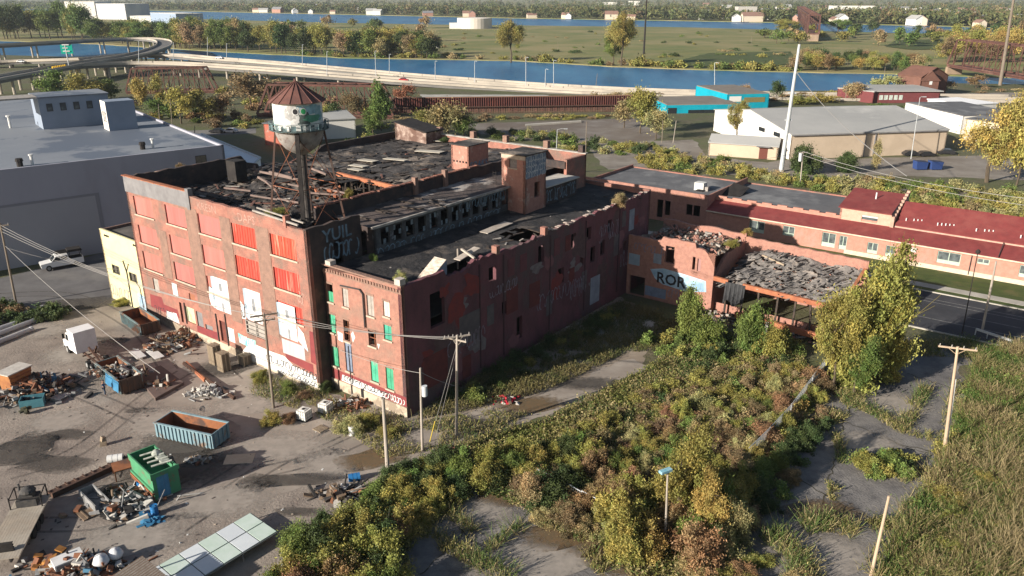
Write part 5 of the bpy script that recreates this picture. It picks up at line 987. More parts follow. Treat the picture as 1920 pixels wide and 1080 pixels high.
# flatbed trailer with a black engine on it
q = [at(x, y, 1.0) for x, y in ((30, 935), (87, 935), (39, 1040), (-24, 1030))]; ax = (q[3] - q[0]); tf_ = Fr(q[0] - ZD, math.atan2(ax.y, ax.x)); TL, TW = ax.length + 1.5, 2.55
tr = thing('flatbed_trailer', tf_.p(TL / 2, TW / 2), 'flatbed trailer with a weathered plank deck at the left edge of the yard', 'trailer')
m = MB(); [tf_.bx(m, 0, TL, .02 + .213 * k, .02 + .213 * k + .20, .92, 1.0) for k in range(12)]; m.build('plank_deck', M('deck_planks', (.34, .285, .225), (.22, .19, .155), .5, (.42, .38, .32), .3, .58, stretch=(1, 1, 1), w3=.3), tr)
m = MB(); tf_.bx(m, 0, TL, .5, .65, .6, .92); tf_.bx(m, 0, TL, TW - .65, TW - .5, .6, .92); tf_.bx(m, -.06, 0, 0, TW, .75, 1.0); m.build('frame', M_BLACK, tr)
for k in range(3):
    for y in (.12, TW - .12): m = MB(); tf_.wheel(m, TL - 3.6 - .95 * k, y, .42, .24); m.build('wheel', M_TYRE, tr)
m = MB(); tf_.bx(m, TL - .9, TL - .82, .9, 2.0, .95, 1.7); [tf_.bx(m, TL - 1.05, TL - .8, .9, 2.0, 1.0 + .22 * k, 1.06 + .22 * k) for k in range(4)]; m.build('loading_ramp', M_BLACK, tr)
eg = thing('engine', tf_.p(.9, 1.3, 1.0), 'black machine engine in a tube cage standing on the flatbed trailer', 'engine')
m = MB(); tf_.bx(m, .2, 1.5, .5, 2.0, 1.0, 1.6); tf_.bx(m, .3, 1.2, .8, 1.7, 1.6, 2.0); m.build('engine_block', M('engine_black', (.04, .04, .042), (.075, .07, .065), 3), eg)
m = MB(); [m.tube(tf_.p(x, y, 1), tf_.p(x, y, 2.1), .05) for x in (.1, 1.6) for y in (.1, 2.4)]; m.path([tf_.p(.1, .1, 2.1), tf_.p(.1, 2.4, 2.1), tf_.p(1.6, 2.4, 1.9), tf_.p(1.6, .1, 1.9), tf_.p(.1, .1, 2.1)], .05); m.build('tube_cage', M_BLACK, eg)
m = MB(); m.lathe(tf_.p(.8, 1.3, 2.0), [(.55, 0), (.62, .1), (.5, .3), (.2, .45), (0, .5)], 14); m.tube(tf_.p(.5, .6, 1.9), tf_.p(.2, .5, 2.5), .09); m.build('air_filter', M('engine_black', (.04, .04, .042)), eg)
# green baler and what lies round it
A_, B_, C_ = at(293, 943), at(249, 899), at(329, 933); gf = Fr(A_, math.atan2(B_.y - A_.y, B_.x - A_.x)); GL, GD, GH_ = min((B_ - A_).length, 4.6), 2.2, 2.7
gm = thing('baler', gf.p(GL / 2, -GD / 2), 'big green steel baling machine with an open hopper, among scrap', 'machine')
M_GRN = M('machine_green', (.065, .25, .125), (.05, .18, .095), .9, (.14, .13, .08), .9, .6)
def gbx(m, x0, x1, y0, y1, z0, z1): gf.bx(m, x0, x1, -y1, -y0, z0, z1)
m = MB(); gbx(m, 0, GL, 0, .12, .2, GH_); gbx(m, 0, .12, .12, GD, .2, GH_); gbx(m, GL - .12, GL, .12, GD, .2, GH_ * 1.02); gbx(m, .12, GL - .12, GD - .12, GD, .2, GH_); gbx(m, .12, GL - .12, .12, GD - .12, .2, 1.4); m.build('hopper', M_GRN, gm)
m = MB(); gbx(m, -.06, GL + .06, -.1, 0, GH_ - .5, GH_ + .08); gbx(m, -.08, 0, -.1, GD + .1, GH_ - .35, GH_ + .08); gbx(m, 0, GL, -.14, 0, 1.0, 1.2); m.build('rim_band', M_GRN, gm)
m = MB(); gbx(m, 0, GL, -.2, 0, .75, .95); gbx(m, 0, GL, -.16, 0, .45, .58); m.build('rusty_rail', M_LINER, gm)
m = MB(); [m.tube(gf.p(GL * (.25 + .17 * k), -.5, GH_ + .1), gf.p(GL * (.1 + .17 * k), -GD + .2, GH_ + .35), .09) for k in range(4)]; m.lathe(gf.p(GL * .55, -GD * .7, GH_ + .1), [(.35, 0), (.4, .25), (.25, .5), (0, .6)], 12); gbx(m, GL * .2, GL * .7, GD * .6, GD * .9, GH_, GH_ + .25); m.build('hydraulics', M('machine_grey', (.40, .42, .38), (.2, .22, .19), 3), gm)
m = MB()
for k in range(6): m.face(*[gf.p(-.03 - .05 * ((k + a) % 2), -(.3 + .17 * (k + a)), z) for a, z in ((0, 2.5), (1, 2.45), (1, .35), (0, .25))])
tag(m.build('tarpaulin', M('blue_tarp', (.05, .19, .33)), loc=gf.p(0, -.8, 1)), 'narrow blue tarpaulin strip hanging down the end of the green machine', 'tarpaulin')
heap('scrap_heap', at(240, 945), 120, 3.6, 2.6, .8, 'scrap bars and plates spread beside the green machine', 11, (.4, 2.2), wts=(3, 4, 4, 3, .3, 2))
f = Fr(at(150, 935), math.atan2(*(at(190, 975) - at(150, 935)).yx)); m = MB(); [f.bx(m, 0, 3.4, y, y + .1, 0, .9) for y in (0, 1.1)]; f.bx(m, 0, 3.4, .1, 1.1, .1, .16); f.bx(m, 0, .1, .1, 1.1, .16, .9); tag(m.build('steel_trough', M_SCRAP[1], loc=f.o), 'open grey steel trough lying left of the scrap bars', 'trough')
f = Fr(at(136, 958), math.atan2(*(at(158, 978) - at(136, 958)).yx)); m = MB(); f.bx(m, 0, 2.2, 0, 1.5, 0, .12); f.bx(m, 0, 2.2, .3, .4, .12, .2); f.bx(m, 0, 2.2, 1, 1.1, .12, .2); tag(m.build('plate', M_SCRAP[5], loc=f.o), 'brown plate lying flat beside the grey trough', 'plate')
f = Fr(at(100, 935), math.atan2(*(at(245, 868) - at(100, 935)).yx)); m = MB(); L_ = (at(245, 868) - at(100, 935)).length; f.bx(m, 0, L_, 0, .25, 0, .5); f.bx(m, 0, L_, .25, 1.2, 0, .18); [f.bx(m, L_ * k / 9, L_ * k / 9 + .12, .25, 1.2, .18, .3) for k in range(10)]; tag(m.build('steel_girder', M_DARKRUST, loc=f.o), 'long dark rusty girder running from the trailer to the green machine', 'girder')
f = Fr(at(218, 905), .6); m = MB(); f.bx(m, 0, 2.2, 0, 1.7, 1.0, 1.08); [f.bx(m, x, x + .1, y, y + .1, 0, 1.0) for x in (0, 2.1) for y in (0, 1.6)]; tag(m.build('steel_table', M_LINER, loc=f.o), 'rust-orange steel table against the green machine', 'table')
def drum(px, py, col, label, h=.9, r=.3, lying=None, group=None, cat='barrel', name='barrel'):
    p = at(px, py); t = thing(name, p, label, cat, group); m = MB()
    if lying is None: m.lathe(p, [(0, 0), (r, 0), (r, h * .33), (r * 1.05, h * .35), (r, h * .37), (r, h * .64), (r * 1.05, h * .66), (r, h * .68), (r, h), (r * .9, h), (r * .9, h - .04), (0, h - .04)], 18)
    else: d = Vector((math.cos(lying), math.sin(lying), 0)); m.tube(p + ZD * r, p + ZD * r + d * h, r, n=18); m.tube(p + ZD * r + d * h * .3, p + ZD * r + d * (h * .3 + .05), r * 1.05, n=18); m.tube(p + ZD * r + d * h * .65, p + ZD * r + d * (h * .65 + .05), r * 1.05, n=18)
    m.build('shell', col, t); m = MB()
    if lying is None: m.tube(p + ZD * (h - .05) + Vector((r * .5, 0, 0)), p + ZD * (h + .02) + Vector((r * .5, 0, 0)), .05)
    else: m.tube(p + ZD * r + d * h, p + ZD * r + d * (h + .05), .06)
    m.build('bung', M_TYRE, t); return t
M_BLUEP = M('blue_plastic', (.025, .15, .36), (.02, .12, .30), 2, rough=.45)
drum(291, 965, M_BLUEP, 'blue barrel upright among scrap near the green machine'); drum(265, 915, M_BLUEP, 'blue barrel beside the rust-orange table', .7, .3); drum(654, 903, M_BLUEP, 'blue barrel on its side by the yellow-green bushes', 1.0, .36, .3); drum(203, 868, M_WHITE, 'white tank lying on its side behind the green machine', 1.3, .38, .25, cat='tank', name='storage_tank')
drum(661, 815, M_WHITE, 'white barrel upright at the kerb of the weeds near the factory corner', 1.0, .36)
m = MB(); r = random.Random(2)
for k in range(30): m.box(at(280, 977) + Vector((r.gauss(0, .5), r.gauss(0, .3), r.uniform(0, .25))), (r.uniform(.3, .8), r.uniform(.2, .5), .03), r.uniform(0, 3), r.gauss(0, .5))
tag(m.build('crumpled_tarp', M('blue_tarp', (.05, .19, .33)), loc=at(280, 977)), 'crumpled bright blue tarpaulin on the ground before the blue barrel', 'tarpaulin')
# bottom of the yard: panel canopy, corrugated roof, scrap
cz = .75; K = [at(x, y, cz) for x, y in ((298, 1060), (469, 962), (520, 997), (352, 1101))]
cn = thing('panel_canopy', (K[0] + K[2]) / 2 - ZD * cz, 'low canopy roofed with two rows of pale glassy panels, beside the shrubs', 'canopy')
ea, eb = (K[1] - K[0]) / 5, (K[2] - K[1]) / 2; m = MB()
for k in range(7):
    for j in range(2):
        o = K[1] - ea * (k + 1) + eb * j; i_ = (k * 2 + j) % 3
        MB().obox(o + ea * .03 + eb * .03, ea * .94, eb * .94, ZD * .05).build('roof_panel', M('panel_green', (.42, .52, .45), (.50, .58, .54), .8) if (k + j * 2) in (0, 2, 4) else M('panel_pale', (.56, .60, .62), (.50, .54, .57), .6), cn)
[m.bar(K[1] - ea * k - ZD * .06, K[1] - ea * k + eb * 2 - ZD * .06, .12) for k in range(8)]; [m.bar(K[1] + eb * j - ZD * .06, K[1] - ea * 7 + eb * j - ZD * .06, .1) for j in range(3)]; m.build('frame', M('panel_frame', (.12, .13, .13)), cn)
for k in (0, 2, 4, 6):
    for j in (0, 2): MB().tube(K[1] - ea * k + eb * j - ZD * cz, K[1] - ea * k + eb * j - ZD * .1, .06).build('post', M_GREYP, cn)
ck = [at(x, y, 2.3) for x, y in ((267, 1043), (312, 1080), (250, 1130), (200, 1088))]; cs = thing('corrugated_shed', sum(ck, Vector()) / 4 - ZD * 2.3, 'shed under a stripy corrugated roof at the bottom edge', 'shed')
m = MB(); e1, e2 = ck[1] - ck[0], ck[3] - ck[0]; n = 26
for k in range(n): m.face(*[ck[0] + e1 * t_ + e2 * s_ + ZD * (.05 * ((k + (0 if i < 2 else 1)) % 2)) for i, (t_, s_) in enumerate(((k / n, 0), (k / n, 1), ((k + 1) / n, 1), ((k + 1) / n, 0)))])
m.build('roof', M('corrugated', (.42, .37, .31), (.30, .25, .2), 3), cs)
m = MB()
for k in range(0, n, 2): m.face(*[ck[0] + e1 * t_ + e2 * s_ + ZD * .06 for t_, s_ in ((k / n, 0), (k / n, 1), ((k + .7) / n, 1), ((k + .7) / n, 0))])
m.build('roof_ribs', M('corrugated_dark', (.16, .11, .08)), cs); m = MB(); [m.tube(c_ - ZD * 2.3, c_, .08) for c_ in ck]; m.build('post', M_DARKRUST, cs)
heap('scrap_heap', at(150, 1070), 150, 4.4, 1.6, 1.1, 'mixed scrap heaped along the bottom edge left of the corrugated roof', 21, (.3, 1.5), wts=(6, 4, 4, 2, 1, 2))
f = Fr(at(108, 1086), .75); t = thing('washing_machine', f.p(.8, .7), 'white metal cabinet lying in the scrap at the bottom edge', 'cabinet'); m = MB(); f.bx(m, 0, 2.0, 0, 1.2, .3, 1.1); m.build('casing', M_WHITE, t); m = MB(); f.bx(m, .1, 1.9, -.03, 0, .4, 1.0); m.build('panel', M_GREYP, t)
t.name = 'metal_cabinet'
for px, py, s_, lb_ in ((220, 1054, .55, 'shiny white globe nearest the corrugated roof'), (193, 1068, .6, 'white globe lying in scrap left of the shinier one')):
    p = at(px, py); t = thing('globe_tank', p, lb_, 'tank'); m = MB(); m.lathe(p + ZD * .3, [(0, 0), (s_ * .7, .12), (s_, s_ * .8), (s_ * .7, s_ * 1.5), (0, s_ * 1.7)], 18); m.build('shell', M('enamel', (.72, .73, .75), (.45, .46, .48), 2, rough=.3), t, smooth=True); m = MB(); m.tube(p, p + ZD * .5, .3); m.build('foot', M_DARKRUST, t)
p = at(90, 1062); m = MB(); r = random.Random(4)
for k in range(16): m.box(p + Vector((r.gauss(0, .6), r.gauss(0, .5), r.uniform(0, .6))), (r.uniform(.3, .9), r.uniform(.3, .6), r.uniform(.1, .3)), r.uniform(0, 3), r.gauss(0, .4))
tag(m.build('orange_scrap', M('orange_paint', (.42, .20, .05), (.3, .12, .04), 1.5), loc=p), 'orange painted scrap at the left of the bottom heap', 'scrap')
# left heap, rusty stack, blue bin
heap('scrap_heap', at(65, 735), 210, 4.6, 3.4, 2.0, 'big heap of rusted scrap left of the junk-filled skip', 31, (.4, 2.2), wts=(6, 3, 6, 1.2, .8, 3))
t = thing('rusty_hopper', at(38, 730), 'orange rusted ribbed hopper standing in the big scrap heap', 'hopper'); f = Fr(at(30, 745), 1.2); m = MB(); f.pr(m, [(0, 0), (1.8, 0), (2.4, 2.6), (-.3, 2.6)], 0, 1.8); m.build('shell', M('orange_rust', (.38, .17, .06), (.25, .10, .045), 1), t); m = MB(); [f.bx(m, -.25, 2.3, -.08, 0, .3 + .45 * k, .42 + .45 * k) for k in range(5)]; m.build('rib', M_LINER, t); m = MB(); f.bx(m, -.4, 2.5, -.1, 1.9, 2.6, 2.72); m.build('rim', M_SCRAP[3], t)
f = Fr(at(38, 770), .35); t = thing('steel_bin', f.o, 'small blue steel bin in front of the big scrap heap', 'bin'); m = MB(); [f.bx(m, 0, 2.2, y, y + .06, .1, 1.0) for y in (0, 1.3)]; f.bx(m, 0, .06, .06, 1.3, .1, 1.0); f.bx(m, 2.14, 2.2, .06, 1.3, .1, 1.0); f.bx(m, .06, 2.14, .06, 1.3, .1, .2); m.build('shell', M('bin_teal', (.07, .21, .25), (.05, .15, .19), 2), t); m = MB(); f.bx(m, .1, .3, .1, 1.2, 0, .1); f.bx(m, 1.9, 2.1, .1, 1.2, 0, .1); m.build('skid', M_DARKRUST, t)
f = Fr(at(112, 755), 1.25); m = MB(); [f.bx(m, 0, 1.5, .28 * k, .28 * k + .2, .25 + .0 * k, .33) for k in range(5)]; f.bx(m, .1, .2, 0, 1.35, 0, .25); f.bx(m, 1.3, 1.4, 0, 1.35, 0, .25); tag(m.build('metal_grating', M_SCRAP[3], loc=f.o), 'pale slatted metal grating at the right end of the big scrap heap', 'grating')
p = at(53, 775); m = MB(); r = random.Random(7); [m.box(p + Vector((r.gauss(0, .25), r.gauss(0, .2), r.uniform(0, .5))), (r.uniform(.2, .5), r.uniform(.2, .4), r.uniform(.2, .4)), r.uniform(0, 3), r.gauss(0, .5)) for k in range(9)]; tag(m.build('weedy_tyre', M('mossy', (.07, .07, .035), (.04, .04, .03), 3), loc=p), 'small mossy lump alone in front of the blue bin', 'lump')
t = thing('rubble_block', at(194, 835), 'broken concrete block standing alone on the yard', 'block'); p = at(194, 835); m = MB(); m.box(p, (.55, .45, .5), .4, .1); m.box(p + ZD * .45, (.35, .4, .45), .9, .3); m.build('block', M('rubble_tan', (.30, .24, .17), (.2, .15, .11), 3), t)
tag(MB().box(at(449, 861), (2.6, 1.6, .06), .12).build('board', M('beige_board', (.46, .38, .28), (.40, .33, .24), 2), loc=at(449, 861)), 'beige board lying flat on the dusty ground', 'board')
heap('rubble_patch', at(372, 865), 40, 1.1, .7, .15, 'thin scatter of pale rubble near the lone skip', 41, (.1, .4), wts=(1, 3, 0, 6, 0, 2), cat='rubble')
# piles between lorry and factory
heap('scrap_heap', at(318, 648), 120, 3.2, 2.6, .7, 'timber and rusty scrap strewn between the lorry and the factory wall', 51, (.5, 2.6), wts=(4, 3, 5, 1.5, .1, 5)); heap('scrap_heap', at(352, 632), 60, 2.8, 1.6, .7, 'orange rusted scrap along the foot of the factory wall', 52, (.5, 2.4), wts=(8, 1, 3, .5, 0, 3))
heap('scrap_heap', at(385, 738), 70, 2.3, 1.5, .6, 'white and grey broken sheets piled on the dirt', 53, (.4, 1.6), wts=(.3, 5, .6, 8, 0, .6)); heap('scrap_heap', at(298, 726), 40, 1.8, 1.2, .6, 'planks and dark scrap in front of the flat brown deck', 54, (.5, 1.8), wts=(3, 2, 4, 2, 0, 5))
q = [at(x, y) for x, y in ((255, 708), (302, 690), (345, 722), (292, 752))]; tag(MB().prism([(v.x, v.y) for v in q], 0, .35).build('timber_deck', M('brown_deck', (.125, .09, .078), (.09, .065, .06), .8), loc=q[0]), 'flat brown timber deck lying on the ground right of the lorry', 'deck')
for k, (px, py, l_, w_, rz, lb_) in enumerate(((258, 664, 2.2, 1.1, -.75, 'pale sheet lying in the lorry shadow'), (291, 664, 2.4, 1.1, -.75, 'bright white sheet nearest the factory among the scrap'))): tag(MB().box(at(px, py, .35), (l_, w_, .05), rz, .1).build('sheet', M_WHITE, loc=at(px, py)), lb_, 'sheet')
for k, (a, b, c, lb_) in enumerate((((345, 684), (440, 750), M_DARKRUST, 'long dark rail lying toward the yard pole'), ((350, 683), (385, 716), M('orange_beam', (.38, .15, .075)), 'short orange beam beside the long dark rail'))): tag(MB().bar(at(*a) + ZD * .15, at(*b) + ZD * .15, .3).bar(at(*a) + ZD * .36, at(*b) + ZD * .36, .16, .1).build('steel_beam', c, loc=at(*a)), lb_, 'beam', 'beams on the ground')
def pallets(px, py, n, label, rz, h=.15, group=None):
    p = at(px, py); t = thing('pallet', p, label, 'pallet', group); m = MB(); f = Fr(p, rz)
    for k in range(n):
        z = k * h + (.0 if k % 2 else .0); [f.bx(m, -.55, .55, y - .05, y + .05, z, z + h * .55) for y in (-.45, 0, .45)]; [f.bx(m, x - .06, x + .06, -.55, .55, z + h * .55, z + h * .8) for x in (-.5, -.3, -.1, .1, .3, .5)]
    m.build('slat_boards', M('pallet_wood', (.34, .27, .19), (.24, .19, .14), 2), t); return t
def pallet_stack(px, py, n, label, rz):
    p = at(px, py); f = Fr(p, rz)
    for k in range(n):
        m = MB(); z = k * .15; [f.bx(m, -.55, .55, y - .05, y + .05, z, z + .09) for y in (-.45, 0, .45)]; [f.bx(m, x - .06, x + .06, -.55, .55, z + .09, z + .115) for x in (-.5, -.3, -.1, .1, .3, .5)]
        tag(m.build('pallet', M('pallet_wood', (.34, .27, .19), (.24, .19, .14), 2), loc=p + ZD * z), label, 'pallet', 'stacked wooden pallets')
pallet_stack(405, 681, 16, 'weathered wooden pallet in the left of the two tall stacks by the wall', AG); pallet_stack(421, 694, 15, 'weathered wooden pallet in the right of the two tall stacks by the wall', AG); pallet_stack(460, 682, 8, 'weathered wooden pallet in the low stack against the factory', AG)
pallets(601, 805, 1, 'single pale pallet lying on the ground below the white totes', AG)
for px, py, lb_ in ((571, 786, 'white caged plastic tote left of the pair at the factory corner'), (611, 773, 'white caged plastic tote closer to the factory wing wall')):
    p = at(px, py); t = thing('tote', p, lb_, 'tote'); f = Fr(p, AG + .2); m = MB(); f.bx(m, -.55, .55, -.5, .5, .15, 1.1); f.bx(m, -.3, .3, -.3, .3, 1.1, 1.16); m.build('tank', M('tote_plastic', (.66, .66, .62), (.58, .58, .54), 2, rough=.5), t); m = MB(); m.tube(f.p(0, 0, 1.16), f.p(0, 0, 1.22), .16, n=14); m.build('cap', M_TYRE, t)
    m = MB(); [m.tube(f.p(x, s_ * .53, .12), f.p(x, s_ * .53, 1.13), .018, n=4) for x in (-.56, -.28, 0, .28, .56) for s_ in (-1, 1)]; [m.tube(f.p(s_ * .58, y, .12), f.p(s_ * .58, y, 1.13), .018, n=4) for y in (-.5, -.2, .2, .5) for s_ in (-1, 1)]; [m.path([f.p(-.58, -.53, z), f.p(.58, -.53, z), f.p(.58, .53, z), f.p(-.58, .53, z), f.p(-.58, -.53, z)], .018, 4) for z in (.4, .75, 1.1)]; m.build('cage', M_RIM, t); m = MB(); f.bx(m, -.6, .6, -.55, .55, 0, .12); m.build('pallet_base', M_TYRE, t)
for k, (a, b) in enumerate((((-60, 622), (78, 582)), ((-60, 640), (84, 592)), ((-60, 652), (62, 606)), ((-60, 668), (58, 622)))):
    o = at(*a); e = at(*b); m = MB(); m.tube(o + ZD * .3, e + ZD * .3, .3, n=10); m.tube(e + ZD * .3, e + ZD * .3 + (e - o).normalized() * .3, .36, n=10); tag(m.build('concrete_pipe', M('pale_pipe', (.44, .44, .45), (.34, .34, .36), .8), loc=o), 'long pale grey pipe lying in the row under the dark bushes', 'pipe', 'pipes at the left edge')
# worker beside the skip
def skinned(name, pts, edges, rad, mat, parent, loc, sub=1):
    me = bpy.data.meshes.new(name); me.from_pydata(pts, edges, []); o = bpy.data.objects.new(name, me); C.objects.link(o); me.materials.append(mat)
    o.modifiers.new('skin', 'SKIN'); me.skin_vertices.new() if not me.skin_vertices else None
    for i, r_ in enumerate(rad): me.skin_vertices[0].data[i].radius = (r_, r_)
    me.skin_vertices[0].data[0].use_root = True; ss = o.modifiers.new('sub', 'SUBSURF'); ss.levels = ss.render_levels = sub
    if parent: o.parent = parent
    else: o.location = loc
    return o
P0 = at(197, 741); bp = [(0, 0, .95), (0, 0, 1.2), (0, 0, 1.42), (.01, 0, 1.52), (.03, 0, 1.62), (.03, 0, 1.74), (0, .2, 1.4), (.06, .28, 1.15), (.26, .24, 1.05), (.33, .22, 1.04), (0, -.2, 1.4), (.08, -.27, 1.15), (.28, -.22, 1.2), (.35, -.2, 1.22), (0, .1, .9), (.04, .13, .5), (-.03, .14, .08), (.12, .15, .04), (0, -.1, .9), (.1, -.13, .5), (.06, -.14, .08), (.2, -.15, .04)]
be = [(0, 1), (1, 2), (2, 3), (3, 4), (4, 5), (2, 6), (6, 7), (7, 8), (8, 9), (2, 10), (10, 11), (11, 12), (12, 13), (0, 14), (14, 15), (15, 16), (16, 17), (0, 18), (18, 19), (19, 20), (20, 21)]
br = [.13, .14, .14, .055, .09, .085, .06, .045, .035, .04, .06, .045, .035, .04, .085, .06, .045, .045, .085, .06, .045, .045]
pn = skinned('person', bp, be, br, M('skin', (.38, .22, .15)), None, P0); pn.rotation_euler.z = .3; tag(pn, 'person in dark blue work clothes standing at the junk-filled skip', 'person')
skinned('jacket', [bp[i] for i in (0, 1, 2, 6, 7, 8, 10, 11, 12)], [(0, 1), (1, 2), (2, 3), (3, 4), (4, 5), (2, 6), (6, 7), (7, 8)], [.155, .165, .16, .085, .068, .055, .085, .068, .055], M('navy_cloth', (.035, .07, .13), (.025, .05, .10), 4), pn, None)
skinned('trousers', [bp[i] for i in (0, 14, 15, 16, 18, 19, 20)], [(0, 1), (1, 2), (2, 3), (0, 4), (4, 5), (5, 6)], [.15, .105, .082, .07, .105, .082, .07], M('dark_jeans', (.03, .045, .075)), pn, None)
skinned('cap', [(.0, 0, 1.73), (.05, 0, 1.78), (.14, 0, 1.74)], [(0, 1), (1, 2)], [.1, .09, .05], M('blue_cap', (.03, .05, .09)), pn, None)
# ---------------------------------------------------------------- poles, lamps, wires
M_POLE = M('pole_wood', (.20, .165, .13), (.14, .115, .09), 2, stretch=(2, 2, .2)); M_POLEP = M('pale_pole', (.36, .32, .28), (.28, .24, .2), 2, stretch=(2, 2, .2)); M_GALV = M('galvanised_pole', (.45, .47, .48), (.38, .4, .41), 1, rough=.5)
M_WIRE = M('wire', (.06, .06, .06)); M_WIREP = M('pale_wire', (.26, .25, .24))
def pole(bx_, by_, tx, ty, r, label, name='utility_pole', cat='utility pole', mat=None, arms=(), z=0.0, rt=None, group=None):
    b = at(bx_, by_, z); t_ = up(tx, ty, b); t = thing(name, b, label, cat, group); MB().tube(b, t_, r, rt or r * .7, n=10).build('shaft', mat or M_POLE, t)
    for (f, half, ang, ins) in arms:
        c = b.lerp(t_, f); d = Vector((math.cos(ang), math.sin(ang), 0)); m = MB(); m.bar(c - d * half, c + d * half, .12, .14); m.tube(c - d * half * .5 - ZD * .02, c - ZD * .6, .025, n=4); m.tube(c + d * half * .5, c - ZD * .6, .025, n=4); arm = m.build('crossarm', mat or M_POLE, t)
        for k in range(ins):
            q = c + d * half * (-.92 + 1.84 * k / max(1, ins - 1)) + ZD * .07; MB().tube(q, q + ZD * .22, .055, .035, n=6).build('insulator', M('insulator', (.30, .28, .26)), arm)
    return t, b, t_
W_ = lambda d: math.atan2(d.y, d.x)
py_, yb_, yt_ = pole(513, 765, 495, 588, .15, 'wooden utility pole with a tilted crossarm before the painted facade', arms=((.985, 1.35, W_(VD) - .5, 3), (.93, 1.0, W_(VD) - .5, 2)))
pl_, lb2, lt2 = pole(31, 572, 0, 418, .16, 'leaning wooden pole at the left edge beside the dark bushes', arms=((.97, 1.0, .3, 2),))
pole(728, 898, 718, 748, .19, 'stout bare pole without wires rising from the yellow-green bushes', mat=M_POLEP)
p4_, b4, t4 = pole(792, 846, 788, 690, .13, 'thin pole with a white transformer can at the factory corner', mat=M_POLEP)
c_ = b4.lerp(t4, .74) + Vector((.35, -.1, 0)); MB().tube(c_ - ZD * .5, c_ + ZD * .5, .26, n=14).build('transformer_can', M('can_grey', (.52, .54, .56)), p4_)
p5_, b5, t5 = pole(856, 823, 857, 628, .15, 'tall wooden pole with two crossarms in front of the maroon wall', mat=M_POLEP, arms=((.985, 1.25, .35, 4), (.955, 1.0, -.5, 2)))
m = MB(); m.tube(t5 - ZD * .8, at(806, 828), .02, n=4); m.tube(t5 - ZD * 1.4, at(817, 820), .02, n=4); m.build('guy_wire', M_WIREP, p5_); MB().tube(at(806, 828), at(806, 828).lerp(t5, .2), .05, n=6).build('guy_sleeve', M('yellow_sleeve', (.45, .34, .05)), p5_)
p6_, b6, t6 = pole(1770, 846, 1796, 650, .16, 'bleached pole with a white crossarm beside the tall grass', mat=M('bleached_pole', (.46, .35, .25), (.36, .27, .19), 2, stretch=(2, 2, .2)), arms=((.985, 1.55, -.32, 4),))
MB().tube(b6 + Vector((.25, .1, 0)), b6.lerp(t6, .7) + Vector((.2, 0, 0)), .06).build('conduit', M_WHITE, p6_)
pole(1633, 1080, 1667, 930, .13, 'pale bare pole at the edge of the tall grass, bottom right', mat=M('bleached_pole', (.46, .35, .25)))
pole(1247, 1020, 1252, 886, .10, 'white lamp pole with a blue head standing in the leafy thicket', name='lamp_pole', cat='lamp post', mat=M_POLEP)
o_ = bpy.data.objects['lamp_pole']; q = up(1248, 884, at(1247, 1020)); MB().box(q - ZD * .05, (1.0, .4, .2), .5).build('lamp_head', M('lamp_blue', (.12, .36, .46), (.3, .45, .5), 2), o_)
pole(1841, 622, 1868, 490, .16, 'grey wooden pole on the verge of the dark road', mat=M_POLEP, arms=())
pb, bb, bt = pole(1804, 625, 1833, 476, .07, 'black street lamp on the near verge of the dark road', name='street_lamp', cat='street lamp', mat=M_BLACK); MB().lathe(bt, [(.05, 0), (.25, .1), (.28, .35), (.1, .55), (0, .6)], 12).build('lamp_head', M_BLACK, pb)
mp, mb_, mt_ = pole(1464, 322, 1499, 83, .55, 'tall tapering silver steel monopole beside the beige warehouse', name='monopole', cat='steel pole', mat=M_GALV, rt=.30)
m = MB(); m.bar(mb_.lerp(mt_, .63) + Vector((-.9, 0, 0)), mb_.lerp(mt_, .63) + Vector((.9, 0, 0)), .3); m.bar(mb_.lerp(mt_, .42) + Vector((-.8, 0, 0)), mb_.lerp(mt_, .42) + Vector((.8, 0, 0)), .3); m.build('bracket', M_GALV, mp)
pt, ptb, ptt = pole(1500, 348, 1506, 284, .16, 'short pole carrying a white transformer before the dark shrub', mat=M_POLEP); MB().tube(ptb.lerp(ptt, .72) + Vector((-.5, 0, 0)), ptb.lerp(ptt, .95) + Vector((-.5, 0, 0)), .36, n=12).build('transformer_can', M('can_grey', (.52, .54, .56)), pt); MB().bar(ptt - Vector((1, 0, .2)), ptt + Vector((1, 0, -.2)), .14).build('crossarm', M_POLEP, pt)
def lamp(bx_, by_, tx, ty, label, z=0.0, arm=1.6, ad=0.0, r=.10, mat=None, group=None):
    t, b, e = pole(bx_, by_, tx, ty, r, label, name='street_lamp', cat='street lamp', mat=mat or M_GALV, z=z, group=group)
    d = Vector((math.cos(ad), math.sin(ad), 0)); MB().path([e, e + d * arm * .5 + ZD * .25, e + d * arm + ZD * .2], r * .5).build('arm', mat or M_GALV, t); MB().obox(e + d * arm * .8 + ZD * .1, d * 1.0, Vector((-d.y, d.x, 0)) * .35, ZD * .15).build('lamp_head', M_GALV, t)
LG = 'lamp posts along the riverside expressway'
lamp(1708, 298, 1725, 183, 'slim white lamp post in front of the beige warehouse', arm=.8)
pole(1097, 322, 1100, 228, .15, 'brown pole behind the low end of the factory roof', mat=M_POLE); lamp(1043, 284, 1045, 243, 'lamp post with curved arm behind the factory roof', arm=2.2); pole(1241, 268, 1243, 226, .12, 'thin pole standing in hedge left of the beige annex'); pole(1262, 268, 1268, 226, .11, 'thinner twin of the pole left of the beige annex', mat=M_POLEP); pole(963, 305, 964, 272, .07, 'small grey post behind the factory roof edge', mat=M_POLEP)
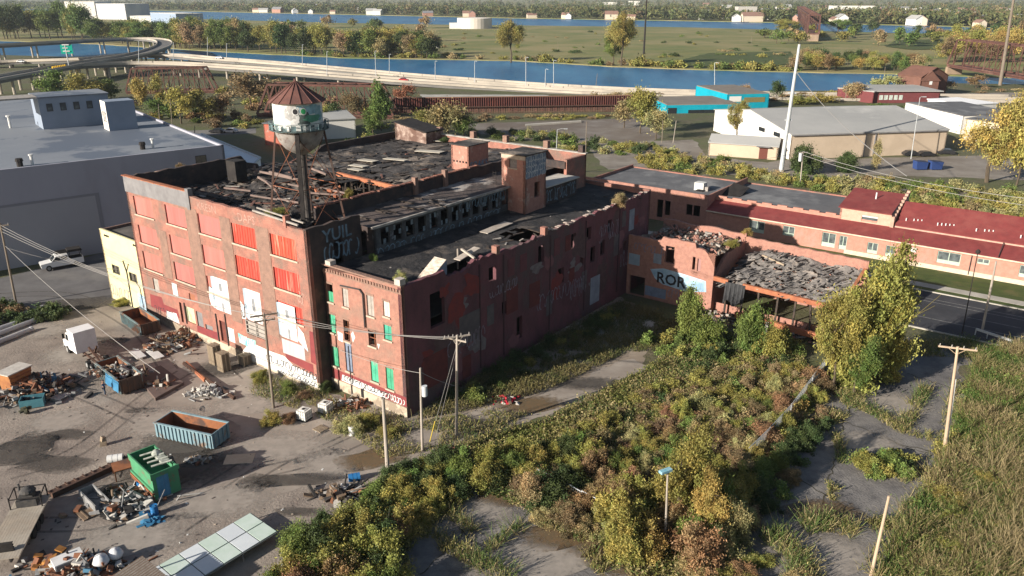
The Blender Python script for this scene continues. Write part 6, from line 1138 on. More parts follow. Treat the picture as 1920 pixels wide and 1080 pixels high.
for bx_, by_, tx, ty, z in ((705, 143, 703, 96, 3), (730, 137, 730, 102, 3), (816, 152, 816, 115, 1.5), (890, 155, 890, 115, 1), (986, 163, 986, 108, .5), (1022, 166, 1023, 130, .4), (1038, 168, 1038, 114, .4), (325, 117, 325, 80, 6), (389, 106, 389, 70, 5), (425, 114, 425, 82, 5), (567, 123, 567, 84, 4), (613, 142, 613, 97, 4), (260, 118, 260, 78, 6.5), (1340, 178, 1340, 118, .3)):
    lamp(bx_, by_, tx, ty, 'slim grey lamp post beside the riverside expressway', z=z, r=.16, arm=2.2, ad=-1.2, group=LG)
for bx_, by_, tx, ty, lb_ in ((193, 233, 189, 186, 'thin utility pole on the grass strip behind the warehouse'), (323, 235, 319, 186, 'thin utility pole standing by the yellow trees behind the warehouse'), (300, 235, 297, 195, 'short pole left of the yellow trees behind the warehouse'), (365, 258, 365, 236, 'small post on the street behind the white roof'), (1117, 165, 1120, 138, 'pole by the riverside shrubs'), (1655, 168, 1660, 125, 'pole with cans left of the brown gabled house'), (1585, 190, 1587, 163, 'small pole at the dark red low building'), (1408, 85, 1410, 68, 'little pole on the island track'), (1046, 92, 1046, 78, 'little pole standing on the island meadow')): pole(bx_, by_, tx, ty, .14, lb_)
pole(1207, 101, 1213, -8, .75, 'very tall black steel pole on the island meadow', name='power_pole', cat='power pole', mat=M_BLACK, rt=.5)
pole(1875, 160, 1901, -4, .8, 'very tall rust-brown pole near the rail bridge', name='power_pole', cat='power pole', mat=M_POLE, rt=.5)
def wire(a, b, sag, label, mat=None, r=.022, group='overhead wires'):
    a, b = Vector(a), Vector(b); pts = [a.lerp(b, k / 12) - ZD * sag * 4 * (k / 12) * (1 - k / 12) for k in range(13)]
    tag(MB().path(pts, r, 4).build('overhead_wire', mat or M_WIREP, loc=a), label, 'wire', group)
for k, (dz, oz) in enumerate(((0, 0), (-.5, .3), (-1.5, .8))): wire(lt2 - ZD * (.3 + k * .45), yt_ + ZD * (.1 - .45 * k) + VD * (k - 1) * .9, 1.4, 'wire running from the leaning left pole to the pole before the facade', r=.03)
wire(lt2 - ZD * 3.2, at(300, 700, 3), .8, 'low pale wire slanting across the yard over the lorry', r=.035)
wire(lt2 - ZD * 3.4, FU(42, .7, 5), .5, 'wire from the leaning left pole to the yellow building', r=.025)
for k in range(3): wire(t5 - ZD * .25 + Vector((-1.1 + .8 * k, -.4 + .25 * k, 0)), yt_ - ZD * .1 + VD * (1 - k) * .9, .5, 'wire running between the crossarm poles past the wing front', r=.022)
wire(t4 - ZD * .4, b5.lerp(t5, .52), .15, 'short wire between the transformer pole and its tall neighbour', r=.025); wire(t4 - ZD * .5, FU(-2, 1.4, 5.0), .3, 'wire from the transformer pole to the wing front', r=.022)
wire(mb_.lerp(mt_, .80), at(1700, 330, 16), 1.5, 'long wire leaving the silver monopole to the right', r=.06); wire(ptt, at(2050, 385, 9), 1.6, 'pale wire crossing the hedge to the right edge', r=.05); wire(ptt - ZD * .8, at(2050, 400, 7), 1.6, 'lower pale wire crossing the hedge to the right edge', r=.05); wire(ptt, at(1097, 322, 14), 1.2, 'wire from the transformer pole to the brown pole behind the roof', r=.035)
# chain-link fence through the thicket, with vines
M_FENCE = M('grey_mesh_fence', (.36, .37, .38), (.24, .25, .25), 6)
fpx = [(1552, 690), (1520, 735), (1480, 790), (1440, 835), (1400, 875)]; fp_ = [at(*q) for q in fpx]; t = thing('chain_link_fence', fp_[2], 'grey chain-link fence with a bent pale end panel, running down through the thicket', 'fence')
for a, b in zip(fp_, fp_[1:]):
    MB().tube(a, a + ZD * 2.0, .05).build('post', M_GALV, t); m = MB(); m.tube(a + ZD * 1.95, b + ZD * 1.95, .03)
    L_ = (b - a).length; n_ = int(L_ / .22); d = (b - a) / n_
    for k in range(n_): m.tube(a + d * k, a + d * k + d.normalized() * min(1.9, L_ - k * L_ / n_) + ZD * min(1.9, L_ - k * L_ / n_), .012, n=3, caps=False); m.tube(a + d * k + ZD * min(1.9, L_ - k * L_ / n_), a + d * k + d.normalized() * min(1.9, L_ - k * L_ / n_), .012, n=3, caps=False)
    m.build('mesh', M_GALV, t)
a, b = at(1515, 735), at(1552, 688); m = MB()
for k in range(6): m.face(*[a.lerp(b, (k + i) / 6) + ZD * z + Vector((.3 * ((k + i) % 2) + z * .25, 0, 0)) for i, z in ((0, .1), (1, .1), (1, 1.9), (0, 1.7))])
m.build('bent_panel', M('pale_mesh', (.50, .54, .58), (.30, .33, .36), 3), t)
fq = [at(*q) for q in ((1000, 905), (1045, 925), (1090, 950), (1140, 975))]; t2_ = thing('wire_fence', fq[1], 'low sagging wire fence among tan weeds above the lower paving', 'fence')
for a, b in zip(fq, fq[1:]):
    MB().tube(a, a + ZD * 1.6, .05).build('post', M_GALV, t2_); m = MB(); m.tube(a + ZD * 1.55, b + ZD * 1.45, .04); [m.tube(a + ZD * z, b + ZD * (z - .05), .015, n=4) for z in (.3, .6, .9, 1.2)]; [m.tube(a.lerp(b, k / 12), a.lerp(b, k / 12) + ZD * 1.5, .012, n=3) for k in range(12)]; m.build('mesh', M_GALV, t2_)
t3_ = thing('guard_rail', at(1850, 640), 'pale guard rail between the tall grass and the dark road', 'guard rail'); a, b = at(1828, 628), at(1895, 650); m = MB(); m.bar(a + ZD * .8, b + ZD * .8, .1, .3); m.build('rail', M_GALV, t3_); [MB().tube(a.lerp(b, k / 3), a.lerp(b, k / 3) + ZD * .9, .07).build('post', M_GALV, t3_) for k in range(4)]
heap('red_litter', at(948, 752), 40, 1.5, .9, .4, 'red litter and rubbish dumped in the weeds by the wing', 61, (.2, .7), mats=[M('red_cloth', (.45, .03, .05)), M_SCRAP[3], M_SCRAP[2], M_SCRAP[3], M_SCRAP[4], M_SCRAP[5]], wts=(5, 1, 2, 1, 0, 1), cat='litter')
heap('timber_pile', at(632, 928), 40, 2.4, 1.0, .5, 'planks and scrap piled beside the shrubs near the blue lying barrel', 62, (.8, 3.0), wts=(1, 1, 3, 1.5, .2, 4), cat='timber pile')
heap('rust_pile', at(655, 760), 45, 2.2, 1.1, .5, 'rusty beams and rubble at the notch between factory and wing', 63, (.4, 1.8), wts=(6, 1, 1, 1, 0, 3), cat='scrap heap')
# ---------------------------------------------------------------- behind: expressway, bridges, buildings, far shore
M_RCONC = M('beige_concrete', (.42, .375, .31), (.35, .31, .26), .08, (.29, .26, .22), .03, .56); M_RDECK = M('deck_asphalt', (.16, .15, .14), (.12, .115, .11), .05)  # mottled beige concrete of barriers and piers
M_TRUSS = M('rusty_truss', (.115, .05, .038), (.075, .038, .03), .25, (.15, .08, .06), .1, .58)
def smooth(pts, n=8):
    out = []; P = [pts[0]] + list(pts) + [pts[-1]]
    for k in range(1, len(P) - 2):
        a, b, c, d = P[k - 1], P[k], P[k + 1], P[k + 2]
        for j in range(n): t = j / n; out.append(.5 * ((2 * b) + (c - a) * t + (2 * a - 5 * b + 4 * c - d) * t * t + (3 * b - a - 3 * c + d) * t ** 3))
    return out + [pts[-1]]
def viaduct(name, px, w_, label, cat, th=1.3, piers=True, group=None):
    c = smooth([at(x, y, z) for x, y, z in px]); n = len(c); T = [(c[min(k + 1, n - 1)] - c[max(k - 1, 0)]).normalized() for k in range(n)]; N = [Vector((-t.y, t.x, 0)).normalized() for t in T]
    t_ = thing(name, Vector((c[n // 2].x, c[n // 2].y, 0)), label, cat, group)
    L_ = [c[k] + N[k] * w_ / 2 for k in range(n)]; R_ = [c[k] - N[k] * w_ / 2 for k in range(n)]
    m = MB(); [m.face(L_[k], R_[k], R_[k + 1], L_[k + 1]) for k in range(n - 1)]; m.build('deck', M_RDECK, t_)
    m = MB()
    for S, s_ in ((L_, 1), (R_, -1)):
        for k in range(n - 1): m.face(*[S[k + i] - ZD * z - N[k + i] * s_ * z * .3 for i, z in ((0, .01), (1, .01), (1, th), (0, th))])
    [m.face(*[q - ZD * th for q in (L_[k] - N[k] * th * .3, R_[k] + N[k] * th * .3, R_[k + 1] + N[k + 1] * th * .3, L_[k + 1] - N[k + 1] * th * .3)]) for k in range(n - 1)]; m.build('girder', M('girder_grey', (.20, .19, .18), (.15, .145, .14), .1), t_)
    for S, s_ in ((L_, 1), (R_, -1)):
        m = MB()
        for k in range(n - 1):
            for o0, o1, z0, z1 in ((.0, .0, 0, 1.0), (.4, .4, 0.0, 1.0), (0, .4, 1.0, 1.0)): m.face(*[S[k + i] + N[k + i] * s_ * (o1 if z == 1 else o0) + ZD * (z1 if z == 1 else z0) for i, z in ((0, 0), (1, 0), (1, 1), (0, 1))])
        m.build('barrier', M_RCONC, t_)
    if piers:
        for k in range(3, n - 2, 5):
            if c[k].z > 2.5:
                for s_ in (-1, 1): p = c[k] + N[k] * s_ * w_ * .3; MB().tube(Vector((p.x, p.y, -1.8)), Vector((p.x, p.y, p.z - th)), .6, n=8).build('pier', M_RCONC, t_)
    return t_
viaduct('loop_ramp', [(-90, 90, 9), (0, 85.5, 9), (100, 80, 9), (200, 74.5, 9), (268, 73, 9), (300, 76, 9), (309, 81, 8.8), (303, 88, 8.5), (276, 98, 8), (230, 108, 7.6), (170, 117, 7.2), (122, 125, 7), (60, 136, 7), (0, 147, 7), (-90, 164, 7)], 9.0, 'looping concrete ramp that hooks back on itself at far left', 'ramp')
viaduct('expressway', [(118, 124.5, 6.6), (200, 121, 6.4), (262, 119.5, 6.2), (340, 121, 6), (420, 126, 5.4), (520, 133, 4.6), (640, 143, 3.4), (760, 152.5, 2), (900, 162, 1), (1040, 171, .5), (1200, 178, .35), (1400, 183, .35), (1640, 187, .35), (1920, 190, .35), (2150, 193, .35)], 9.5, 'nearer concrete carriageway of the expressway running along the river', 'expressway')
viaduct('expressway', [(160, 112, 6.0), (250, 104, 6), (330, 105, 6), (400, 111, 5.4), (520, 120, 4.4), (640, 131, 3.2), (760, 142, 2), (900, 153, 1), (1040, 163, .5), (1200, 171, .35), (1400, 177, .35), (1640, 181, .35), (1900, 184, .35)], 8.5, 'riverside concrete carriageway closest to the water', 'expressway')
viaduct('access_ramp', [(-90, 120, 3), (20, 116, 3.2), (110, 113.5, 4), (200, 110, 5), (255, 106, 6)], 7, 'dark lower ramp inside the loop at far left', 'ramp')
g_ = at(128, 124, 7); t = thing('road_sign', g_, 'green highway sign on a post above the left ramps', 'road sign'); a, b = up(112, 84, g_), up(135, 101, g_); MB().obox((a.x, g_.y, b.z), (b.x - a.x, 1.2, 0), (0, .2, 0), (0, 0, a.z - b.z)).build('panel', M('sign_green', (.0, .34, .25)), t); MB().tube((g_.x, g_.y + .6, 7), (g_.x, g_.y + .6, a.z), .25).build('post', M_GALV, t)
m = MB(); [m.obox((a.x + .9, g_.y - .02 + .055 * 1.2, b.z + 1.0 + 1.5 * k), ((b.x - a.x) * (.6 - .15 * (k % 2)), .6, 0), (0, .01, 0), (0, 0, .5)) for k in range(3)]; m.build('sign_lettering', M_WHITE, t)
def car(p, ang, col, label, s_=1.0, group=None):
    f = Fr(p, ang); t = thing('car', p, label, 'car', group); m = MB(); f.pr(m, [(-2.2, .3), (2.2, .3), (2.25, .75), (1.3, .9), (.6, 1.42), (-1.2, 1.42), (-2.0, .95), (-2.25, .85)], -.9, .9); m.build('body', col, t)
    for s in (-1, 1): m = MB(); m.face(*[f.p(x, s * .91, z) for x, z in ((-1.6, .95), (1.1, .95), (.55, 1.36), (-1.15, 1.36))]); m.build('side_window', M_CARG, t)
    m = MB(); m.face(f.p(1.28, -.8, .93), f.p(1.28, .8, .93), f.p(.63, .75, 1.4), f.p(.63, -.75, 1.4)); m.build('windscreen', M_CARG, t)
    for x in (-1.4, 1.4):
        for s in (-1, 1): m = MB(); f.wheel(m, x, s * .82, .33, .22); m.build('wheel', M_TYRE, t)
    return t
M_CBLK = M('black_car', (.02, .02, .023), rough=.3, spec=.6); M_CRED = M('red_car', (.40, .03, .03), rough=.35); M_CSIL = M('silver_car', (.45, .46, .48), rough=.35)
car(at(1708, 292), .05, M_CBLK, 'black car parked left of the pair in front of the beige warehouse'); car(at(1736, 293), .1, M_CBLK, 'black car parked right of the pair in front of the beige warehouse'); car(at(1772, 289), 2.9, M_CBLK, 'black car parked by the beige warehouse corner under the yellow tree'); car(at(757, 152, 2), -.2, M_CRED, 'red car driving along the nearer expressway carriageway'); car(at(412, 110, 5.5), 2.8, M_CARW, 'white car on the riverside carriageway at left'); car(at(432, 249), 3.1, M_CSIL, 'silver car on the street behind the white roof'); car(at(407, 249), 3.1, M_CBLK, 'dark car on the street behind the white roof'); car(at(40, 117, 3.2), 0, M_CARW, 'white car on the dark lower ramp inside the loop')
for k in range(8): p = at(100 + 3.3 * k, 130.5 - .5 * k, 7.1); t = tag(MB().lathe(p, [(0, 0), (.55, 0), (.5, .8), (.4, 1.5), (0, 1.5)], 10).build('barrel', M('yellow_barrel', (.65, .40, .03)), loc=p), 'yellow barrel in the row where the left ramps split', 'barrel', 'yellow barrels on the ramp')
def truss(px_a, px_b, ty, label, name='truss_bridge', z=1.0, depth=7, n=8, inset=.10, w_=.55, za=None, h=None):
    a, b = at(*px_a, z), at(*px_b, z); d = b - a; nn = Vector((-d.y, d.x, 0)).normalized() * depth; h = h or up(px_a[0], ty, a).z - z
    t = thing(name, (a + b) / 2 - ZD * z, label, 'bridge')
    for k, off in enumerate((Vector((0, 0, 0)), nn)):
        m = MB(); P_ = lambda f: a + d * f + off; Q = lambda f: a + d * f + off + ZD * h; f0, f1 = inset, 1 - inset; fs = [f0 + (f1 - f0) * j / n for j in range(n + 1)]
        m.bar(P_(0), P_(1), w_ * 1.3); m.bar(Q(f0), Q(f1), w_ * 1.2); m.bar(P_(0), Q(f0), w_ * 1.2); m.bar(P_(1), Q(f1), w_ * 1.2)
        for j, f in enumerate(fs):
            m.bar(P_(f), Q(f), w_ * .6)
            if j < n: (m.bar(P_(fs[j]), Q(fs[j + 1]), w_ * .5) if j < n / 2 else m.bar(Q(fs[j]), P_(fs[j + 1]), w_ * .5)); m.bar((P_(fs[j]) + Q(fs[j])) / 2, (P_(fs[j + 1]) + Q(fs[j + 1])) / 2, w_ * .3)
        m.build('truss_side', M_TRUSS, t)
    m = MB(); fs = [inset + (1 - 2 * inset) * j / n for j in range(n + 1)]; [m.bar(a + d * f + ZD * h, a + d * f + nn + ZD * h, w_ * .6) for f in fs]; [m.bar(a + d * fs[j] + ZD * h, a + d * fs[j + 1] + nn + ZD * h, w_ * .35) for j in range(n)]; m.build('top_bracing', M_TRUSS, t)
    m = MB(); m.obox(a - ZD * 1.2, d, nn, ZD * 1.0); m.build('deck', M_TRUSS, t); 
    for e in (a, b): m = MB(); m.obox(Vector((e.x, e.y, -2.2)) - d.normalized(), d.normalized() * 2.2, nn, ZD * (e.z - 1.2 + 2.2)); m.build('abutment', M('abutment', (.30, .22, .15), (.22, .16, .12), .3), t)
    return t
truss((236, 172), (402, 170), 129, 'rusty railway truss bridge under the expressway at left', n=7); truss((482, 214), (738, 218), 163, 'rusty railway truss bridge right behind the water tower', n=8, h=10)
truss((1776, 121), (2000, 158), 88, 'long rust-brown rail bridge over the canal at the right edge', z=5, n=9, inset=.06, h=13, depth=8)
truss((1493, 30), (1514, 62), 20, 'distant red-brown rail bridge reaching the far shore', z=7, n=12, inset=.03, h=15, depth=10, w_=1.2)
m = MB(); a, b = at(1300, 8, 9), at(1498, 28, 8); m.obox(at(1440, 18, 8), at(1498, 29, 8) - at(1440, 18, 8), (0, 12, 0), (0, 0, 3)); 
# sheet piling
a, b = at(738, 212), at(1205, 206); d = (b - a); n = 110; t = thing('sheet_pile_wall', (a + b) / 2, 'long rusty sheet-pile wall below the expressway', 'wall'); h = 5.2; m = MB(); nn = Vector((-d.y, d.x, 0)).normalized()
for k in range(n):
    o = a + d * k / n; w1 = d / n
    for s0, s1, o0, o1 in ((0, .3, 0, 0), (.3, .5, 0, .8), (.5, .8, .8, .8), (.8, 1, .8, 0)): m.face(*[o + w1 * s + nn * q + ZD * z for s, q, z in ((s0, o0, 0), (s1, o1, 0), (s1, o1, h), (s0, o0, h))])
m.build('piles', M('pile_rust', (.135, .045, .035), (.09, .034, .03), .4), t); m = MB(); m.bar(a + ZD * 1.9 - nn * .5, b + ZD * 1.9 - nn * .5, .35); m.build('waler', M_DARKRUST, t); m = MB(); m.obox(a + ZD * h + nn * -.1, d, nn * 1.1, ZD * .18); m.build('cap', M('pile_cap', (.22, .12, .08)), t)
t = thing('timber_fence', (a + b) / 2 - nn * 4, 'low dark picket fence in front of the rusty sheet-pile wall', 'fence'); m = MB(); [m.obox(a + d * k / 150 - nn * 4.2, d / 150 * .55, nn * .2, ZD * 1.7) for k in range(150)]; m.build('picket', M('dark_picket', (.10, .05, .04), (.14, .09, .06), .5), t, kind='stuff'); m = MB(); m.bar(a - nn * 4.0 + ZD * 1.2, b - nn * 4.0 + ZD * 1.2, .2); m.build('rail', M_DARKRUST, t)
sheet('gravel_bank', [at(790, 188), at(1010, 186), at(1030, 178), at(790, 177)], .02, M('pale_gravel', (.40, .38, .34), (.30, .29, .26), .2), j=1.5)
MB().obox(at(985, 237), at(1090, 230) - at(985, 237), (0, 2, 0), (0, 0, .5)).build('kerb', M_CONC, kind='structure')
# buildings beyond
def house_box(nm, a, b, depth, h, label, wall, roof, cat='building', flat=True, ridge=0, away=1, over=.3):
    a, b = Vector(a), Vector(b); d = (b - a); nn = Vector((-d.y, d.x, 0)).normalized() * away; t = thing(nm, (a + b) / 2, label, cat); dl = d.normalized()
    MB().wall(a, dl, d.length, 0, h, -nn, .3).build('front_wall', wall, t); MB().wall(b, nn, depth, 0, h, dl, .3).build('end_wall', wall, t); MB().wall(a, nn, depth, 0, h, -dl, .3).build('end_wall', wall, t); MB().wall(a + nn * depth, dl, d.length, 0, h, nn, .3).build('back_wall', wall, t)
    m = MB()
    if flat: m.obox(a - dl * over - nn * over + ZD * h, dl * (d.length + 2 * over), nn * (depth + 2 * over), ZD * .3)
    else:
        for s_, q in ((0, 1), (1, -1)): o = a - dl * over + nn * (depth if s_ else 0) - nn * over * q + ZD * (h + .02); m.obox(o, dl * (d.length + 2 * over), nn * (depth / 2 + over) * q + ZD * ridge, ZD * .2)
        g = MB(); [g.face(e + ZD * h, e + nn * depth + ZD * h, e + nn * depth / 2 + ZD * (h + ridge)) for e in (a + dl * .05, b - dl * .05)]; g.build('gable', wall, t)
    m.build('roof', roof, t); return t, d, nn
def depth_to(a, nn, px):                     # how far along nn until the photo column px is reached
    best = min((abs(960 + F * (a + nn * k).x / ((a + nn * k).y * _c - ((a + nn * k).z - CH) * _s) - px), k) for k in [x * .5 for x in range(2, 240)]); return best[1]
M_BEIGE = M('beige_block', (.50, .40, .30), (.44, .35, .26), .25); M_GREYR = M('grey_metal_roof', (.36, .355, .34), (.30, .30, .29), .06, (.42, .41, .39), .03, .6); M_WWALL = M('white_wall', (.70, .68, .63), (.62, .6, .56), .2)
P1, P2 = at(1479, 299), at(1769, 288); d_ = P2 - P1; nn_ = Vector((-d_.y, d_.x, 0)).normalized(); eh = up(1480, 253, P1).z; dp = depth_to(P1, nn_, 1338)
t, d_, n_ = house_box('beige_warehouse', P1, P2, dp, eh, 'wide beige warehouse with a shallow grey roof and white left end', M_BEIGE, M_GREYR, 'warehouse', flat=False, ridge=3.2, over=.4)
dl = d_.normalized(); MB().obox(P1 - dl * .05, -dl * .02, n_ * dp, ZD * eh).build('white_cladding', M_WWALL, t); m = MB(); m.face(P1 - dl * .06 + ZD * eh, P1 - dl * .06 + n_ * dp + ZD * eh, P1 - dl * .06 + n_ * dp / 2 + ZD * (eh + 3.1)); m.build('white_gable', M_WWALL, t)
for k in (.12, .30, .62): MB().obox(P1 - dl * .16 + n_ * dp * k + ZD * (eh - 1.6), -dl * .04, n_ * 3.4, ZD * 1.1).build('window', M_CARG, t)
for k in (.47, .53): MB().bar(P1 + d_ * k - n_ * .1, P1 + d_ * k - n_ * .1 + ZD * eh, .25).build('drainpipe', M_GREYP, t)
MB().obox(P1 - n_ * .5 + ZD * (eh - .25), d_, n_ * .3, ZD * .3).build('gutter', M_GREYP, t)
a, b = at(1328, 291), at(1456, 300); nn2 = Vector((-(b - a).y, (b - a).x, 0)).normalized(); t, d2, n2 = house_box('beige_annex', a, b, 9, up(1328, 268, a).z, 'small beige annex with a brown door beside the wide beige warehouse', M_BEIGE, M_GREYR, 'building', flat=False, ridge=1.6); MB().obox(a + d2 * .74 - n2 * .06, d2 * .12, n2 * .05, ZD * 2.8).build('door', M('brown_door', (.12, .04, .03)), t); MB().obox(a + d2 * .70 - n2 * 1.2 + ZD * 3.2, d2 * .2, n2 * 1.2, ZD * .15).build('door_canopy', M_GREYP, t)
MB().obox(a - d2.normalized() * .06, -d2.normalized() * .03, n2 * 9, ZD * 3.9).build('white_cladding', M_WWALL, t)
M_TEALB = M('turquoise_cladding', (.0, .30, .40), (.0, .25, .34), .3); M_BROWNR = M('gravel_roof', (.20, .175, .15), (.16, .14, .12), .2)
a, b = at(1249, 213), at(1385, 211); d3 = b - a; t, d3, n3 = house_box('turquoise_building', a, b, 24, 2.9, 'low flat-roofed turquoise building by the river', M_TEALB, M_BROWNR, over=-.25); MB().obox(a + d3 * .02 - n3 * .08, d3 * .12, n3 * .06, ZD * 2.0).build('shop_window', M_CARG, t); MB().obox(a + d3 * .3 - n3 * .08, d3 * .5, n3 * .06, ZD * 1.2).build('dark_base', M_CARG, t)
a, b = at(1362, 204), at(1440, 202); t, d4, n4 = house_box('turquoise_hall', a, b, 30, 5.2, 'taller turquoise hall joined behind the low turquoise building', M_TEALB, M_BROWNR, over=-.25); MB().obox(a + d4 * .4 - n4 * .08 + ZD * 2.2, d4 * .5, n4 * .06, ZD * 1.8).build('shop_window', M('amber_glass', (.18, .15, .06)), t); MB().obox(a + d4 * .05 - n4 * .08 + ZD * 2.5, d4 * .28, n4 * .06, ZD * 2.0).build('wall_sign', M_WWALL, t)
M_PUB = M('dark_red_cladding', (.155, .042, .044), (.12, .034, .036), .3); M_PUBR = M('brown_shingle', (.155, .075, .055), (.12, .06, .045), .3)
a, b = at(1637, 193), at(1760, 193); t, d5, n5 = house_box('dark_red_restaurant', a, b, 22, 4.4, 'long low dark red building with a grey roof and white-framed windows', M_PUB, M_GREYR, over=.8); [MB().obox(a + d5 * (.08 + .075 * k) - n5 * .08 + ZD * 1.2, d5 * .055, n5 * .06, ZD * 1.8).build('window', M('pale_window', (.5, .55, .5), (.3, .33, .3), 1), t) for k in range(5)]
a2, b2 = at(1568, 186), at(1636, 194); house_box('dark_red_wing', a2, b2, 10, 4.3, 'plain dark red wing at the left end of the low restaurant', M_PUB, M_GREYR, over=.1)
a, b = at(1722, 182), at(1757, 182); t, d6, n6 = house_box('gabled_hall', at(1678, 176), at(1722, 182), 15, 8.0, 'brown shingled hall with two steep gables behind the dark red restaurant', M_PUBR, M_PUBR, flat=False, ridge=3.6)
t, d6, n6 = house_box('gabled_house', a, b, 16, 6.5, 'brown gabled house front with a white window beside the shingled hall', M_PUBR, M_PUBR, flat=False, ridge=.1); m = MB(); m.face(a + ZD * 6.5 - n6 * .05, b + ZD * 6.5 - n6 * .05, (a + b) / 2 + ZD * 10.2 - n6 * .05); m.build('gable', M_PUBR, t); m = MB(); [m.obox(e + ZD * 6.5, (a + b) / 2 + ZD * 10.3 - e - ZD * 6.5, n6 * 16, ZD * .3) for e in (a, b)]; m.build('gable_roof', M_PUBR, t); MB().obox(a + d6 * .45 - n6 * .1 + ZD * 5, d6 * .15, n6 * .06, ZD * 1.6).build('window', M_WHITE, t)
a, b = at(1693, 223), at(1800, 252); house_box('white_depot', a, b, 20, 5.4, 'long white depot with a flat grey roof at right behind the yellow tree', M_WWALL, M_FLAT, over=.0); a, b = at(1735, 211), at(1808, 223); house_box('white_shed', a, b, 14, 4.6, 'white shed with a white roof behind the long white depot', M_WWALL, M('white_membrane', (.78, .78, .78)), over=.2); a, b = at(1805, 262), at(1960, 285); house_box('cream_depot', a, b, 20, 6, 'cream building half hidden behind the large yellow tree', M('cream_wall', (.55, .47, .36)), M_FLAT)
for px, lb_ in ((1724, 'blue waste container left of the pair before the cars'), (1752, 'blue waste container right of the pair before the cars')):
    p = at(px, 318); f = Fr(p, .1); t = thing('waste_container', p, lb_, 'waste container'); m = MB(); f.pr(m, [(-1.3, .2), (1.3, .2), (1.5, 1.9), (-1.5, 2.2)], -.9, .9); m.build('body', M('bin_blue', (.02, .045, .15)), t); m = MB(); f.pr(m, [(-1.55, 2.2), (1.55, 1.9), (1.55, 2.0), (-1.55, 2.3)], -.95, .95); m.build('lid', M('lid_dark', (.03, .04, .08)), t)
a, b = at(498, 272), at(566, 276); t, dd, nnn = house_box('orange_shed', a, b, 10, up(500, 232, a).z, 'small weathered orange building half hidden behind the water tower bowl', M('faded_orange', (.42, .12, .08), (.36, .14, .1), .5, (.45, .35, .3), .5, .62), M_FLAT); a, b = at(598, 262), at(668, 258); house_box('white_outbuilding', a, b, 18, 5.5, 'white building right of the water tower behind the roof', M_WWALL, M_GREYR)
# left: big white plant on the island
for (x0, y0, x1, y1, dp_, top, wl_, lb_) in ((126, 36, 182, 36, 60, 3, M_WWALL, 'tall white windowless block on the island at far left'), (184, 36, 238, 37, 50, 7, M('plant_grey', (.34, .37, .44), (.5, .5, .5), .05), 'grey and white plant building beside the tall white block'), (245, 42, 284, 42, 30, 30, M_WWALL, 'lower white building right of the plant'), (284, 42, 332, 45, 40, 24, M('plant_blue', (.22, .28, .38)), 'blue-grey shed right of the white plant')):
    a, b = at(x0, y0), at(x1, y1); house_box('plant_block', a, b, dp_, max(5, up(x0, top, a).z), lb_, wl_, M_WWALL)
p = at(890, 53, 0); t = thing('storage_tank', p, 'round white storage tank on the island shore', 'storage tank'); m = MB(); m.lathe(p, [(22, 0), (22, 12), (21, 12.6), (0, 13.5)], 32); m.build('shell', M('tank_cream', (.62, .57, .50), (.55, .50, .44), .1), t); m = MB(); m.box(p + Vector((-24, -10, 0)), (14, 8, 7)); m.build('pump_house', M_WWALL, t)
p = at(818, 95); t = thing('notice_board', p, 'plain white board standing at the island bank', 'board'); m = MB(); m.box(p + ZD * 2.2, (5.2, .2, 2.8)); m.build('panel', M_WHITE, t); m = MB(); m.tube(p + Vector((-2, .2, 0)), p + Vector((-2, .2, 3)), .12).tube(p + Vector((2, .2, 0)), p + Vector((2, .2, 3)), .12); m.build('post', M_GREYB, t)
# houses of the far shore
def far_line(px): 
    for (x0, y0), (x1, y1) in zip(far, far[1:]):
        if x0 <= px <= x1: return y0 + (y1 - y0) * (px - x0) / (x1 - x0)
    return 50
hp_ = []
for wall_, roof_ in ((M_WWALL, M_GREYR), (M('cream_wall', (.55, .47, .36)), M('tile_brown', (.22, .13, .10))), (M('brick_house', (.36, .2, .15)), M('tile_grey', (.2, .2, .21)))):
    t, _, _ = house_box('house', (-6, 0, 0), (6, 0, 0), 9, 5, 'small pale house among trees on the far shore', wall_, roof_, 'house', flat=False, ridge=3.2); t['group'] = 'houses on the far shore'; hp_.append(t)
r = random.Random(77)
for k in range(96):
    px = r.uniform(430, 1925) if k > 60 else r.uniform(1300, 1925); py = far_line(px) - 1.5 - abs(r.gauss(0, 7)) if px < 1300 else far_line(px) - 2 - r.uniform(0, 26); py = far_line(px) - .5 if k > 70 else py; p = at(px, max(py, 6), .3); o = hp_[k % 3] if k < 3 else copy_tree(hp_[r.choice((0, 0, 1, 1, 2))]); o.location = p; s_ = r.uniform(.9, 1.7); o.scale = (s_ * r.uniform(.9, 1.6), s_, s_); o.rotation_euler.z = r.choice((0, 1.57)) + r.gauss(0, .2)
for (x0, x1, y, top, lb_, mm) in ((1383, 1418, 37, 13, 'pale multi-storey block on the far shore', M('block_grey', (.42, .40, .37))), (1560, 1640, 24, 11, 'long white-roofed hall among far-shore trees', M_WWALL), (1700, 1740, 26, 16, 'white hall on the far shore at right', M_WWALL), (1180, 1200, 10, 2, 'white slab building on the far shore', M_WWALL), (1120, 1170, 9, 4, 'long pale low hall on the far shore', M_WWALL)):
    a, b = at(x0, y), at(x1, y); house_box('far_block', a, b, 25, max(5, up(x0, top, a).z), lb_, mm, M_WWALL)
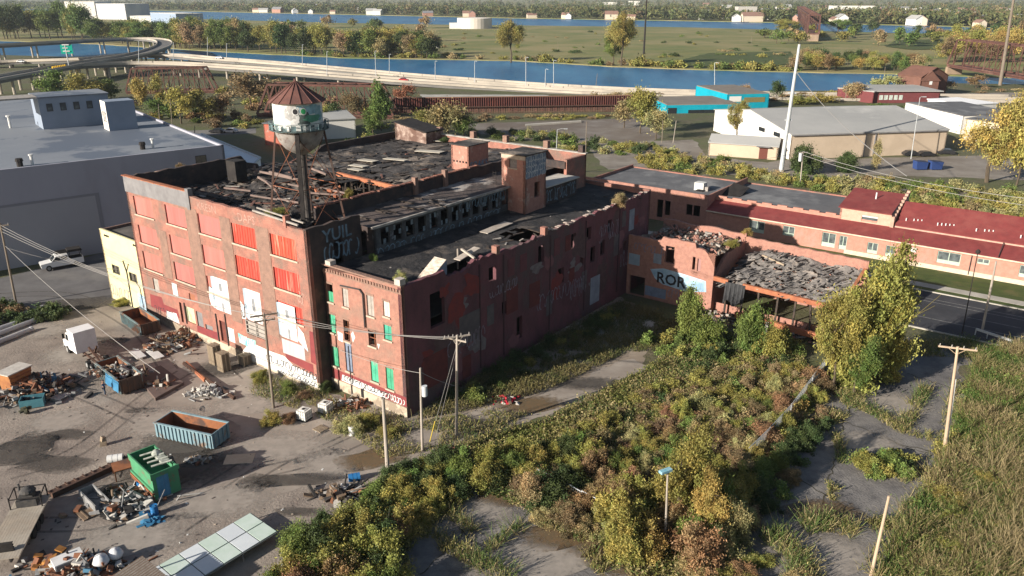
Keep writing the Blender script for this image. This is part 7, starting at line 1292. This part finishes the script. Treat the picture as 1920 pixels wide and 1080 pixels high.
# ---------------------------------------------------------------- growth: thicket, weeds, trees
def P2(*q): return [tuple(at(x, y)[:2]) for x, y in q]
thicket(P2((500, 1130), (575, 1025), (640, 985), (700, 980), (742, 1010), (735, 1130), (600, 1180)), 46, 1.3, (2.6, 4.0), (2.8, 4.2), ['green', 'dark', 'olive', 'rust', 'olive'], '* shrub in the dense clump right of the panel canopy', 'shrubs at the bottom by the panel canopy', 1, 'bushhi')
thicket(P2((690, 945), (735, 895), (800, 880), (868, 885), (872, 930), (820, 965), (760, 1005), (705, 1000)), 26, 1.3, (2.2, 3.4), (2.4, 3.4), ['yellow', 'yellow', 'olive', 'green', 'dark'], '* shrub in the clump around the stout bare pole', 'shrubs around the bare pole', 2, 'bushhi')
thicket(P2((780, 880), (850, 850), (875, 862), (800, 895)), 5, 1.2, (1.0, 1.7), (1.4, 2.2), ['red', 'rust'], '* low shrub at the foot of the transformer pole', 'low red shrubs by the transformer pole', 3, 'bushhi')
thicket(P2((890, 905), (960, 860), (1110, 850), (1140, 905), (1110, 960), (1000, 945), (930, 930)), 44, 1.25, (2.0, 3.6), (2.2, 3.6), ['olive', 'green', 'olive', 'rust', 'olive', 'dark', 'tan', 'olive', 'gold', 'brown'], '* shrub in the left part of the central thicket', 'shrubs in the left part of the thicket', 4, 'bushhi')
thicket(P2((1120, 870), (1250, 790), (1400, 730), (1500, 700), (1540, 735), (1470, 810), (1390, 880), (1300, 910), (1160, 960)), 130, 1.15, (1.5, 2.8), (2.0, 3.4), ['olive', 'tan', 'brown', 'olive', 'green', 'rust', 'pale'], '* shrub in the upper part of the central thicket below the sheds', 'shrubs in the upper thicket', 5, 'bushhi')
thicket(P2((1000, 842), (1180, 765), (1330, 690), (1480, 672), (1400, 735), (1240, 790), (1100, 850)), 90, 1.2, (.9, 1.9), (1.6, 2.8), ['olive', 'brown', 'tan', 'dark', 'olive'], '* low shrub between the dirt path and the thicket', 'low shrubs along the dirt path', 6)
thicket(P2((1130, 1010), (1180, 945), (1290, 920), (1385, 930), (1385, 1010), (1350, 1060), (1230, 1100), (1150, 1070)), 40, 1.5, (3.2, 5.4), (3.0, 4.4), ['olive', 'yellow', 'green', 'gold', 'olive', 'rust', 'pale'], '* tall shrub around the lamp pole at the bottom centre', 'tall shrubs around the lamp pole', 7, 'bushhi')
thicket(P2((1010, 965), (1120, 955), (1150, 1030), (1060, 1000)), 14, 1.3, (1.3, 2.4), (1.8, 2.8), ['tan', 'tan', 'pale', 'brown'], '* dry bush by the sagging wire fence', 'dry bushes by the wire fence', 8, 'bushhi')
thicket(P2((1180, 1110), (1400, 1050), (1500, 1090), (1400, 1160)), 14, 1.6, (1.2, 2.2), (2, 3), ['olive', 'tan', 'rust'], '* shrub at the bottom edge below the lamp pole thicket', 'shrubs along the bottom edge', 9, 'bushhi')
thicket(P2((1400, 868), (1440, 830), (1500, 755), (1520, 760), (1470, 830), (1430, 880)), 16, .9, (1.2, 2.0), (1.2, 1.9), ['gold', 'gold', 'yellow', 'rust'], '* vine bush climbing the grey chain-link fence', 'vines on the chain-link fence', 10, 'bushhi')
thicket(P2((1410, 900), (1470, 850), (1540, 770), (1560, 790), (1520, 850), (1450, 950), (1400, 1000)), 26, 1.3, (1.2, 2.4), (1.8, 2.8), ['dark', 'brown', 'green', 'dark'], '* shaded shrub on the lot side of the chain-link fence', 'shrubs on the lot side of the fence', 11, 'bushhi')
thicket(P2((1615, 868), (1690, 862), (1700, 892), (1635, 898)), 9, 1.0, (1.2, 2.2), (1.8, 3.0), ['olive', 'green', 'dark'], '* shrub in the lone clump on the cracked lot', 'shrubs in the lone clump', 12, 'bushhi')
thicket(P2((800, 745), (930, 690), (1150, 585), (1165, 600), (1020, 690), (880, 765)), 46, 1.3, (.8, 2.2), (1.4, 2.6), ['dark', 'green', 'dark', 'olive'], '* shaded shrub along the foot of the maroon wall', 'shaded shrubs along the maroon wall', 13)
thicket(P2((1180, 640), (1290, 630), (1480, 640), (1500, 668), (1300, 690)), 30, 1.4, (1.2, 2.4), (1.8, 3.0), ['green', 'dark', 'olive', 'olive'], '* shrub before the collapsed shed', 'shrubs before the collapsed shed', 14, 'bushhi')
for px, py, h, wd, c, lb_ in ((505, 795, 1.9, 2.2, 'yellow', 'yellow-green shrub at the foot of the crossarm pole'), (490, 715, 1.6, 2.4, 'olive', 'olive shrub against the white-painted wall foot'), (540, 735, 1.5, 2.6, 'green', 'green shrub at the wall right of the crossarm pole'), (575, 745, 1.2, 2.0, 'brown', 'brown shrub near the factory and wing notch'), (612, 735, 1.6, 1.8, 'dark', 'dark shrub inside the notch between factory and wing'), (655, 812, 2.0, 3.2, 'pale', 'pale yellow shrub behind the white barrel'), (690, 800, 1.7, 2.6, 'yellow', 'yellowish shrub before the wing footing'), (735, 815, 1.2, 2.6, 'olive', 'olive shrub at the corner of the wing'), (545, 792, 1.3, 1.8, 'rust', 'rust-coloured shrub left of the white totes'), (230, 572, 1.4, 2.6, 'yellow', 'small bright shrub at the foot of the yellow building'), (330, 645, .9, 2.0, 'olive', 'low weed clump at the wall by the scrap')): shrub(at(px, py), h, wd, c, lb_, None, 'bushhi')
for px, py, z, h, wd, c, lb_ in ((522, 402, 17.3, 1.0, 3.2, 'olive', 'low green growth on the burnt roof before the water tower'), (655, 372, 17.0, 1.6, 1.2, 'olive', 'sapling growing out of the broken fire wall'), (700, 492, 13.3, 1.3, .9, 'green', 'small sapling on the wing roof'), (748, 527, 13.3, 1.4, 1.4, 'pale', 'weed growing by the tilted hatch on the wing roof'), (1162, 385, 13.6, 2.2, 2.4, 'tan', 'bush rooted on the far parapet of the wing'), (340, 322, 17.3, 1.6, 1.4, 'tan', 'dry bush on the roof beside the black stack'), (1375, 462, 8.0, 1.4, 2.2, 'olive', 'weed clump on the annex rubble'), (1400, 440, 8.2, 1.2, 1.8, 'gold', 'golden weed on the orange shed wall'), (835, 265, 18, 0.9, 2.2, 'dark', 'dark weed at the back parapet of the factory')): shrub(at(px, py, z), h, wd, c, lb_, None, 'bushhi')
thicket(P2((-60, 612), (0, 608), (112, 604), (105, 586), (0, 580), (-60, 580)), 16, 1.5, (1.6, 2.6), (2.4, 3.4), ['dark', 'brown', 'dark'], '* bush in the dark row above the pale pipes', 'dark bushes at the left edge', 15, 'bushhi')
thicket(P2((1700, 1000), (1770, 870), (1830, 700), (1930, 690), (1990, 1100), (1720, 1110)), 70, 1.7, (.9, 1.7), (1.8, 3.4), ['green', 'olive', 'green', 'tan', 'olive', 'pale'], '* weed bush standing in the tall grass at the right edge', 'weed bushes in the tall grass', 31, 'bushhi')
# sheets of weeds and tall grass
G_ = [(.13, .15, .036), (.20, .185, .055), (.26, .22, .09), (.30, .245, .125), (.085, .125, .032)]
GT = [(.075, .135, .030), (.105, .15, .034), (.15, .16, .046), (.22, .175, .08), (.27, .215, .11)]
tag(blades('tall_grass', P2((1632, 1100), (1700, 980), (1772, 860), (1835, 660), (1935, 650), (2090, 690), (2260, 1140)), 95, 1.15, .045, GT, M_BLADE, 3, .6, leaf=1, ls=.10), 'tall tangled olive and straw grass filling the right edge', 'grass')
tag(blades('tall_grass', P2((1760, 1100), (1840, 900), (1900, 800), (2010, 1140)), 60, 1.45, .04, GT[2:] + [(.30, .24, .13)], M_BLADE, 5, .6), 'pale straw-coloured grass in the bottom right corner', 'grass')
tag(blades('undergrowth', P2((790, 870), (870, 835), (1015, 792), (1190, 705), (1300, 640), (1500, 665), (1550, 735), (1450, 880), (1400, 1010), (1370, 1060), (1210, 1110), (1120, 1020), (1000, 965)), 34, .62, .05, G_, M_BLADE, 7, .7, leaf=4, ls=.13), 'mixed weeds between the shrubs of the thicket', 'undergrowth')
tag(blades('undergrowth', P2((490, 1120), (560, 1010), (690, 950), (760, 890), (870, 870), (880, 940), (780, 1010), (745, 1130)), 30, .7, .05, G_[:3], M_BLADE, 8, .6, leaf=3, ls=.12), 'weeds between the shrubs at the bottom left', 'undergrowth')
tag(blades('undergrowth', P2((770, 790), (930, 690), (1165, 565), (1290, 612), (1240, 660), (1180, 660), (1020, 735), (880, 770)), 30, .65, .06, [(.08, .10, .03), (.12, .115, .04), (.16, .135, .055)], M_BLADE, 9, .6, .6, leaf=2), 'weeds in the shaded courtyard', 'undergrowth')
tag(blades('undergrowth', P2((640, 800), (700, 770), (775, 795), (900, 770), (1010, 780), (880, 850), (800, 850), (715, 860)), 22, .5, .06, G_, M_BLADE, 10, .6, .7, leaf=2, ls=.09), 'weeds at the corner of the wing', 'undergrowth')
tag(blades('undergrowth', P2((470, 740), (480, 700), (595, 730), (700, 800), (640, 800), (560, 770)), 24, .45, .06, G_, M_BLADE, 12, .6, .7, leaf=2, ls=.09), 'weeds along the factory foot', 'undergrowth')
tag(blades('undergrowth', P2((1560, 735), (1640, 690), (1700, 640), (1830, 640), (1832, 672), (1700, 668), (1640, 730), (1590, 770)), 40, .7, .06, G_, M_BLADE, 13, .6, .5, leaf=2), 'weeds at the top of the cracked lot', 'undergrowth')
def weedline(pts, w_, h, dens, seed):
    q = [at(x, y) for x, y in pts]; L_, R_ = [], []
    for k, p in enumerate(q):
        d = (q[min(k + 1, len(q) - 1)] - q[max(k - 1, 0)]).normalized(); n_ = Vector((-d.y, d.x, 0)); L_.append(p + n_ * w_ / 2); R_.append(p - n_ * w_ / 2)
    tag(blades('weeds', [tuple(v[:2]) for v in L_ + R_[::-1]], dens * 2, h, .05, G_, M_BLADE, seed, .6, .8, leaf=1, ls=.09), 'weeds sprouting along a crack in the paving', 'weeds')
for k, (pts, w_, h) in enumerate(((((763, 985), (850, 1030), (960, 1090)), 1.6, .8), (((827, 950), (890, 1000)), 1.0, .8), (((915, 1035), (945, 1005), (980, 990)), .9, .7), (((1580, 750), (1640, 775), (1693, 808), (1745, 822)), 1.5, .7), (((1738, 727), (1712, 765), (1690, 808)), 1.4, .7), (((1568, 815), (1580, 870)), .9, .6), (((1505, 990), (1555, 985), (1605, 1002)), 1.9, .9), (((1600, 985), (1680, 985)), 1.3, .6), (((1440, 1000), (1500, 1050), (1505, 1100)), 2.2, .9), (((1560, 905), (1565, 940)), 1.0, .5), (((1515, 800), (1560, 790), (1600, 760)), 1.4, .7), (((1690, 905), (1745, 870)), .8, .4), (((1630, 1085), (1700, 975), (1768, 850), (1800, 720)), 1.8, .8), (((1100, 1030), (1130, 1075)), 1.2, .6), (((1015, 975), (1100, 1010), (1160, 1060)), 1.4, .5))): weedline(pts, w_, h, 30, 40 + k)
# cracks between the paving slabs
m = MB(); r = random.Random(3)
for pts in (((800, 940), (860, 990), (1000, 1100)), ((900, 930), (860, 1010), (790, 1080)), ((1500, 900), (1600, 960), (1690, 990)), ((1600, 720), (1570, 850), (1500, 1090)), ((1640, 820), (1740, 850)), ((1020, 1000), (960, 1090)), ((1560, 780), (1680, 830), (1760, 850)), ((1700, 700), (1790, 730))):
    q = [at(x, y) for x, y in pts]
    for a, b in zip(q, q[1:]):
        n_ = int((b - a).length / .6) + 1; last = a
        for k in range(1, n_ + 1):
            c = a.lerp(b, k / n_) + Vector((r.gauss(0, .12), r.gauss(0, .12), 0)); d = (c - last).normalized(); s_ = Vector((-d.y, d.x, 0)) * r.uniform(.03, .08); m.face(*[v + ZD * .026 for v in (last - s_, c - s_, c + s_, last + s_)]); last = c
m.build('paving_cracks', M('crack_soil', (.055, .05, .035)), kind='structure')
# trees near and in the middle distance
ptree(1595, 735, 560, 150, 'bush', 'bushhi', 'olive', 'dense leafy growth around the trunks of the tall yellow-green tree'); ptree(1655, 715, 590, 100, 'bush', 'bushhi', 'yellow', 'yellowish undertree at the right foot of the tall yellow-green tree'); ptree(1605, 715, 436, 205, 'broad', 'hi', 'olive', 'tall yellow-green tree leaning against the end of the collapsed shed', z=0)
ptree(1650, 690, 500, 110, 'broad', 'hi', 'yellow', 'yellow-green tree filling the right side of the tall tree by the road'); ptree(1560, 735, 540, 130, 'broad', 'hi', 'olive', 'leafy tree at the left foot of the tall yellow-green tree'); ptree(1600, 745, 620, 100, 'broad', 'hi', 'green', 'low green tree in front of the tall yellow-green tree')
ptree(1298, 642, 516, 78, 'bush', 'bushhi', 'green', 'young green tree before the painted annex letters'); ptree(1322, 650, 570, 80, 'bush', 'bushhi', 'green', 'lower green sapling right of the painted annex letters'); ptree(1405, 668, 548, 74, 'bush', 'bushhi', 'green', 'young green tree under the hanging black sheet'); ptree(1436, 668, 580, 70, 'bush', 'bushhi', 'olive', 'lower sapling before the open end of the shed'); ptree(1268, 985, 790, 190, 'broad', 'hi', 'olive', 'broad autumn tree rising out of the thicket behind the lamp pole'); ptree(1330, 1010, 880, 110, 'broad', 'hi', 'gold', 'small golden and pink tree at the right side of the lamp pole thicket')
ptree(1850, 342, 160, 160, 'broad', 'hi', 'yellow', 'large yellow tree by the parked cars'); ptree(1905, 350, 210, 80, 'broad', 'mid', 'yellow', 'yellow tree at the right edge behind the hedge'); ptree(1508, 324, 256, 68, 'bush', 'bushhi', 'dark', 'dark round evergreen at the foot of the silver monopole'); ptree(1592, 324, 277, 60, 'bush', 'bushhi', 'dark', 'smaller dark evergreen midway along the beige warehouse'); ptree(1640, 318, 262, 26, 'tall', 'mid', 'tan', 'thin pale sapling before the beige warehouse wall'); ptree(1380, 262, 188, 50, 'broad', 'hi', 'olive', 'olive-yellow sapling beside the white end of the beige warehouse'); ptree(1350, 312, 284, 46, 'bush', 'bushhi', 'green', 'round green bush before the beige annex')
for bx_, by_, ty, wd, kd, c, lb_ in ((1200, 250, 165, 70, 'broad', 'olive', 'olive tree left of the turquoise building'), (1170, 240, 185, 60, 'broad', 'tan', 'tan tree at the right end of the sheet-pile wall'), (1230, 262, 205, 60, 'broad', 'pale', 'pale tree on the parking lot edge'), (715, 245, 150, 52, 'tall', 'green', 'green tree at the end of the second truss bridge'), (700, 260, 195, 60, 'broad', 'green', 'dark green tree behind the white outbuilding'), (840, 262, 192, 92, 'broad', 'tan', 'wide brownish tree behind the back corner of the factory'), (800, 258, 208, 60, 'broad', 'olive', 'olive tree left of the wide brownish tree'), (762, 200, 158, 50, 'broad', 'red', 'small fire-red tree by the expressway'), (870, 262, 215, 50, 'broad', 'green', 'green tree right of the wide brownish tree'), (628, 240, 192, 46, 'broad', 'dark', 'dark green tree right beside the water tower'), (612, 245, 200, 40, 'tall', 'olive', 'olive sapling touching the water tower'), (105, 192, 130, 70, 'broad', 'green', 'green tree left of the pair above the warehouse'), (165, 195, 138, 76, 'broad', 'olive', 'bright green tree right of the pair above the warehouse'), (210, 190, 150, 60, 'broad', 'green', 'green tree by the left end of the first truss'), (265, 205, 140, 34, 'tall', 'gold', 'yellow tree in front of the first truss at left'), (302, 205, 140, 34, 'tall', 'yellow', 'yellow tree in front of the first truss at right'), (340, 232, 162, 66, 'broad', 'yellow', 'large yellow-green tree on the grass strip'), (385, 228, 168, 60, 'broad', 'olive', 'olive tree right of the large yellow-green one'), (420, 225, 175, 60, 'broad', 'rust', 'rusty tree left of the second truss'), (470, 205, 135, 90, 'broad', 'tan', 'wide tan tree between the two truss bridges'), (520, 200, 150, 60, 'broad', 'tan', 'bare-looking tan tree behind the water tower roof'), (300, 225, 185, 60, 'broad', 'green', 'green tree behind the thin poles on the grass'), (660, 225, 175, 50, 'broad', 'brown', 'brown tree under the second truss'), (1155, 200, 172, 50, 'broad', 'tan', 'tan bush on the expressway verge'), (1455, 190, 150, 34, 'broad', 'dark', 'dark tree by the river right of the turquoise hall'), (1395, 188, 158, 30, 'broad', 'tan', 'tan sapling behind the turquoise hall'), (1600, 190, 150, 46, 'tall', 'tan', 'leaning tan tree above the dark red low building'), (1660, 178, 140, 60, 'broad', 'pale', 'grey-green tree left of the shingled hall'), (1655, 206, 190, 60, 'bush', 'green', 'green bush before the dark red restaurant'), (1540, 192, 172, 60, 'bush', 'gold', 'golden bush left of the dark red wing'), (1500, 196, 176, 60, 'bush', 'olive', 'olive bush by the riverside drive'), (1770, 176, 150, 40, 'broad', 'brown', 'brown shrubby tree right of the gabled house'), (1830, 165, 140, 40, 'broad', 'rust', 'rusty bush on the bank below the rail bridge')):
    ptree(bx_, by_, ty, wd, kd, 'mid' if kd != 'bush' else 'bush', c, lb_)
HG = 'shrubs in the hedge behind the long brick building'
thicket(P2((1195, 300), (1260, 285), (1350, 312), (1500, 338), (1700, 345), (1935, 372), (1935, 425), (1690, 385), (1500, 352), (1330, 328), (1215, 318)), 150, 2.0, (1.8, 3.2), (3.0, 4.8), ['olive', 'pale', 'pale', 'olive', 'tan', 'green', 'yellow'], '* shrub in the hedge behind the long brick building', HG, 21)
thicket(P2((860, 290), (900, 262), (1000, 270), (1090, 290), (1230, 290), (1240, 275), (1100, 262), (1000, 250), (880, 248)), 56, 2.2, (1.6, 3.2), (3.0, 4.6), ['green', 'olive', 'pale', 'dark', 'yellow'], '* shrub in the strip behind the factory back wall', 'shrubs behind the factory', 22)
thicket(P2((610, 265), (740, 235), (820, 240), (850, 262), (700, 300)), 24, 2.4, (1.8, 3.4), (3, 5), ['olive', 'green', 'tan', 'dark'], '* shrub between the white outbuilding and the sheet-pile wall', 'shrubs beyond the factory roof', 23)
thicket(P2((60, 205), (240, 195), (470, 225), (520, 245), (420, 242), (240, 225)), 40, 3.0, (1.8, 4.0), (4, 6.5), ['olive', 'green', 'yellow', 'rust', 'brown'], '* shrub on the strip between warehouse and trusses', 'shrubs by the trusses', 24)
thicket(P2((400, 175), (500, 168), (640, 190), (780, 208), (700, 226), (500, 216)), 30, 3.2, (2, 4.5), (4, 7), ['brown', 'rust', 'olive', 'tan'], '* shrub around the second truss bridge', 'shrubs around the second truss', 25)
thicket(P2((740, 222), (1200, 214), (1200, 222), (900, 230), (760, 236)), 40, 2.5, (1.0, 2.0), (3.5, 5.5), ['olive', 'tan', 'brown'], '* low shrub at the foot of the picket fence', 'low shrubs below the picket fence', 26)
thicket(P2((1110, 192), (1240, 186), (1240, 176), (1100, 178)), 14, 3, (1.5, 3), (4, 6), ['tan', 'olive', 'brown'], '* bush on the verge at the end of the sheet piling', 'bushes at the end of the sheet piling', 27)
thicket(P2((1440, 188), (1560, 190), (1700, 172), (1930, 176), (1930, 168), (1700, 166), (1500, 178)), 36, 3, (1.2, 2.6), (4, 6.5), ['olive', 'brown', 'tan', 'rust'], '* bush on the near river bank at right', 'bushes on the near river bank', 28)
# island: bank trees and shrubs
def bank(px):
    for (x0, y0), (x1, y1) in zip(isl, isl[1:]):
        if x0 <= px <= x1: return y0 + (y1 - y0) * (px - x0) / (x1 - x0)
    return 140
r = random.Random(21); IT = 'trees on the island'
CN = {'olive': 'olive', 'green': 'green', 'dark': 'dark green', 'yellow': 'yellow-green', 'rust': 'rust-coloured', 'tan': 'tan', 'gold': 'golden', 'pale': 'pale green', 'brown': 'brown'}
def itree(px, py, hm, wm, cols, where, kd='broad', res='lo'):
    c = r.choice(cols); p = at(px, py); tree(p, hm, wm, kd, res, c, '%s tree %s' % (CN[c], where), IT)
for k in range(46): px = r.uniform(-30, 335); py = bank(px) - 1 - abs(r.gauss(0, 7)); itree(px, py, r.uniform(24, 34) if px < 175 else r.uniform(14, 22), r.uniform(16, 25), ('green', 'olive', 'dark', 'green'), 'in the tall belt on the island at far left', res='mid')
for k in range(86): px = r.uniform(320, 830); py = bank(px) - 1 - abs(r.gauss(0, 6)); itree(px, py, r.uniform(14, 23) * (1 if px < 650 else .8), r.uniform(12, 20), ('olive', 'green', 'yellow', 'tan', 'dark', 'olive'), 'in the bank belt left of the meadow', res='mid')
for k in range(30): px = r.uniform(300, 800); py = r.uniform(50, 82); itree(px, py, r.uniform(10, 17), r.uniform(12, 20), ('olive', 'green', 'dark', 'tan'), 'inland behind the left bank belt')
for k in range(40): px = r.uniform(1480, 1740); py = bank(px) - 1 - r.uniform(0, 16); itree(px, py, r.uniform(6, 11), r.uniform(7, 12), ('rust', 'gold', 'green', 'olive', 'tan', 'dark'), 'in the autumn belt left of the rail bridge', res='mid')
for k in range(34): px = r.uniform(1420, 1930); py = r.uniform(58, 82) + (px - 1420) * .02; itree(px, py, r.uniform(9, 15), r.uniform(10, 18), ('green', 'olive', 'dark', 'tan', 'green'), 'on the far side of the island at right')
for k in range(34): px = r.uniform(1775, 1960); py = r.uniform(84, 118); itree(px, py, r.uniform(12, 22), r.uniform(12, 20), ('olive', 'gold', 'tan', 'brown', 'olive'), 'behind the rail bridge at right', res='mid')
for bx_, by_, ty, wd, lb_ in ((958, 116, 31, 60, 'tall pale tree standing alone at the middle of the island bank'), (1165, 124, 17, 62, 'tallest tree on the island bank left of the black pole'), (1150, 122, 60, 50, 'shorter tree hugging the tallest bank tree'), (1475, 65, 36, 60, 'broad tan tree by the distant rail bridge'), (1570, 66, 34, 50, 'round dark green tree right of the distant rail bridge'), (700, 100, 50, 60, 'broad yellow-green tree in the bank belt')): ptree(bx_, by_, ty, wd, 'tall' if ty < 32 else 'broad', 'hi', 'olive' if wd > 55 else 'green', lb_)
IS = 'shrubs along the island bank'
for k in range(92):
    px = r.uniform(560, 1500); c = r.choice(('olive', 'green', 'gold', 'olive', 'yellow', 'brown') if px > 1000 else ('olive', 'green', 'olive', 'tan')); s_ = r.uniform(3, 6.5) * (1 if px > 1000 else .8); shrub(at(px, bank(px) - .6 - abs(r.gauss(0, 1.6))), s_, s_ * r.uniform(1.3, 2.2), c, '%s shrub along the island bank' % CN[c], IS)
for k in range(60): px, py = r.uniform(820, 1480), r.uniform(58, 108); c = r.choice(('olive', 'green', 'tan', 'dark')); s_ = r.uniform(1.2, 3.2); shrub(at(px, py), s_, s_ * r.uniform(1.8, 4), c, '%s bush scattered on the island meadow' % CN[c], 'bushes on the island meadow')
# far shore wood
g = np.random.default_rng(5); PP, TT, SS = [], [], []
for k in range(6500):
    px = g.uniform(-150, 2080); fy = far_line(min(max(px, 301), 1919)); py = fy - 1.0 - g.uniform(0, 1) ** 1.25 * (fy + 6)
    if k < 900: py = fy - abs(g.normal(0, 2.2)) - .6
    p = at(px, py, .3)
    if p.y > 9000: continue
    hh = g.uniform(10, 19); ww = hh * g.uniform(.7, 1.25); n_ = 30; d = g.normal(size=(n_, 3)); d /= np.linalg.norm(d, axis=1)[:, None]
    PP.append(np.array([p.x, p.y, .3 + hh * .55]) + d * np.array([ww * .5, ww * .5, hh * .46]) * g.uniform(.5, 1, (n_, 1))); base = np.array([(.085, .105, .036), (.115, .12, .042), (.07, .085, .036), (.17, .14, .06), (.14, .105, .05)][g.choice(5, p=(.35, .3, .2, .1, .05))]) * g.uniform(.7, 1.3)
    TT.append(base * g.uniform(.7, 1.3, (n_, 1))); SS.append(np.full(n_, hh * .12))
me = leafmesh('far_wood', np.concatenate(PP), np.concatenate(SS), np.concatenate(TT), 3); me.materials.append(M_BLADE); o = bpy.data.objects.new('far_wood', me); C.objects.link(o); tag(o, 'wooded far shore rising to the horizon', 'woodland', kind='stuff')

# past three hundred shrubs, the smallest-looking ones become one sheet of scrub
sh = [o for o in bpy.data.objects if o.name.startswith('shrub') and o.type == 'MESH' and not o.parent]
sh.sort(key=lambda o: -(o.scale.x * o.scale.z) / (o.location.length ** 2)); PP, TT, SS = [], [], []; g = np.random.default_rng(11)

def pxof(v): dz = v.y * _c - (v.z - CH) * _s; return 960 + F * v.x / dz, 540 - F * (v.y * _s + (v.z - CH) * _c) / dz
for o in list(sh):
    a, b = pxof(o.location)
    if abs(a - 1250) < 34 and 1012 < b < 1180: sh.remove(o); bpy.data.objects.remove(o)
keep = [o for o in sh if not o.get('group')]; rest = [o for o in sh if o.get('group')]
for o in rest[max(0, 285 - len(keep)):]:
    me = o.data; n_ = len(me.vertices) // 4; co = np.empty(n_ * 12); me.vertices.foreach_get('co', co); co = co.reshape(-1, 4, 3); tc = np.empty(n_ * 16); me.color_attributes['tint'].data.foreach_get('color', tc); tc = tc.reshape(-1, 4, 4)[:, 0, :3]
    cnt = int(min(n_, max(160, 2600 * min(1, 90 / o.location.length)))); ix = g.choice(n_, cnt, replace=False); c = co[ix].mean(1); a = o.rotation_euler.z; s = o.scale
    x, y = c[:, 0] * s.x, c[:, 1] * s.y; PP.append(np.stack([x * math.cos(a) - y * math.sin(a) + o.location.x, x * math.sin(a) + y * math.cos(a) + o.location.y, c[:, 2] * s.z + o.location.z], 1))
    TT.append(tc[ix] * np.array(PAL[o.material_slots[0].material.name.split('_')[1]]) * g.uniform(.85, 1.15)); SS.append(np.full(cnt, .0155 * (s.x + s.z) / 2 * min(2.6, (n_ / cnt) ** .5) * (1.0 if n_ > 9000 else 1.5))); bpy.data.objects.remove(o)
me = leafmesh('scrub', np.concatenate(PP), np.concatenate(SS), np.concatenate(TT), 4); me.materials.append(M_BLADE); o = bpy.data.objects.new('scrub', me); C.objects.link(o); tag(o, 'smaller scrub filling the hedges, strips and banks', 'scrub', kind='stuff')

# loose pieces of one kind become parts of their own
def split_islands(o):
    me = o.data; par = list(range(len(me.vertices)))
    def f(i):
        while par[i] != i: par[i] = par[par[i]]; i = par[i]
        return i
    for p in me.polygons:
        v = p.vertices
        for k in v[1:]: par[f(v[0])] = f(k)
    gr = {}
    for p in me.polygons: gr.setdefault(f(p.vertices[0]), []).append(p)
    if not 1 < len(gr) <= 60: return
    base = o.name.split('.')[0]
    for ps in gr.values():
        ix = {}; fs = [[ix.setdefault(i, len(ix)) for i in p.vertices] for p in ps]; m2 = bpy.data.meshes.new(base); m2.from_pydata([me.vertices[i].co for i in ix], [], fs)
        for mt in me.materials: m2.materials.append(mt)
        m2.polygons.foreach_set('material_index', [p.material_index for p in ps]); n_ = bpy.data.objects.new(base, m2); C.objects.link(n_); n_.parent = o.parent
        if o.get('label'): n_['label'] = o['label']
    bpy.data.objects.remove(o)
SPL = {'white_graffiti', 'broken_pane', 'parapet_post', 'painted_patch', 'drainpipe', 'bent_beam', 'vent_slot', 'scupper', 'window_lintel', 'roof_beam', 'wall_post', 'wall_pier', 'fallen_board', 'post', 'window_head', 'parapet_step', 'interior_post'}
for o in [o for o in bpy.data.objects if o.type == 'MESH' and o.name.split('.')[0] in SPL and o.parent]: split_islands(o)
# the air: far things pale a little
zt = 42.5
hz = MB().obox((-5200, -90, -6), (10400, 0, 0), (0, 9600, 0), (0, 0, 6 + zt)).build('haze', None or M('haze_air', (1, 1, 1)), kind='stuff')
hm = M('haze_air', (1, 1, 1)); hn = hm.node_tree; hn.nodes.clear(); ho = hn.nodes.new('ShaderNodeOutputMaterial'); hv_ = hn.nodes.new('ShaderNodeVolumePrincipled'); hv_.inputs['Color'].default_value = (.72, .80, .92, 1); hv_.inputs['Density'].default_value = HAZE; hv_.inputs['Anisotropy'].default_value = .2; hn.links.new(hv_.outputs[0], ho.inputs['Volume'])
